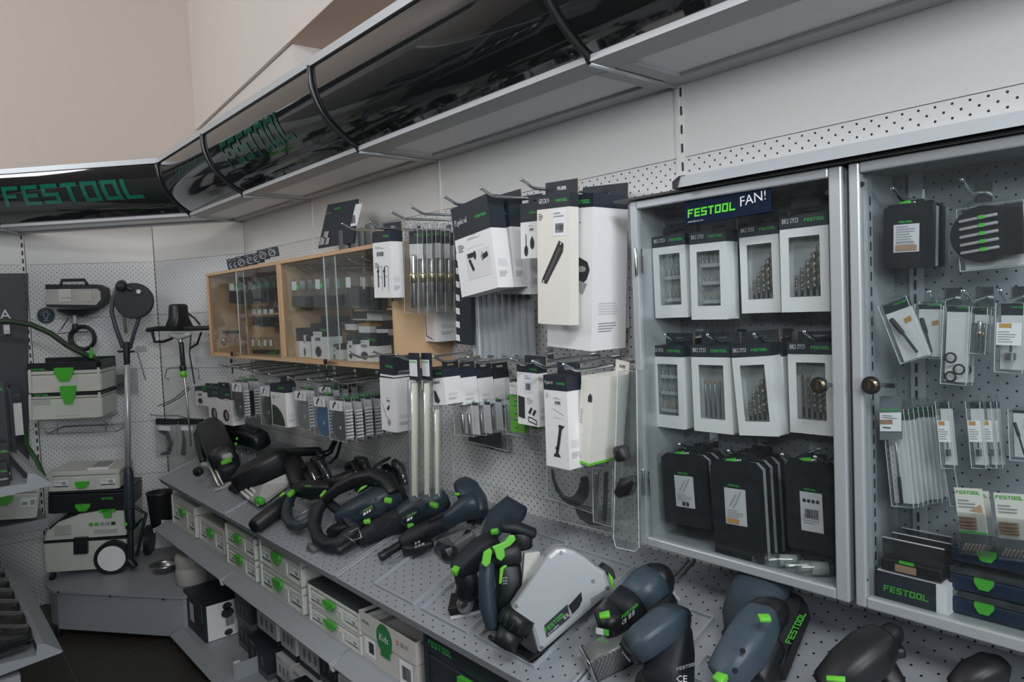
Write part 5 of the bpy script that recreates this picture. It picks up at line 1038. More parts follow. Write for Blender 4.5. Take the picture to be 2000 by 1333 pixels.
q = MB(); q.tube(L_((247, 672), (248, 712)), [.018, .015], NAVY2, n=12); q.tube(L_((231, 687), (262, 687)), .006, NAVY2); q.obj('collar', t)
q = MB(); q.tube(L_((248.5, 712), (250, 920)), .0145, ALU, n=14, rnd=False); q.obj('pole', t)
q = MB(); q.tube(L_((250, 916), (251, 925), (252, 990)), [.019, .024, .027], NAVY, n=12); q.tube(L_((252, 990), (255, 1030)), .024, NAVY2); q.tube(L_((255, 1030), (256, 1100)), .014, NAVY2); q.tube(L_((252, 1095), (262, 1106)), .02, BLACK); q.obj('lower_grip', t)
q = MB(); q.disc(fs(248, 1022) - B1N * .022, .009, -B1N, .006, GREEN, 8); q.obj('button', t)
q = MB(); q.tube(L_((262, 990), (285, 1005), (268, 1085)), .009, BLACK); q.obj('hose_loop', t)
# stirrer
fm = lambda x, y: atB2(x, y, .20); M_ = lambda *P: [fm(*p) for p in P]
t = thing('paint_stirrer', 'black two handed paint stirrer with green collar hung by the wooden cabinet', 'mixer', None, fm(375, 870))
q = MB(); q.tube(M_((348, 598), (349, 620), (350, 638)), [(.040, .035), (.042, .04), (.066, .045)], BLACK, n=16, p=5); q.obj('motor_housing', t)
q = MB(); q.tube(M_((289, 645), (310, 642), (345, 642), (380, 642), (408, 641)), [.013, .014, .016, .014, .013], NAVY2, n=10); q.obj('handle_bar', t)
q = MB(); q.tube(M_((297, 647), (302, 668), (318, 668), (335, 662), (342, 655)), .008, NAVY2, n=8); q.tube(M_((366, 612), (380, 622), (390, 634)), .006, BLACK); q.obj('handle_loop', t)
q = MB(); q.tube(M_((333, 654), (352, 659), (371, 653)), [.012, .018, .012], SYSD, n=10); q.tube(M_((352, 660), (353, 671)), .012, MET); q.obj('gear_neck', t)
q = MB(); q.tube(M_((354, 671), (358, 718)), [.013, .012], BLACK, n=10); q.tube(M_((357, 716), (358, 724)), .017, BLACK); q.obj('grip', t)
q = MB(); q.tube(M_((358, 723), (359, 737)), .016, GREEN, n=12, rnd=False); q.obj('collar', t)
q = MB(); q.tube(M_((360, 738), (366, 790), (373, 872)), .005, MET, n=8); q.obj('rod', t)
q = MB(); q.tube(M_((373, 655), (370, 690), (380, 750)), .004, BLACK, n=6); q.tube(M_((393, 650), (385, 672), (372, 680)), .006, BLACK, n=6); q.obj('power_cable', t)
q = MB(); q.print_(fm(322, 634) - B2N * .045, B2D, ZZ, [(0, 0, .025, .01)], GRN2); q.obj('mark', t)
# wire arms on the corner wall
WG = mat('wire_grey', (.22, .23, .24), .4, metal=.6)
for nm, pts, lb in (('wire_hanger', [(330, 742), (322, 738), (326, 722), (335, 719), (375, 719), (388, 722), (389, 740)], 'bent wire hanger behind the paint stirrer rod'), ('wire_prong', [(370, 755), (340, 780), (308, 794)], 'upper long wire prong below the stirrer'), ('wire_prong', [(372, 759), (350, 778), (318, 795)], 'lower long wire prong below the stirrer'),
                    ('wire_prong', [(294, 810), (310, 813), (345, 812), (370, 818)], 'thin wire prong holding the clear bags in the corner')):
    q = MB(); q.tube([atB2(x, y, .12 - .0 * i) for i, (x, y) in enumerate(pts)], .003, WG, n=6); tag(q.obj(nm), lb, 'hook')
q = MB(); q.bx(0, .055, -.004, 0, 0, .03, SYSD); o = q.obj('price_holder'); o.matrix_world = Matrix.Translation(atB1(265, 687, .005)) @ Matrix.Rotation(math.atan2(B1D.y, B1D.x), 4, 'Z'); tag(o, 'small grey price holder on the pegboard right of the sander pole', 'price holder')
q = MB(); q.tube([atB1(268, 688, .01), atB1(284, 742, .01)], .003, WG); tag(q.obj('thin_rod'), 'thin dark rod hanging right of the sander pole', 'rod')
q = MB(); q.slab([atB1(*p, .05) for p in [(226, 720), (266, 720), (270, 770), (228, 770)]], .02, CLEAR2, B1N); q.slab([atB1(*p, .045) for p in [(228, 732), (244, 732), (244, 768), (228, 768)]], .01, DARKP, B1N); tag(q.obj('clear_pack'), 'small clear packs hanging behind the sander pole', 'pack')
for i, (x0, x1) in enumerate(((302, 343), (346, 392))):
    P = [atB2(x, y, .18) for x, y in [(x0, 822), (x1, 824), (x1, 892), (x0 + 2, 895)]]; t = thing('clear_bag', ['clear bag with black curved brush at the corner, left of two', 'clear bag with black rod at the corner, right of two'][i], 'bag', None, P[0])
    q = MB(); q.slab(P, .02, CLEAR2, B2N); q.obj('clear_shell', t); q = MB(); q.slab([atB2(*p, .185) for p in [(x0 + 2, 818), (x1, 820), (x1, 830), (x0 + 2, 830)]], .02, BLACK, B2N); q.slab([atB2(*p, .19) for p in [(x0 + 8, 832), (x0 + 30, 833), (x0 + 30, 842), (x0 + 8, 841)]], .002, INKW, B2N); q.obj('header', t)
    q = MB(); q.tube([atB2(x0 + dx, y, .17) for dx, y in (((8, 842), (24, 848), (32, 865), (28, 885), (12, 888)) if i == 0 else ((10, 840), (14, 860), (12, 888)))], [.008, .016, .02, .014, .006][:5 if i == 0 else 3], BLACK, n=8, flat=.4, ref=B2N); q.obj('contents', t)
# black bucket, dish, canister
def onpod(x, y): return atZ(x, y, PODZ)
P = atB2(316, 1030, .25); s = mpp(P); t = thing('black_bucket', 'black plastic bucket hanging between the vacuum and the shelves', 'bucket', None, P)
q = MB(); q.lathe([(0, 0), (18 * s, 0), (23 * s, 66 * s), (25 * s, 70 * s), (22 * s, 70 * s), (17 * s, .004)], P, BLACK, n=22); q.obj('bucket_body', t); q = MB(); q.slab([atB2(*p, .25 + 19 * s) for p in [(315, 1016), (332, 1017), (332, 1030), (315, 1030)]], .001, INKL, B2N); q.obj('label', t)
P = onpod(322, 1117); s = mpp(P); t = thing('metal_dish', 'round metal dish on a dark square mat on the podium', 'dish', None, P)
q = MB(); q.lathe([(0, .003), (20 * s, .003), (23 * s, 12 * s), (27 * s, 16 * s), (25 * s, 16 * s), (21 * s, .01), (0, .01)], P, MET, n=28); q.obj('bowl', t); q = MB(); q.prism([(P.x + x, P.y + y) for x, y in ((-.03, -.1), (.1, -.03), (.03, .1), (-.1, .03))], INKM, PODZ, PODZ + .003); q.obj('mat', t)
P = onpod(376, 1138); s = mpp(P); t = thing('plastic_canister', 'pale plastic canister with carry handle on the podium right of the dish', 'canister', None, P); r = 29 * s; hh = 60 * s
q = MB(); q.lathe([(0, 0), (r * .9, 0), (r, hh * .06), (r, hh * .5), (r * .96, hh * .54), (r * .96, hh * .6), (r, hh * .64), (r, hh * .92), (r * .88, hh), (r * .5, hh * 1.0), (0, hh)], P, mat('canister_pale', (.46, .45, .41), .5), n=28); q.obj('canister_body', t)
q = MB(); q.tube([P + V((-r * .3, 0, hh)), P + V((-r * .25, 0, hh * 1.12)), P + V((r * .25, 0, hh * 1.12)), P + V((r * .3, 0, hh))], .006, mat('canister_pale', (.46, .45, .41), .5)); q.obj('handle', t)

# ================================================================ LEFT-HAND SHELVES (opposite run) AND END WALL GOODS
XE = -1.92 * K; XF = XE - 1.0
def sideshelf(label, prof_px, rail, zt):
    P = [atX(x, y, XE) for x, y in prof_px]; c = P[0]; t = thing('side_shelf', label, 'shelf', 'left hand shelves', c)
    y_ext = P[0].y - .22; pr = [(p.y, p.z) for p in P] ; pr = [(y_ext, pr[0][1])] + pr + [(y_ext, pr[-1][1])]
    q = MB(); q.prism(pr, STEEL, XE - .003, XE, 'x'); q.obj('end_bracket', t)
    q = MB(); a = atX(*rail[0], XE); b_ = atX(*rail[1], XE); c2 = atX(*rail[2], XE)
    q.prism([(c2.y, c2.z), (a.y, a.z), (b_.y, b_.z), (b_.y, b_.z - .004), (a.y, a.z - .004), (c2.y, c2.z - .004)], STEEL, XF, XE - .003, 'x'); q.obj('price_rail', t)
    q = MB(); q.bx(XF, XE - .003, y_ext, c2.y, zt - .01, zt, STEEL); q.obj('deck', t); return y_ext, c2.y, zt
z1 = atX(52, 945, XE).z; y0s, y1s, z1 = sideshelf('left hand shelf carrying black boxed packs, upper', [(0, 955), (52, 945), (54, 926), (69, 926), (103, 945), (101, 949), (0, 972)], [(69, 926), (103, 945), (54, 926)], z1)
z2 = atX(71, 1281, XE).z; y0t, y1t, z2 = sideshelf('left hand shelf carrying bagged black cables, lower', [(0, 1298), (71, 1281), (72, 1261), (86, 1258), (123, 1272), (120, 1276), (0, 1321)], [(86, 1258), (123, 1272), (72, 1261)], z2)
q = MB(); a = atX(40, 1320, XE); q.bx(XE - 1.0, XE - .004, a.y - .5, a.y, 0, z2 - .05, STEEL); tag(q.obj('side_base_panel'), 'grey base panel under the lower left hand shelf', 'panel')
def boxat(label, x0, x1, yt, yb, X, z, D, M, name='black_carton', group='black boxes on the left hand shelf', txt=None, lg=True):
    A = atX(x0, yb, X); Bq = atX(x1, yb, X); zt = atX(x1, yt, X).z; t = thing(name, label, 'box', group, (X, (A.y + Bq.y) / 2, z)); q = MB(); q.bx(X - D, X, A.y, Bq.y, z, max(zt, z + .03), M); q.obj('carton_body', t, bev=.002)
    q = MB(); w_ = Bq.y - A.y
    if lg: q.logo((X, A.y + w_ * .35, zt - .03), YY, ZZ, w_ * .6, INKG)
    if txt: q.text(txt, (X, A.y + w_ * .5, z + .02), YY, ZZ, w_ * .48, INKW)
    if q.f: q.obj('print', t)
    return t
boxat('tall black box with green lettering at the left picture edge', -40, 21, 745, 905, XE - .35, z1, .12, DARKP)
boxat('low black box reading DRDES at the front of the left shelf', -40, 22, 865, 920, XE - .1, z1, .1, BLACK, txt='DRDES')
boxat('black box lying behind the lettered one on the left shelf', -30, 18, 903, 940, XE - .02, z1, .06, BLACK, txt='ORDERS')
boxat('dark box standing behind the tall black box', 22, 32, 760, 870, XE - .55, z1, .2, DARKP, lg=False)
q = MB(); q.bx(XF - .6, XE, y0s - .03, y0s - .01, 0, 2.05, PEG); struct(q.obj('wall_side'))
# bagged cables
BAGM = mat('black_bagged_cable', (.012, .014, .016), .18, spec=.9, coat=.7, bump=.9, scale=25)
for i in range(6):
    xx = XE - .06 - i * .15; t = thing('cable_bag', ['nearest', 'second', 'third', 'fourth', 'fifth', 'farthest'][i] + ' shiny bag of black cable on the lower left hand shelf', 'bag', 'bags of black cable', (xx, y1t - .15, z2))
    q = MB(); q.tube([(xx, y0t - .05, z2 + .06), (xx, y1t - .20, z2 + .075), (xx - .01, y1t - .03, z2 + .05)], [(.07, .055), (.075, .07), (.05, .04)], BAGM, n=16); q.obj('bag_body', t)
    q = MB(); q.bx(xx - .02, xx + .03, y1t - .2, y1t - .13, z2 + .139, z2 + .1405, INKL); q.obj('label', t)
P = atX(20, 1062, XE - .9); q = MB(); q.bx(XE - .98, XE - .8, y1t - .5, y1t - .02, z2, z2 + .3, mat('grey_bin', (.12, .14, .15), .4)); tag(q.obj('grey_bin', bev=.01), 'dark grey plastic bin at the far end of the lower left hand shelf', 'bin')
# end wall: banner, shelf with case, small packs
XA = P6[0] + .006
q = MB(); c_ = [atX(x, y, XA) for x, y in [(-30, 535), (55, 534), (57, 960), (-30, 965)]]; t = thing('dark_banner', 'dark purple grey banner with white letters LA on the end wall', 'banner', None, c_[2])
q.slab(c_, .004, mat('banner_dark', (.045, .045, .062), .5), (1, 0, 0)); q.obj('sheet', t); q = MB(); u_ = (c_[1] - c_[0]).normalized(); q.text('LA', atX(-14, 625, XA + .005), u_, ZZ, (atX(22, 600, XA) - atX(-14, 600, XA)).length, INKW, .001); q.obj('lettering', t)
XB = XA + .33; A = atX(-40, 1018, XB); Bq = atX(93, 1014, XB); t = thing('end_shelf', 'small grey shelf on the end wall carrying a light grey case', 'shelf', None, Bq)
q = MB(); q.bx(XA, XB, A.y, Bq.y, Bq.z - .02, Bq.z, STEEL); q.obj('deck', t); q = MB(); q.bx(XB, XB + .006, A.y, Bq.y, Bq.z - .045, Bq.z + .004, STEEL); q.obj('front_rail', t)
fe = lambda x, y: atX(x, y, XB - .01)
t, w_, h = pcase('light grey case on the end wall shelf behind the left hand shelf', (-70, 955), (80, 950), (-70, 1020), fe, .28, lid=.2, labels=False, lx=.5)
q = MB(); q.print_((w_ * .24, -.001, h * .36), XX, ZZ, [(0, 0, w_ * .22, h * .28)], INKW); q.print_((w_ * .26, -.002, h * .42), XX, ZZ, [(0, 0, w_ * .08, h * .1), (w_ * .12, .0, w_ * .18, h * .16)], INKM); q.obj('label', t, world=False)
for x0, x1, y0, y1, lb in ((-20, 24, 750, 850, 'dark and white hanging box at the left edge before the banner'), (27, 47, 752, 852, 'narrow dark headed white box hanging before the banner')):
    A = atX(x0, y1, XA + .2); Bq = atX(x1, y1, XA + .2); zt = atX(x0, y0, XA + .2).z; t = thing('hanging_carton', lb, 'box', None, A); q = MB(); q.bx(XA + .15, XA + .2, A.y, Bq.y, A.z, zt - .1, WHITE); q.obj('carton_body', t); q = MB(); q.bx(XA + .149, XA + .201, A.y, Bq.y, zt - .1, zt, DARKP); q.logo((XA + .201, A.y + .01, zt - .06), YY, ZZ, (Bq.y - A.y) * .6, INKG); q.obj('carton_header', t)
q = MB(); P = atX(12, 642, XA + .15); q.bx(P.x - .002, P.x, P.y - .012, P.y + .016, P.z - .03, P.z + .02, INKW); q.tube([(XA, P.y, P.z + .03), (P.x, P.y, P.z + .025)], .002, CHROME, n=5); tag(q.obj('price_tag'), 'small white price tag hanging before the banner', 'tag')
q = MB(); q.tube([atX(48, 840, XA + .1), atX(52, 870, XA + .12), atX(72, 900, XA + .2), atX(85, 930, XA + .3)], .012, mat('hose_green2', (.02, .10, .02), .5), n=8); tag(q.obj('green_hose'), 'green hose end hanging behind the upper left hand shelf', 'hose')

# ================================================================ LOWER SHELF CASES AND CARTONS
def scase(label, BL, BR, yt, z, d, group='light grey cases on the lower shelf', **kw):
    A = atZ(BL[0], BL[1], z); Bq = atZ(BR[0], BR[1], z); Y = (A.y + Bq.y) / 2; Y = max(Y, -.43); x0 = atY(BL[0], BL[1], Y).x; x1 = atY(BR[0], BR[1], Y).x
    h = atY(BL[0], yt, Y).z - z; t = thing('storage_case', label, 'case', group, ((x0 + x1) / 2, Y, z)); case_parts(t, x1 - x0 - .004, h - .002, d, **kw); return t, (x0 + x1) / 2, Y, x1 - x0, h
LZ = dz(-.734) + .001
scase('single light grey case at the corner end of the lower shelf', (339, 1022), (386, 1051), 966, LZ, .25, lw=.035)
scase('second light grey case on the lower shelf, lower than the first', (392, 1054), (442, 1084), 1010, LZ, .25, lw=.035)
for k, (BL, BR, yt) in enumerate([((445, 1103), (505, 1141), 1022), ((511, 1148), (598, 1208), 1050), ((605, 1214), (712, 1291), 1140)]):
    A = atZ(*BL, LZ); Bq = atZ(*BR, LZ); Y = max((A.y + Bq.y) / 2, -.43); x0, x1 = atY(*BL, Y).x, atY(*BR, Y).x; x1 = atY(BR[0], BR[1], Y).x; H = (atY(BL[0], yt, Y).z - LZ) / 2
    for j in (0, 1):
        t = thing('storage_case', ['bottom', 'top'][j] + ' light grey case of the ' + ['left', 'middle', 'right'][k] + ' stack on the lower shelf', 'case', 'light grey cases on the lower shelf', ((x0 + x1) / 2, Y, LZ + j * H)); case_parts(t, x1 - x0 - .006, H - .003, .29, lw=.036, lx=.47)
        if k == 2 and j == 1: q = MB(); q.bx(-(x1 - x0) / 2 + .004, (x1 - x0) / 2 - .004, .0, .29, H - .002, H + .004, mat('dark_felt', (.035, .037, .04), .9, bump=.8, scale=150)); q.obj('felt_top', t, world=False)
    if k == 2: CX1 = x1; CY = Y
# cardboard crate with green round mark
CARD = mat('grey_board', (.56, .54, .51), .7, var=.03); x0 = atY(703, 1177, CY).x; x1 = atY(811, 1254, CY).x; zt = min(atY(703, 1180, CY).z, atY(811, 1256, CY).z);  t = thing('cardboard_crate', 'pale grey cardboard crate with a green Kids mark on the lower shelf', 'box', None, ((x0 + x1) / 2, CY, LZ))
q = MB(); q.bx(x0, x1, CY, CY + .24, LZ, zt - .05, CARD); q.obj('crate_body', t); q = MB()
for a_ in ((x0 - .004, x1 + .004, CY - .004, CY), (x0 - .004, x1 + .004, CY + .24, CY + .244), (x0 - .004, x0, CY, CY + .24), (x1, x1 + .004, CY, CY + .24)): q.bx(*a_, zt - .065, zt, CARD)
q.obj('crate_lid_rim', t)
q = MB(); M5 = mat('kids_green', (.02, .20, .05), .5); y = CY - .0045; cx_, cz_ = x0 + .145, zt - .045
q.add([(cx_ + .045 * math.cos(k), y, cz_ + .045 * math.sin(k)) for k in [2 * PI * i / 24 for i in range(24)]], [tuple(range(24))], M5); q.bx(cx_ - .024, cx_ + .024, y + .0004, CY - .0002, cz_ - .056, cz_ - .02, M5); q.text('Kids', (cx_ - .026, y, cz_ - .008), XX, ZZ, .052, INKW, .001)
q.logo((x0 + .012, y, zt - .03), XX, ZZ, .05, mat('green_print_dim', (.03, .22, .05), .6)); q.print_((x0 + .02, y + .004, zt - .13), XX, ZZ, [(0, 0, .065, .055)], INKW); q.print_((x0 + .045, y + .0035, zt - .12), XX, ZZ, [(0, 0, .03, .035)], INK)
q.text('CE', (x1 - .075, y, zt - .035), XX, ZZ, .02, INK, .001); q.disc((x1 - .09, y, zt - .03), .007, (0, -1, 0), .0005, mat('red_print', (.6, .05, .04), .5), 14, ri=.005); q.print_((x1 - .05, y, zt - .034), XX, ZZ, [(0, 0, .015, .012)], INKM)
q.print_((x1 - .09, y + .004, zt - .16), XX, ZZ, [(0, 0, .07, .085)], INKW); bars(q, x1 - .075, zt - .13, .045, .04, o=(0, y + .003, 0)); q.obj('print', t)
# dark case with big green latch
x0 = atY(828, 1250, CY).x; x1 = x0 + .40; t = thing('dark_case', 'dark blue grey case with large green latch under the sloping shelf', 'case', None, ((x0 + x1) / 2, CY, LZ)); case_parts(t, x1 - x0, .20, .24, body=mat('case_dark', (.02, .028, .038), .4), dark=True, lid=.3, lw=.05, lx=.55, logo=True, lz=.115)
x0 = x1 + .02; t = thing('dark_case', 'second dark case further right under the sloping shelf', 'case', None, (x0 + .2, CY, LZ)); case_parts(t, .39, .20, .24, body=mat('case_dark', (.02, .028, .038), .4), dark=True, lid=.3, lw=.05, logo=True)
# goods on the base shelves
q0 = atZ(402, 1258, BZ); Y = q0.y; xa = atY(363, 1235, Y).x; H = atY(401, 1190, Y).z - BZ
t = thing('black_carton', 'black carton with a white printed side at the corner end of the base shelf', 'box', None, ((xa + q0.x) / 2, Y, BZ)); D = .17
q = MB(); q.bx(xa, q0.x, Y, Y + D, BZ, BZ + H, DARKP); q.obj('carton_body', t); q = MB(); q.bx(q0.x, q0.x + .0015, Y + .012, Y + D - .003, BZ + .003, BZ + H - .003, WHITE); q.obj('white_side', t)
q = MB(); o = (q0.x + .0016, Y, BZ)
for k, (z, r) in enumerate(((.85, .022), (.66, .03), (.12, .02))): q.add([(q0.x + .003, Y + D * .62 + r * math.cos(a_), BZ + H * z + r * .8 * math.sin(a_)) for a_ in [2 * PI * i / 12 for i in range(12)]], [tuple(range(12))], INK)
bars(q, Y + D * .55, BZ + H * .3, .04, .045, o=(q0.x + .003, 0, 0), ux=YY); q.print_((xa + .1, Y - .001, BZ + .05), XX, ZZ, [(0, 0, .06, .09)], INKL); q.print_((q0.x - .03, Y - .001, BZ + H * .5), XX, ZZ, [(0, 0, .012, .09)], INKG); q.obj('print', t)
rr = random.Random(5); n = 0; x = q0.x + .13
WRD = ['first', 'second', 'third', 'fourth', 'fifth', 'sixth', 'seventh', 'eighth', 'ninth', 'tenth', 'eleventh', 'twelfth', 'thirteenth']; cnum = -1
kinds = ['white', 'dark']
while x < -1.3:
    w_ = rr.uniform(.15, .22); z = BZ; cnum += 1
    for lv in range(3):
        h = rr.uniform(.11, .135)
        if z + h > LFZ1 - .06: break
        wh = rr.random() < .72 if x < -2.30 else rr.random() < .15; n += 1; y = -.40 + rr.uniform(0, .04) + (.03 * lv)
        t = thing('base_carton', ('white striped carton' if wh else 'black carton') + ', ' + ('bottom', 'middle', 'top')[lv] + ' of the ' + WRD[cnum] + ' stack from the corner on the base shelf', 'box', 'cartons on the base shelves', (x + w_ / 2, y, z))
        a = w_ / 2; q = MB(); q.bx(-a, a - .004, 0, .22, .0, h - .002, WHITE if wh else DARKP); q.obj('carton_body', t, world=False)
        q = MB(); q.bx(-a - .0005, a - .0035, -.0006, .2, .0, h * .2, DARKP if wh else mat('dim_box', (.10, .11, .12), .5)); q.obj('foot_stripe', t, world=False)
        q = MB()
        for k in range(3): poly(q, ell(-a * .5 + k * a * .5, h * .55, a * .14, h * .18, 9), INKM if wh else mat('dim_box', (.10, .11, .12), .5))
        lines(q, -a * .8, h * .9, a * .7, 2, h * .07, INKM); q.obj('print', t, world=False); z += h
    x += w_ + .012
hd_ = min([.10 + k * .01 for k in range(40)], key=lambda h: abs(atZ(463, 1291, h).y + .47)); A = atZ(463, 1291, hd_); 
q = MB(); q.bx(A.x, A.x + .022, -.49, -.465, BZ, hd_, WHITE); q.bx(A.x + .022, A.x + .026, -.49, -.38, BZ, hd_, STEEL); tag(q.obj('upright_divider'), 'pale upright divider on the base shelf edge', 'divider')
for i in range(7):
    xx = -2.42 + i * .17; t = thing('tool_pack', 'clear topped black pack standing on the base shelf, ' + ['first', 'second', 'third', 'fourth', 'fifth', 'sixth', 'seventh'][i] + ' beyond the divider', 'pack', 'black packs on the base shelf', (xx, -.49, BZ))
    q = MB(); q.prism([(-.07, 0), (.07, 0), (.075, .17), (.03, .20), (-.03, .20), (-.075, .17)], BLACK, 0, .07, 'y'); q.obj('pack_body', t, world=False); q = MB(); q.prism([(-.072, .1), (.072, .1), (.06, .23), (-.06, .23)], CLEAR2, -.01, .0, 'y'); q.obj('clear_cover', t, world=False); q = MB(); q.print_((-.03, -.011, .12), XX, ZZ, [(0, 0, .05, .03)], INKM); q.obj('label', t, world=False)
# ================================================================ POWER TOOLS ON THE SLOPING SHELF
SD_ = sd  # down-slope direction
def tool(label, name, ax, parts, cat='power tool', group=None):
    P = shpt(ax[0], ax[1], 0); t = thing(name, label, cat, group, P)
    for pt in parts:
        nm, M, pts = pt[:3]; kw = dict(pt[3]) if len(pt) > 3 else {}
        segs = pts if isinstance(pts[0], list) else [pts]
        for sg in segs:
            q = MB(); W3 = [shpt(x, y, h) for x, y, h, r in sg]; rd = [r * mpp(p) for (x, y, h, r), p in zip(sg, W3)]
            if kw.get('poly'):
                q.slab(W3, kw['poly'], M, kw.get('nn', SN))
            else: q.tube(W3, [(r, r * kw.get('flat', 1)) for r in rd], M, n=kw.get('n', 14), ref=kw.get('ref', SN), p=kw.get('p', 3.0), rnd=kw.get('rnd', True))
            q.obj(nm, t, bev=kw.get('bev', 0))
    return t
def plate(t, name, M, pts, th=.002, nn=None):
    """small flat piece on a tool, floating nowhere: laid on the body surface at the given heights"""
    W3 = [shpt(x, y, h) for x, y, h in pts]; q = MB(); n = nn or -fw; q.slab(W3, th, M, n); return q.obj(name, t)
WIRE = mat('wire_stand', (.42, .44, .46), .3, metal=.8)
def stand(label, segs, h=.03):
    q = MB()
    for sg in segs: q.tube([shpt(x, y, hh) for x, y, hh in sg], .0022, WIRE, n=6, rnd=False)
    o = q.obj('wire_stand'); tag(o, label, 'stand'); return o
# trays
def tray(label, FL, FR, vb=.10, xr=None):
    A = shpt(*FL, 0); Bq = shpt(*FR, 0); x0, x1 = A.x, Bq.x; v1 = ((A - V((A.x, 0, UB))).length + (Bq - V((Bq.x, 0, UB))).length) / 2
    t = thing('shallow_tray', label, 'tray', 'grey shallow trays on the sloping shelf', ((x0 + x1) / 2, 0, UB) + V() if 0 else V(((x0 + x1) / 2, 0, UB)) + sd * v1, Matrix.Rotation(ang_s, 3, 'X'))
    a = (x1 - x0) / 2; L = v1 - vb
    q = MB(); q.bx(-a, a, 0, L, .0, .0015, SHELF); q.obj('tray_base', t, world=False)
    for b_ in ((-a, a, -.003, 0, 0, .011), (-a, a, L, L + .003, 0, .011), (-a - .003, -a, -.003, L + .003, 0, .011), (a, a + .003, -.003, L + .003, 0, .011)):
        q = MB(); q.bx(*b_, mat('tray_grey_lip', (.40, .44, .47), .4)); q.obj('tray_rim', t, world=False)
    return t
tray('empty grey tray in front of the bent black nozzle tool', (735, 1143), (808, 1184), .13)
tray('grey tray under the black delta sander', (828, 1192), (912, 1240), .08)
tray('grey tray under the silver covered saw', (937, 1247), (1043, 1307), .09)
# 1 router
t = tool('black plunge router with chrome column and ball knob at the corner end', 'plunge_router', (430, 960), [
    ('motor_body', BLACK, [(412, 838, .13, 22), (417, 846, .125, 27), (436, 895, .10, 27), (440, 904, .09, 24)], dict(p=5, n=20, rnd=False)), ('motor_cap', NAVY2, [(409, 834, .13, 17), (413, 840, .13, 20)], dict(p=4)),
    ('dust_hood', BLACK, [(448, 848, .09, 16), (480, 850, .10, 17), (500, 856, .10, 17), (512, 862, .09, 16)], dict(p=5, rnd=False)), ('hood_ridge', NAVY2, [(440, 838, .13, 7), (475, 838, .14, 8), (500, 846, .13, 7)], dict(p=4)),
    ('lower_housing', NAVY2, [(440, 905, .07, 20), (450, 925, .05, 18)], {}),
    ('column', MET, [(402, 860, .14, 3.6), (411, 890, .12, 3.6)], dict(p=2)), ('column_cap', GREEN, [(409, 889, .12, 6), (412, 899, .11, 6)], dict(p=4)),
    ('guide_rod', MET, [[(408, 905, .10, 4), (428, 950, .02, 4)], [(416, 905, .10, 3), (436, 948, .02, 3)]], {}),
    ('base_plate', SYSD, [(420, 958, .008, 6), (450, 945, .008, 12), (470, 935, .008, 12)], dict(flat=.4, p=5)),
    ('cross_piece', SYSD, [(396, 908, .09, 5), (418, 912, .08, 5)], {}),
    ('ball_knob', BLACK, [[(382, 921, .09, 6), (387, 922, .09, 10), (392, 922, .09, 6)], [(452, 954, .03, 7), (458, 953, .03, 12), (465, 950, .03, 8)]], dict(p=2)),
    ('side_handle', BLACK, [(392, 836, .12, 6), (388, 850, .11, 9), (392, 880, .09, 8), (396, 900, .09, 6)], {}),
    ('grey_band', SYSD, [(425, 893, .115, 5), (444, 893, .12, 7), (459, 885, .10, 5)], dict(p=5)),
    ('green_lever', GREEN, [(434, 905, .12, 4), (450, 899, .11, 4)], dict(p=5))])
q = MB(); o = shpt(421, 881, .15); q.logo(o - fw * .02, (shpt(445, 868, .15) - o).normalized(), up, .045, GREEN); q.obj('lettering', t)
for p in ((445, 851), (463, 857), (461, 867)): q = MB(); q.disc(shpt(*p, .13), .006, -fw, .004, GREEN, 10); q.obj('green_button', t)
stand('bent wire stand behind the plunge router', [[(474, 900, 0), (470, 878, .02), (480, 873, .03), (484, 885, .03), (494, 880, .03), (500, 893, 0)]])
# 2 planer with grey base
t = tool('long black planer with grey base plate and green knob behind the router', 'electric_planer', (515, 985), [
    ('body', BLACK, [(472, 942, .065, 21), (477, 939, .07, 25), (545, 903, .085, 26), (556, 896, .085, 24)], dict(p=6, n=20, rnd=False)), ('front_cap', NAVY2, [(466, 946, .06, 15), (472, 942, .065, 17)], dict(p=4)),
    ('rear_handle', BLACK, [(550, 885, .10, 8), (590, 883, .10, 8), (622, 882, .09, 8), (628, 893, .07, 9)], {}),
    ('upper_ridge', NAVY2, [(488, 912, .11, 6), (520, 895, .12, 8), (545, 880, .12, 6)], {}),
    ('rear_body', BLACK, [(570, 895, .06, 18), (580, 925, .05, 20), (582, 950, .03, 14)], dict(p=3)),
    ('front_knob', BLACK, [(470, 950, .05, 9), (462, 955, .05, 9)], {}),
    ('base_plate', SYSD, [(467, 965, .014, 0), (503, 990, .014, 0), (524, 980, .014, 0), (566, 948, .014, 0), (560, 930, .05, 0), (516, 950, .05, 0)], dict(poly=.01)),
    ('depth_fins', SYS, [[(472, 962, .05, 3), (486, 974, .03, 3)], [(480, 958, .05, 3), (494, 970, .03, 3)], [(490, 955, .05, 3), (503, 966, .03, 3)]], dict(p=5)),
    ('green_knob', GRN2, [(502, 978, .03, 7), (512, 980, .03, 7)], {}),
    ('nose', MET, [(533, 880, .10, 4), (543, 878, .09, 5)], {})])
stand('wire stand under the planer nose', [[(488, 985, .0), (505, 972, .02), (522, 985, .02), (504, 997, .0), (488, 985, .0)]])
q = MB()
for a_, b_ in (((628, 884, .09), (652, 862, .16)), ((632, 893, .05), (657, 862, .15)), ((645, 905, .03), (666, 864, .14))):
    A, Bq = shpt(*a_), shpt(*b_); q.tube([A, A.lerp(Bq, .5) + V((.01, 0, -.015)), Bq], .006, BLACK, n=8)
tag(q.obj('power_cables'), 'black power cables rising behind the planer handle', 'cable')
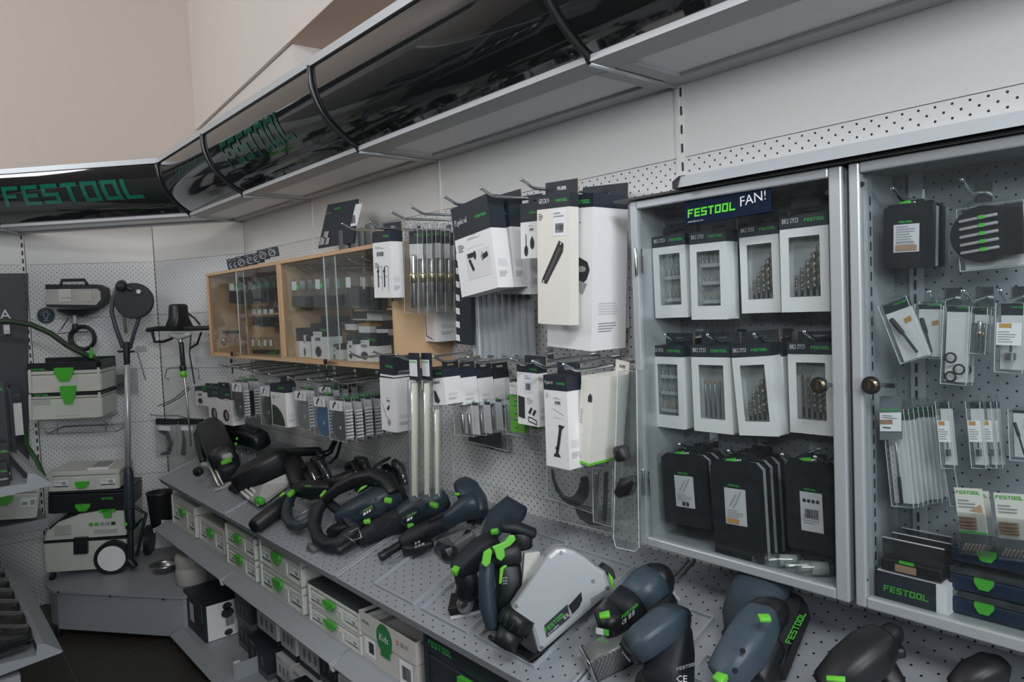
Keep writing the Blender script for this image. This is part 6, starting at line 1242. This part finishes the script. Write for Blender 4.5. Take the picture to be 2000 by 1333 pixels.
# 3 grinder with D handle
t = tool('black round bodied tool with slate loop handle left of the arched one', 'loop_handle_tool', (560, 1020), [
    ('barrel', BLACK, [(495, 1031, .035, 12), (500, 1027, .035, 15), (535, 1001, .04, 16), (566, 977, .05, 14)], dict(n=22, p=2.6, rnd=False)),
    ('loop_handle', NAVY, [(572, 966, .07, 8), (561, 988, .06, 9), (560, 1010, .05, 10), (570, 1026, .045, 10), (586, 1028, .045, 9), (604, 1017, .05, 8), (612, 998, .06, 8)], dict(n=12)),
    ('main_body', BLACK, [(585, 955, .08, 14), (612, 958, .09, 17), (645, 955, .08, 14)], dict(p=4)),
    ('gear_head', BLACK, [(640, 948, .06, 12), (668, 940, .06, 14), (690, 925, .07, 10)], {}),
    ('trigger', GREEN, [(547, 971, .07, 3), (556, 964, .075, 4)], dict(p=4)), ('green_catch', GREEN, [(564, 969, .09, 4), (572, 961, .09, 5)], dict(p=4))])
q = MB(); o = shpt(597, 950, .13); ux = (shpt(625, 949, .13) - o).normalized(); q.logo(o - fw * .01, ux, up, .035, GREEN); lines(q, 0, 0, .03, 2, .006, INKW, tuple(o - up * .008 - fw * .01)) if 0 else None; q.obj('lettering', t)
stand('thin wire stand under the loop handled tool', [[(552, 1010, .0), (556, 986, .03), (592, 975, .03), (610, 972, .0)], [(560, 1022, 0), (612, 990, .02)]])
# 4 clear guard heads standing behind
GUARD = glassy('smoke_guard', (.45, .48, .5), 3, .08, .08, (.1, .1, .11))
for i, (x, y, s) in enumerate(((612, 915, 1), (697, 912, .9))):
    t = tool(['left', 'right'][i] + ' of two small grinders with curved clear guards standing at the back', 'small_grinder', (x, y + 40), [
        ('head', BLACK, [(x - 18 * s, y + 2, .06, 10), (x, y - 5, .07, 12), (x + 8, y + 25, .04, 12)], {}), ('curved_guard', GUARD, [(x + 2, y - 12, .09, 7), (x + 18 * s, y - 5, .09, 9), (x + 28 * s, y + 14, .06, 8), (x + 32 * s, y + 30, .03, 6)], dict(flat=1.6)),
        ('metal_spindle', MET, [(x - 2, y + 10, .09, 2.5), (x + 6, y + 30, .05, 2.5)], {}), ('foot', BLACK, [(x - 10, y + 15, .04, 12), (x + 10, y + 38, .02, 14)], {})], group='small grinders behind the loop tools')
t = tool('black cutting tool with upright oval disc at the back of the shelf', 'disc_cutter', (765, 965), [
    ('neck', BLACK, [(752, 915, .10, 10), (765, 930, .08, 14), (775, 960, .04, 14)], {}), ('clear_guard', GUARD, [(770, 905, .12, 7), (784, 918, .10, 9), (792, 945, .06, 6)], dict(flat=1.5)),
    ('metal_rod', MET, [(755, 920, .12, 2), (775, 968, .05, 2)], {}), ('foot', NAVY2, [(775, 965, .03, 14), (788, 975, .02, 10)], {})])
q = MB(); P = shpt(747, 904, .14); q.lathe([(0, 0), (.036, 0), (.036, .004), (0, .006)], P, mat('disc_black', (.015, .015, .016), .35), ax=(-.25, -.35, .9), n=28); q.obj('oval_disc', t)
# 5 arched D-handle machine
t = tool('large black machine with arched handle and front loop, centre of the shelf', 'arched_handle_machine', (670, 1068), [
    ('front_loop', NAVY2, [(636, 975, .11, 9), (620, 998, .09, 11), (613, 1028, .06, 12), (622, 1053, .04, 13), (641, 1066, .035, 13), (662, 1064, .035, 14), (685, 1046, .04, 15), (700, 1030, .05, 14)], dict(n=14)),
    ('arched_handle', BLACK, [(636, 975, .12, 9), (660, 955, .14, 11), (695, 938, .155, 14), (730, 932, .155, 17), (755, 942, .13, 18), (768, 965, .10, 16)], dict(n=16)),
    ('motor_body', NAVY, [(672, 1012, .06, 22), (705, 1001, .07, 29), (745, 981, .08, 30), (770, 967, .08, 26)], dict(n=20, p=4)), ('inner_body', BLACK, [(648, 1040, .02, 12), (672, 1038, .025, 18), (712, 1026, .03, 20), (742, 1008, .035, 18)], dict(p=4)), ('gear_nose', BLACK, [(766, 970, .075, 20), (780, 962, .07, 17)], dict(p=3)),
    ('grip_strut', NAVY2, [(645, 985, .09, 9), (670, 1005, .08, 9), (690, 1030, .06, 10)], {}),
    ('nozzle', BLACK, [(660, 1077, .03, 8), (668, 1072, .03, 7), (705, 1047, .035, 8)], dict(n=14)),
    ('rating_plate', DARKP, [(705, 1005, .125, 9), (730, 992, .13, 9)], dict(p=6, flat=.5)),
    ('green_catch', GREEN, [[(752, 977, .13, 5), (764, 979, .12, 5)], [(711, 1020, .095, 4), (722, 1018, .09, 5)], [(628, 971, .13, 4), (636, 961, .135, 4)]], dict(p=4)),
    ('green_trigger', GREEN, [(698, 962, .165, 1.5), (707, 954, .175, 4), (716, 949, .175, 2)], dict(flat=.6))])
q = MB(); o = shpt(711, 999, .14) - fw * .012; ux = (shpt(733, 986, .14) - fw * .012 - o).normalized(); q.logo(o, ux, up, .035, GREEN); q.print_(o - up * .012, ux, up, [(0, 0, .009, .008), (.012, 0, .018, .008), (.021, 0, .027, .008)], INKW); q.obj('lettering', t)
for p in ((684, 965, .15), (734, 945, .165), (735, 975, .13), (625, 1052, .05)): q = MB(); q.disc(shpt(*p) - fw * .006, .0035, -fw, .002, BLACK, 8); q.obj('screw', t)
stand('bright wire loop stand in front of the arched handle machine', [[(672, 1046, .075), (700, 1032, .085), (706, 1050, .065), (690, 1057, .065), (672, 1046, .075)], [(690, 1057, .065), (696, 1064, .0)], [(725, 1052, .01), (737, 1060, .0), (745, 1048, .02)]])
# small clear angle piece lying in front
q = MB(); q.slab([shpt(600, 1078, .0), shpt(603, 1068, .02), (shpt(614, 1066, .022)), shpt(624, 1078, .0), shpt(612, 1083, .0)], .012, glassy('grey_prism', (.55, .57, .58), 2, .1, .35, (.25, .26, .27)), SN); tag(q.obj('angle_block'), 'small smoky angle block lying alone on the shelf left of the wire loop', 'block')
# 6 slate tool
t = tool('slate bodied oscillating tool lying under the long strip packs', 'oscillating_tool', (790, 1040), [
    ('rear_grip', NAVY2, [(708, 1052, .035, 14), (735, 1035, .04, 19), (770, 1018, .05, 20), (790, 1010, .055, 20)], dict(n=16, p=3)),
    ('motor_body', NAVY, [(788, 1010, .06, 22), (820, 992, .07, 26), (850, 978, .075, 25), (862, 973, .07, 18)], dict(n=18, p=3)),
    ('rating_plate', DARKP, [(788, 1014, .10, 9), (816, 998, .11, 9)], dict(p=6, flat=.5)),
    ('nozzle', BLACK, [(752, 1085, .03, 0), (752, 1086, .03, 0)], {}) if 0 else ('end_cap', BLACK, [(703, 1056, .033, 12), (709, 1052, .034, 14)], {}),
    ('head', NAVY2, [(858, 978, .06, 18), (868, 990, .03, 13)], {}),
    ('green_catch', GREEN, [[(842, 985, .125, 5), (853, 989, .12, 5)], [(797, 1028, .075, 4), (806, 1027, .07, 5)]], dict(p=4))])
q = MB(); o = shpt(796, 1010, .125) - fw * .012; ux = (shpt(818, 998, .125) - fw * .012 - o).normalized(); q.logo(o, ux, up, .03, GREEN); q.print_(o - up * .012, ux, up, [(0, 0, .009, .008), (.012, 0, .018, .008)], INKW); q.obj('lettering', t)
q = MB()
for k in range(5): q.tube([shpt(747 + k * 4, 1030 - k * 2.4, .09) - fw * .004, shpt(744 + k * 4, 1038 - k * 2.4, .08) - fw * .004], .0014, INK, n=4)
q.obj('vent_slot', t)
# 7 bent nozzle tool
t = tool('black bent headed tool with ribbed dust nozzle right of the strip packs', 'bent_head_tool', (800, 1095), [
    ('dust_nozzle', BLACK, [(743, 1089, .03, 9), (750, 1085, .03, 8), (756, 1081, .03, 9), (762, 1077, .03, 7.5), (788, 1061, .035, 8)], dict(n=14)),
    ('rear_grip', NAVY2, [(788, 1062, .04, 15), (810, 1048, .045, 18), (845, 1031, .05, 17), (870, 1020, .06, 16)], dict(n=16, p=3)),
    ('body', NAVY, [(868, 1020, .06, 16), (890, 1006, .075, 17), (915, 990, .085, 24), (930, 985, .085, 25)], dict(n=16)),
    ('head', NAVY, [(938, 1003, .06, 18), (930, 985, .08, 24), (915, 962, .10, 24), (904, 950, .10, 18)], dict(n=18, p=3)),
    ('lower_jaw', NAVY2, [(915, 1012, .045, 10), (935, 1014, .035, 11), (945, 1000, .04, 8)], {}),
    ('blade', MET, [(932, 1015, .03, 4), (925, 1028, .02, 5)], dict(flat=.3)),
    ('belt_clip', BLACK, [(838, 1019, .09, 3), (865, 1008, .10, 3)], dict(p=5)),
    ('green_dot', GREEN, [(889, 966, .13, 2.5), (896, 966, .13, 2.5)], dict(p=5)),
    ('battery_foot', BLACK, [(795, 1073, .03, 12), (808, 1075, .03, 10), (845, 1062, .03, 6)], dict(p=4))])
q = MB(); o = shpt(812, 1068, .06) - fw * .02; ux = (shpt(845, 1055, .06) - fw * .02 - o).normalized(); q.print_(o, ux, up, [(0, 0, .007, .007), (.010, 0, .018, .007), (.021, .0, .03, .007), (0, .011, .006, .018), (.01, .011, .016, .018)], INKM)
for k in range(6): q.tube([shpt(812 + k * 5, 1040 - k * 2.6, .09) - fw * .004, shpt(809 + k * 5, 1049 - k * 2.6, .08) - fw * .004], .0014, INK, n=4)
q.obj('print', t)
t = tool('smoky clear dust shoe lying in front of the bent headed tool', 'clear_dust_shoe', (870, 1095), [
    ('shoe_fin', GUARD, [(850, 1082, .005, 0), (857, 1066, .05, 0), (880, 1060, .05, 0), (895, 1078, .03, 0), (888, 1106, .0, 0), (868, 1102, .0, 0)], dict(poly=.015)),
    ('shoe_tube', mat('smoke_tube', (.16, .17, .18), .3), [(875, 1080, .03, 9), (905, 1058, .04, 9), (925, 1045, .05, 7)], dict(p=4))], cat='accessory')
t = thing('metal_plate', 'small dark metal plate with bright rim leaning behind the dust shoe', 'plate', None, shpt(905, 1060)); q = MB(); q.slab([shpt(*p) for p in ((898, 1055, .01), (910, 1033, .05), (921, 1036, .05), (909, 1060, .01))], .003, MET, -fw); q.obj('rim', t); q = MB(); q.slab([shpt(*p) - fw * .003 for p in ((901, 1054, .011), (911, 1036, .048), (918, 1038, .048), (908, 1057, .011))], .002, BLACK, -fw); q.obj('face', t)
# 8 delta sander with bag
t = tool('black delta sander with silver neck and triangular pad, dust bag behind', 'delta_sander', (908, 1205), [
    ('body', NAVY2, [(896, 1118, .13, 20), (915, 1098, .14, 24), (940, 1075, .15, 25), (965, 1060, .15, 22)], dict(n=18)),
    ('lower_body', BLACK, [(908, 1115, .12, 23), (912, 1135, .10, 23), (914, 1155, .07, 25)], dict(n=20, p=2)),
    ('silver_neck', MET, [(914, 1158, .06, 22), (913, 1170, .045, 25), (912, 1176, .035, 27)], dict(n=18, p=2, flat=.7)),
    ('front_button', GREEN, [(886, 1113, .15, 7), (894, 1117, .145, 8)], dict(p=5)), ('top_button', GREEN, [(961, 1040, .20, 5), (972, 1038, .20, 5)], dict(p=5)),
    ('dust_bag', mat('bag_cloth', (.022, .034, .05), .8, bump=.5, scale=90), [(935, 1090, .12, 10), (955, 1048, .12, 16), (975, 1010, .12, 24), (995, 996, .11, 29), (1018, 1008, .09, 20)], dict(n=18, flat=.8))])
q = MB(); P = [shpt(*p) for p in ((879, 1206, .012), (886, 1172, .012), (938, 1172, .012), (945, 1192, .012))]; q.slab(P, .024, BLACK, SN); q.obj('pad', t, bev=.004)
q = MB(); q.slab([p - SN * .009 for p in P], .009, INKW, SN); q.obj('sanding_sheet', t)
# 9 saw with silver cover
SAWP = shpt(1052, 1285, .012); t = thing('plunge_saw', 'cordless plunge saw with large silver dust cover and slate handle in the tray', 'power tool', None, SAWP)
nC = (-(fw) + V((.25, 0, .1))).normalized()
def cv(x, y, o=0):
    p = atP(x, y, shpt(1052, 1278, .02), nC); return p + nC * o
out = [(996, 1200), (1003, 1186), (1070, 1086), (1087, 1072), (1106, 1071), (1123, 1076), (1145, 1089), (1165, 1106), (1184, 1118), (1195, 1150), (1192, 1160), (1052, 1282), (1039, 1234), (1020, 1213)]
q = MB(); q.slab([cv(x, y, -.055) for x, y in out], .055, SILV, nC); q.obj('silver_cover', t, bev=.010)
q = MB(); q.slab([cv(x, y, .0005) for x, y in ((1063, 1222), (1067, 1246), (1113, 1207), (1108, 1181))], .001, DARKP, nC)
o = cv(1066.5, 1236, .002); ux = (cv(1108.5, 1196.5, .002) - o).normalized(); uz_ = nC.cross(ux); L_w = (cv(1107, 1186, .002) - cv(1065, 1225, .002)).length
q.logo(o, ux, uz_, L_w * .92, GRN2, .0005) ; q.text('TS 60 KEBQ', cv(1071, 1241.5, .002), ux, uz_, L_w * .5, INKW, .0005); q.print_(cv(1103, 1211, .002), ux, uz_, [(0, 0, .006, .008), (.008, 0, .014, .008)], INKM); q.obj('name_plate', t)
q = MB(); q.slab([cv(x, y, .0005) for x, y in ((1110, 1184), (1118, 1200), (1131, 1186), (1137, 1172), (1135, 1157))], .001, mat('window_dark', (.03, .035, .04), .12, spec=.9), nC); q.slab([cv(x, y, .0005) for x, y in ((1153, 1170), (1156, 1186), (1178, 1166), (1186, 1150))], .001, mat('window_grey', (.22, .24, .25), .2), nC); q.obj('sight_window', t)
for p in ((1096, 1080), (1035, 1216), (1008, 1184), (1058, 1265), (1158, 1135), (1186, 1148)): q = MB(); q.disc(cv(*p, .001), .0045, nC, .002, MET, 10); q.obj('cover_screw', t)
q = MB(); q.tube([cv(1020, 1202, -.012), cv(1013, 1213, -.012), cv(1003, 1232, -.012)], [.036, .039, .038], BLACK, n=28, rnd=False); q.tube([cv(1003, 1232, -.012), cv(993, 1252, -.012), cv(986, 1266, -.012)], [.031, .029, .030], BLACK, n=24, rnd=False)
for k in range(14): aa = 2 * PI * k / 14; ax_ = (cv(1003, 1232) - cv(1018, 1203)).normalized(); e1 = ax_.orthogonal().normalized(); e2 = ax_.cross(e1); c_ = (e1 * math.cos(aa) + e2 * math.sin(aa)) * .037; q.tube([cv(1014, 1209, -.012) + c_ * 1.05, cv(1004, 1230, -.012) + c_ * 1.05], .002, NAVY2, n=4)
q.obj('dust_port', t)
q = MB(); q.slab([cv(x, y, -.02) for x, y in ((1020, 1213), (1039, 1234), (1052, 1284), (1030, 1270), (1012, 1255), (1005, 1240))], .015, BLACK, nC); q.slab([shpt(x, y, .012) for x, y in ((955, 1250), (1035, 1296), (1070, 1270), (990, 1222))], .01, BLACK, SN); q.slab([shpt(x, y, .024) for x, y in ((960, 1243), (1000, 1265), (1012, 1255), (972, 1232))], .008, MET, SN); q.obj('base_plate', t)
def sw(x, y, d): return atP(x, y, shpt(1052, 1278, .02) - nC * d, nC)
def ST(nm, M, pts, rad, d, **kw):
    W3 = [sw(x, y, d) for x, y in pts]; q = MB(); q.tube(W3, [r * mpp(p) for r, p in zip(rad, W3)], M, n=kw.pop('n', 16), ref=nC, **kw); return q.obj(nm, t)
ST('rear_handle', NAVY, [(951, 1105), (950, 1140), (953, 1185), (962, 1222)], [15, 16, 17, 15], .05)
ST('handle_foot', NAVY2, [(958, 1215), (975, 1222), (1000, 1208)], [14, 14, 12], .06)
ST('handle_head', BLACK, [(950, 1090), (975, 1085), (1010, 1080)], [17, 20, 21], .07, p=4)
ST('motor_block', BLACK, [(990, 1105), (995, 1150), (985, 1195)], [26, 27, 22], .09, p=4)
ST('top_grip', NAVY2, [(985, 1030), (1005, 1030), (1040, 1042)], [11, 13, 11], .09, flat=1.5)
ST('grip_stem', BLACK, [(1018, 1042), (1022, 1068)], [22, 18], .10, p=3)
q = MB()
for pts, dd in (([(940, 1100), (944, 1078), (957, 1070), (961, 1076), (957, 1100), (948, 1108)], .018), ([(960, 1068), (985, 1058), (994, 1045), (1004, 1045), (1007, 1054), (997, 1065), (984, 1072), (986, 1086), (978, 1096), (969, 1090), (966, 1076)], .012), ([(974, 1140), (976, 1110), (984, 1104), (991, 1104), (983, 1112), (979, 1140)], .024)): q.slab([sw(x, y, dd) for x, y in pts], .008, GREEN, nC)
q.obj('green_trigger', t, bev=.002)
q = MB(); o = sw(982, 1142, .0215) + nC * .03; uxx = (sw(996, 1140, .0215) - sw(982, 1142, .0215)).normalized(); uzz = nC.cross(uxx)
for k, s_ in enumerate(('STOP', 'BACK', 'KICK')): q.text(s_, sw(982, 1142 - k * 5.5, .022), uxx, uzz, .0105, INKW, .002)
q.obj('lettering', t)
q = MB(); q.slab([sw(x, y, .075) for x, y in ((1016, 1160), (1022, 1078), (1052, 1075), (1054, 1088), (1046, 1106), (1030, 1140))], .02, SYS, nC); q.obj('rear_plate', t, bev=.002)
q = MB(); q.slab([sw(x, y, .045) for x, y in ((1168, 1106), (1176, 1098), (1192, 1108), (1196, 1124), (1190, 1128))], .03, BLACK, nC); q.slab([sw(x, y, .012) for x, y in ((1187, 1118), (1196, 1128), (1199, 1148), (1194, 1150))], .004, GREEN, nC); q.obj('rear_knob', t)
# 10 round bodied sander
t = tool('round bodied tool with slate middle and green battery mark right of the saw', 'barrel_tool', (1200, 1260), [
    ('battery_end', BLACK, [(1180, 1229, .06, 29), (1184, 1226, .062, 34), (1208, 1206, .065, 36)], dict(n=28, p=3.2, rnd=False)),
    ('mid_body', NAVY2, [(1209, 1205, .065, 35), (1238, 1178, .07, 37)], dict(n=28, p=3.2, rnd=False)), ('slate_sleeve', SLATE, [(1238, 1178, .07, 35), (1262, 1154, .075, 37), (1282, 1136, .078, 34)], dict(n=28, p=3.6, rnd=False)),
    ('tail_cap', BLACK, [(1282, 1136, .078, 33), (1290, 1129, .078, 31), (1297, 1123, .078, 24)], dict(n=24, p=3)), ('side_grip', BLACK, [(1250, 1215, .04, 22), (1285, 1195, .04, 26), (1305, 1170, .045, 20)], {}),
    ('green_catch', GREEN, [(1172, 1204, .14, 7), (1190, 1200, .14, 8)], dict(p=6, flat=.5))])
q = MB(); o = shpt(1211, 1215, .13) - fw * .02; ux = (shpt(1240, 1190, .13) - fw * .02 - o).normalized(); q.logo(o + up * .012, ux, up, .05, GRN2); q.text('CE', o, ux, up, .014, INKW, .001); q.print_(o + ux * .02, ux, up, [(0, 0, .008, .01), (.011, 0, .018, .01)], INKM); q.obj('lettering', t)
q = MB(); o = shpt(1163, 1236, .12) - fw * .004; ux = (shpt(1185, 1241, .12) - fw * .004 - o).normalized(); q.print_(o, ux, up, [(0, 0, .032, .013)], GRN2); q.print_(o + ux * .002, ux, up, [(0, 0, .018, .013)], INKL, .002); q.logo(o - up * .014, ux, up, .034, GRN2); q.obj('battery_mark', t)
q = MB(); q.tube([shpt(1309, 1128, .06), shpt(1311, 1145, .05), shpt(1316, 1162, .02), shpt(1326, 1172, .0)], .004, INKW, n=8); tag(q.obj('white_cord'), 'short white cord looped behind the barrel shaped tool', 'cord')
t = tool('square mesh metal filter box lying in front of the barrel tool', 'mesh_filter', (1180, 1300), [('mesh_tube', holes(mat('mesh_metal', (.30, .31, .32), .45, metal=.5), 0, 1, .0042, .0042, .0011, (.12, .12, .125)), [(1152, 1298, .03, 27), (1200, 1273, .03, 27), (1240, 1250, .03, 25)], dict(p=7, n=28, rnd=False)), ('rim', MET, [(1146, 1301, .03, 29), (1150, 1299, .03, 29)], dict(p=7, n=28, rnd=False))], cat='filter')
# 11 slate orbital sander
t = tool('slate topped sander with round socket end in front of the barrel tool', 'orbital_sander', (1300, 1335), [
    ('top_grip', SLATE, [(1236, 1270, .115, 26), (1258, 1252, .125, 29), (1298, 1222, .13, 30), (1322, 1208, .12, 26)], dict(n=24, p=4.5, rnd=False)), ('top_cap', BLACK, [(1320, 1210, .118, 27), (1332, 1206, .11, 22)], dict(p=4)),
    ('socket_end', BLACK, [(1226, 1280, .108, 21), (1237, 1270, .113, 26)], dict(n=24, p=4, rnd=False)),
    ('body', NAVY2, [(1325, 1225, .10, 24), (1318, 1262, .08, 34), (1308, 1300, .06, 42), (1304, 1330, .04, 44)], dict(n=24, p=4)), ('skirt', BLACK, [(1300, 1335, .03, 48), (1298, 1350, .015, 50)], dict(n=20, p=4))])
q = MB(); q.disc(shpt(1225, 1281, .108) - fw * .002, .012, shpt(1226, 1280, .108) - shpt(1237, 1270, .113), .003, INKM, 16, ri=.008); q.obj('socket_ring', t); q = MB(); o = shpt(1308, 1306, .08) - fw * .055; q.text('CE', o, rt, up, .02, INKW, .001); q.logo(o + up * .02, (rt + up * .3).normalized(), up, .04, INKM); q.obj('lettering', t)
tray('grey tray behind the slate topped sander', (1290, 1270), (1330, 1290), .16)
# 12 belt-like sander with cloth bag
CL = mat('bag_cloth2', (.028, .045, .062), .8, bump=.4, scale=70)
t = tool('slate handled sander with cloth dust bag under the glass cabinets', 'bagged_sander', (1430, 1330), [
    ('dust_bag', CL, [(1432, 1238, .05, 18), (1440, 1215, .07, 34), (1468, 1180, .09, 52), (1490, 1155, .09, 55), (1505, 1140, .08, 45)], dict(n=20, flat=.75)),
    ('bag_port', BLACK, [(1425, 1240, .05, 15), (1432, 1255, .05, 15), (1445, 1262, .05, 10)], dict(p=4)),
    ('main_grip', SLATE, [(1412, 1322, .11, 30), (1432, 1298, .12, 36), (1458, 1262, .13, 40), (1478, 1228, .13, 37), (1490, 1208, .13, 32)], dict(n=24, p=3.8)),
    ('front_collar', BLACK, [(1478, 1215, .12, 32), (1500, 1202, .11, 33), (1520, 1192, .10, 24)], dict(n=18)),
    ('side_rail', BLACK, [(1500, 1330, .03, 0), (1520, 1200, .07, 0), (1540, 1175, .07, 0), (1572, 1190, .06, 0), (1583, 1208, .06, 0), (1535, 1330, .03, 0)], dict(poly=.03)),
    ('lower_body', BLACK, [(1470, 1330, .05, 40), (1500, 1270, .06, 38)], dict(p=4)),
    ('green_button', GREEN, [(1483, 1208, .20, 9), (1503, 1208, .195, 9)], dict(p=6, flat=.5)), ('green_front', GREEN, [(1398, 1322, .13, 10), (1415, 1330, .13, 12)], dict(p=5, flat=.6))])
q = MB(); o = shpt(1546, 1262, .095); ux = (shpt(1566, 1222, .095) - o).normalized(); q.logo(o, ux, ux.cross(-SN).normalized() if ux.cross(-SN).dot(rt) < 0 else ux.cross(SN).normalized(), .085, GRN2, .003); q.obj('lettering', t)
for p in ((1428, 1300), (1443, 1262)): q = MB(); q.disc(shpt(*p, .16) - fw * .02, .005, -fw, .003, BLACK, 10); q.obj('screw', t)
tray('grey tray beside the bagged sander', (1352, 1326), (1400, 1350), .26)
# 13, 14 black tools bottom right
t = tool('black tool with stub snout in front of the right glass cabinet', 'black_snout_tool', (1690, 1333), [
    ('body', BLACK, [(1620, 1345, .08, 34), (1660, 1310, .10, 42), (1700, 1275, .11, 42), (1722, 1255, .11, 34)], dict(n=20)), ('snout', BLACK, [(1720, 1258, .11, 18), (1742, 1240, .11, 20), (1748, 1234, .11, 18)], dict(n=18)),
    ('side_knob', BLACK, [(1745, 1275, .08, 12), (1762, 1272, .08, 12)], {}), ('green_catch', GREEN, [(1615, 1326, .17, 6), (1650, 1328, .17, 6)], dict(p=5, flat=.5)), ('foot', BLACK, [(1720, 1300, .05, 26), (1745, 1340, .03, 24)], {})])
t = tool('black rounded tool handle at the bottom right corner', 'black_grip_tool', (1930, 1340), [('grip', BLACK, [(1870, 1345, .06, 22), (1900, 1325, .07, 30), (1935, 1308, .075, 30), (1955, 1305, .07, 22)], dict(n=18)), ('base', BLACK, [(1900, 1350, .02, 30), (1960, 1340, .02, 26)], {})])
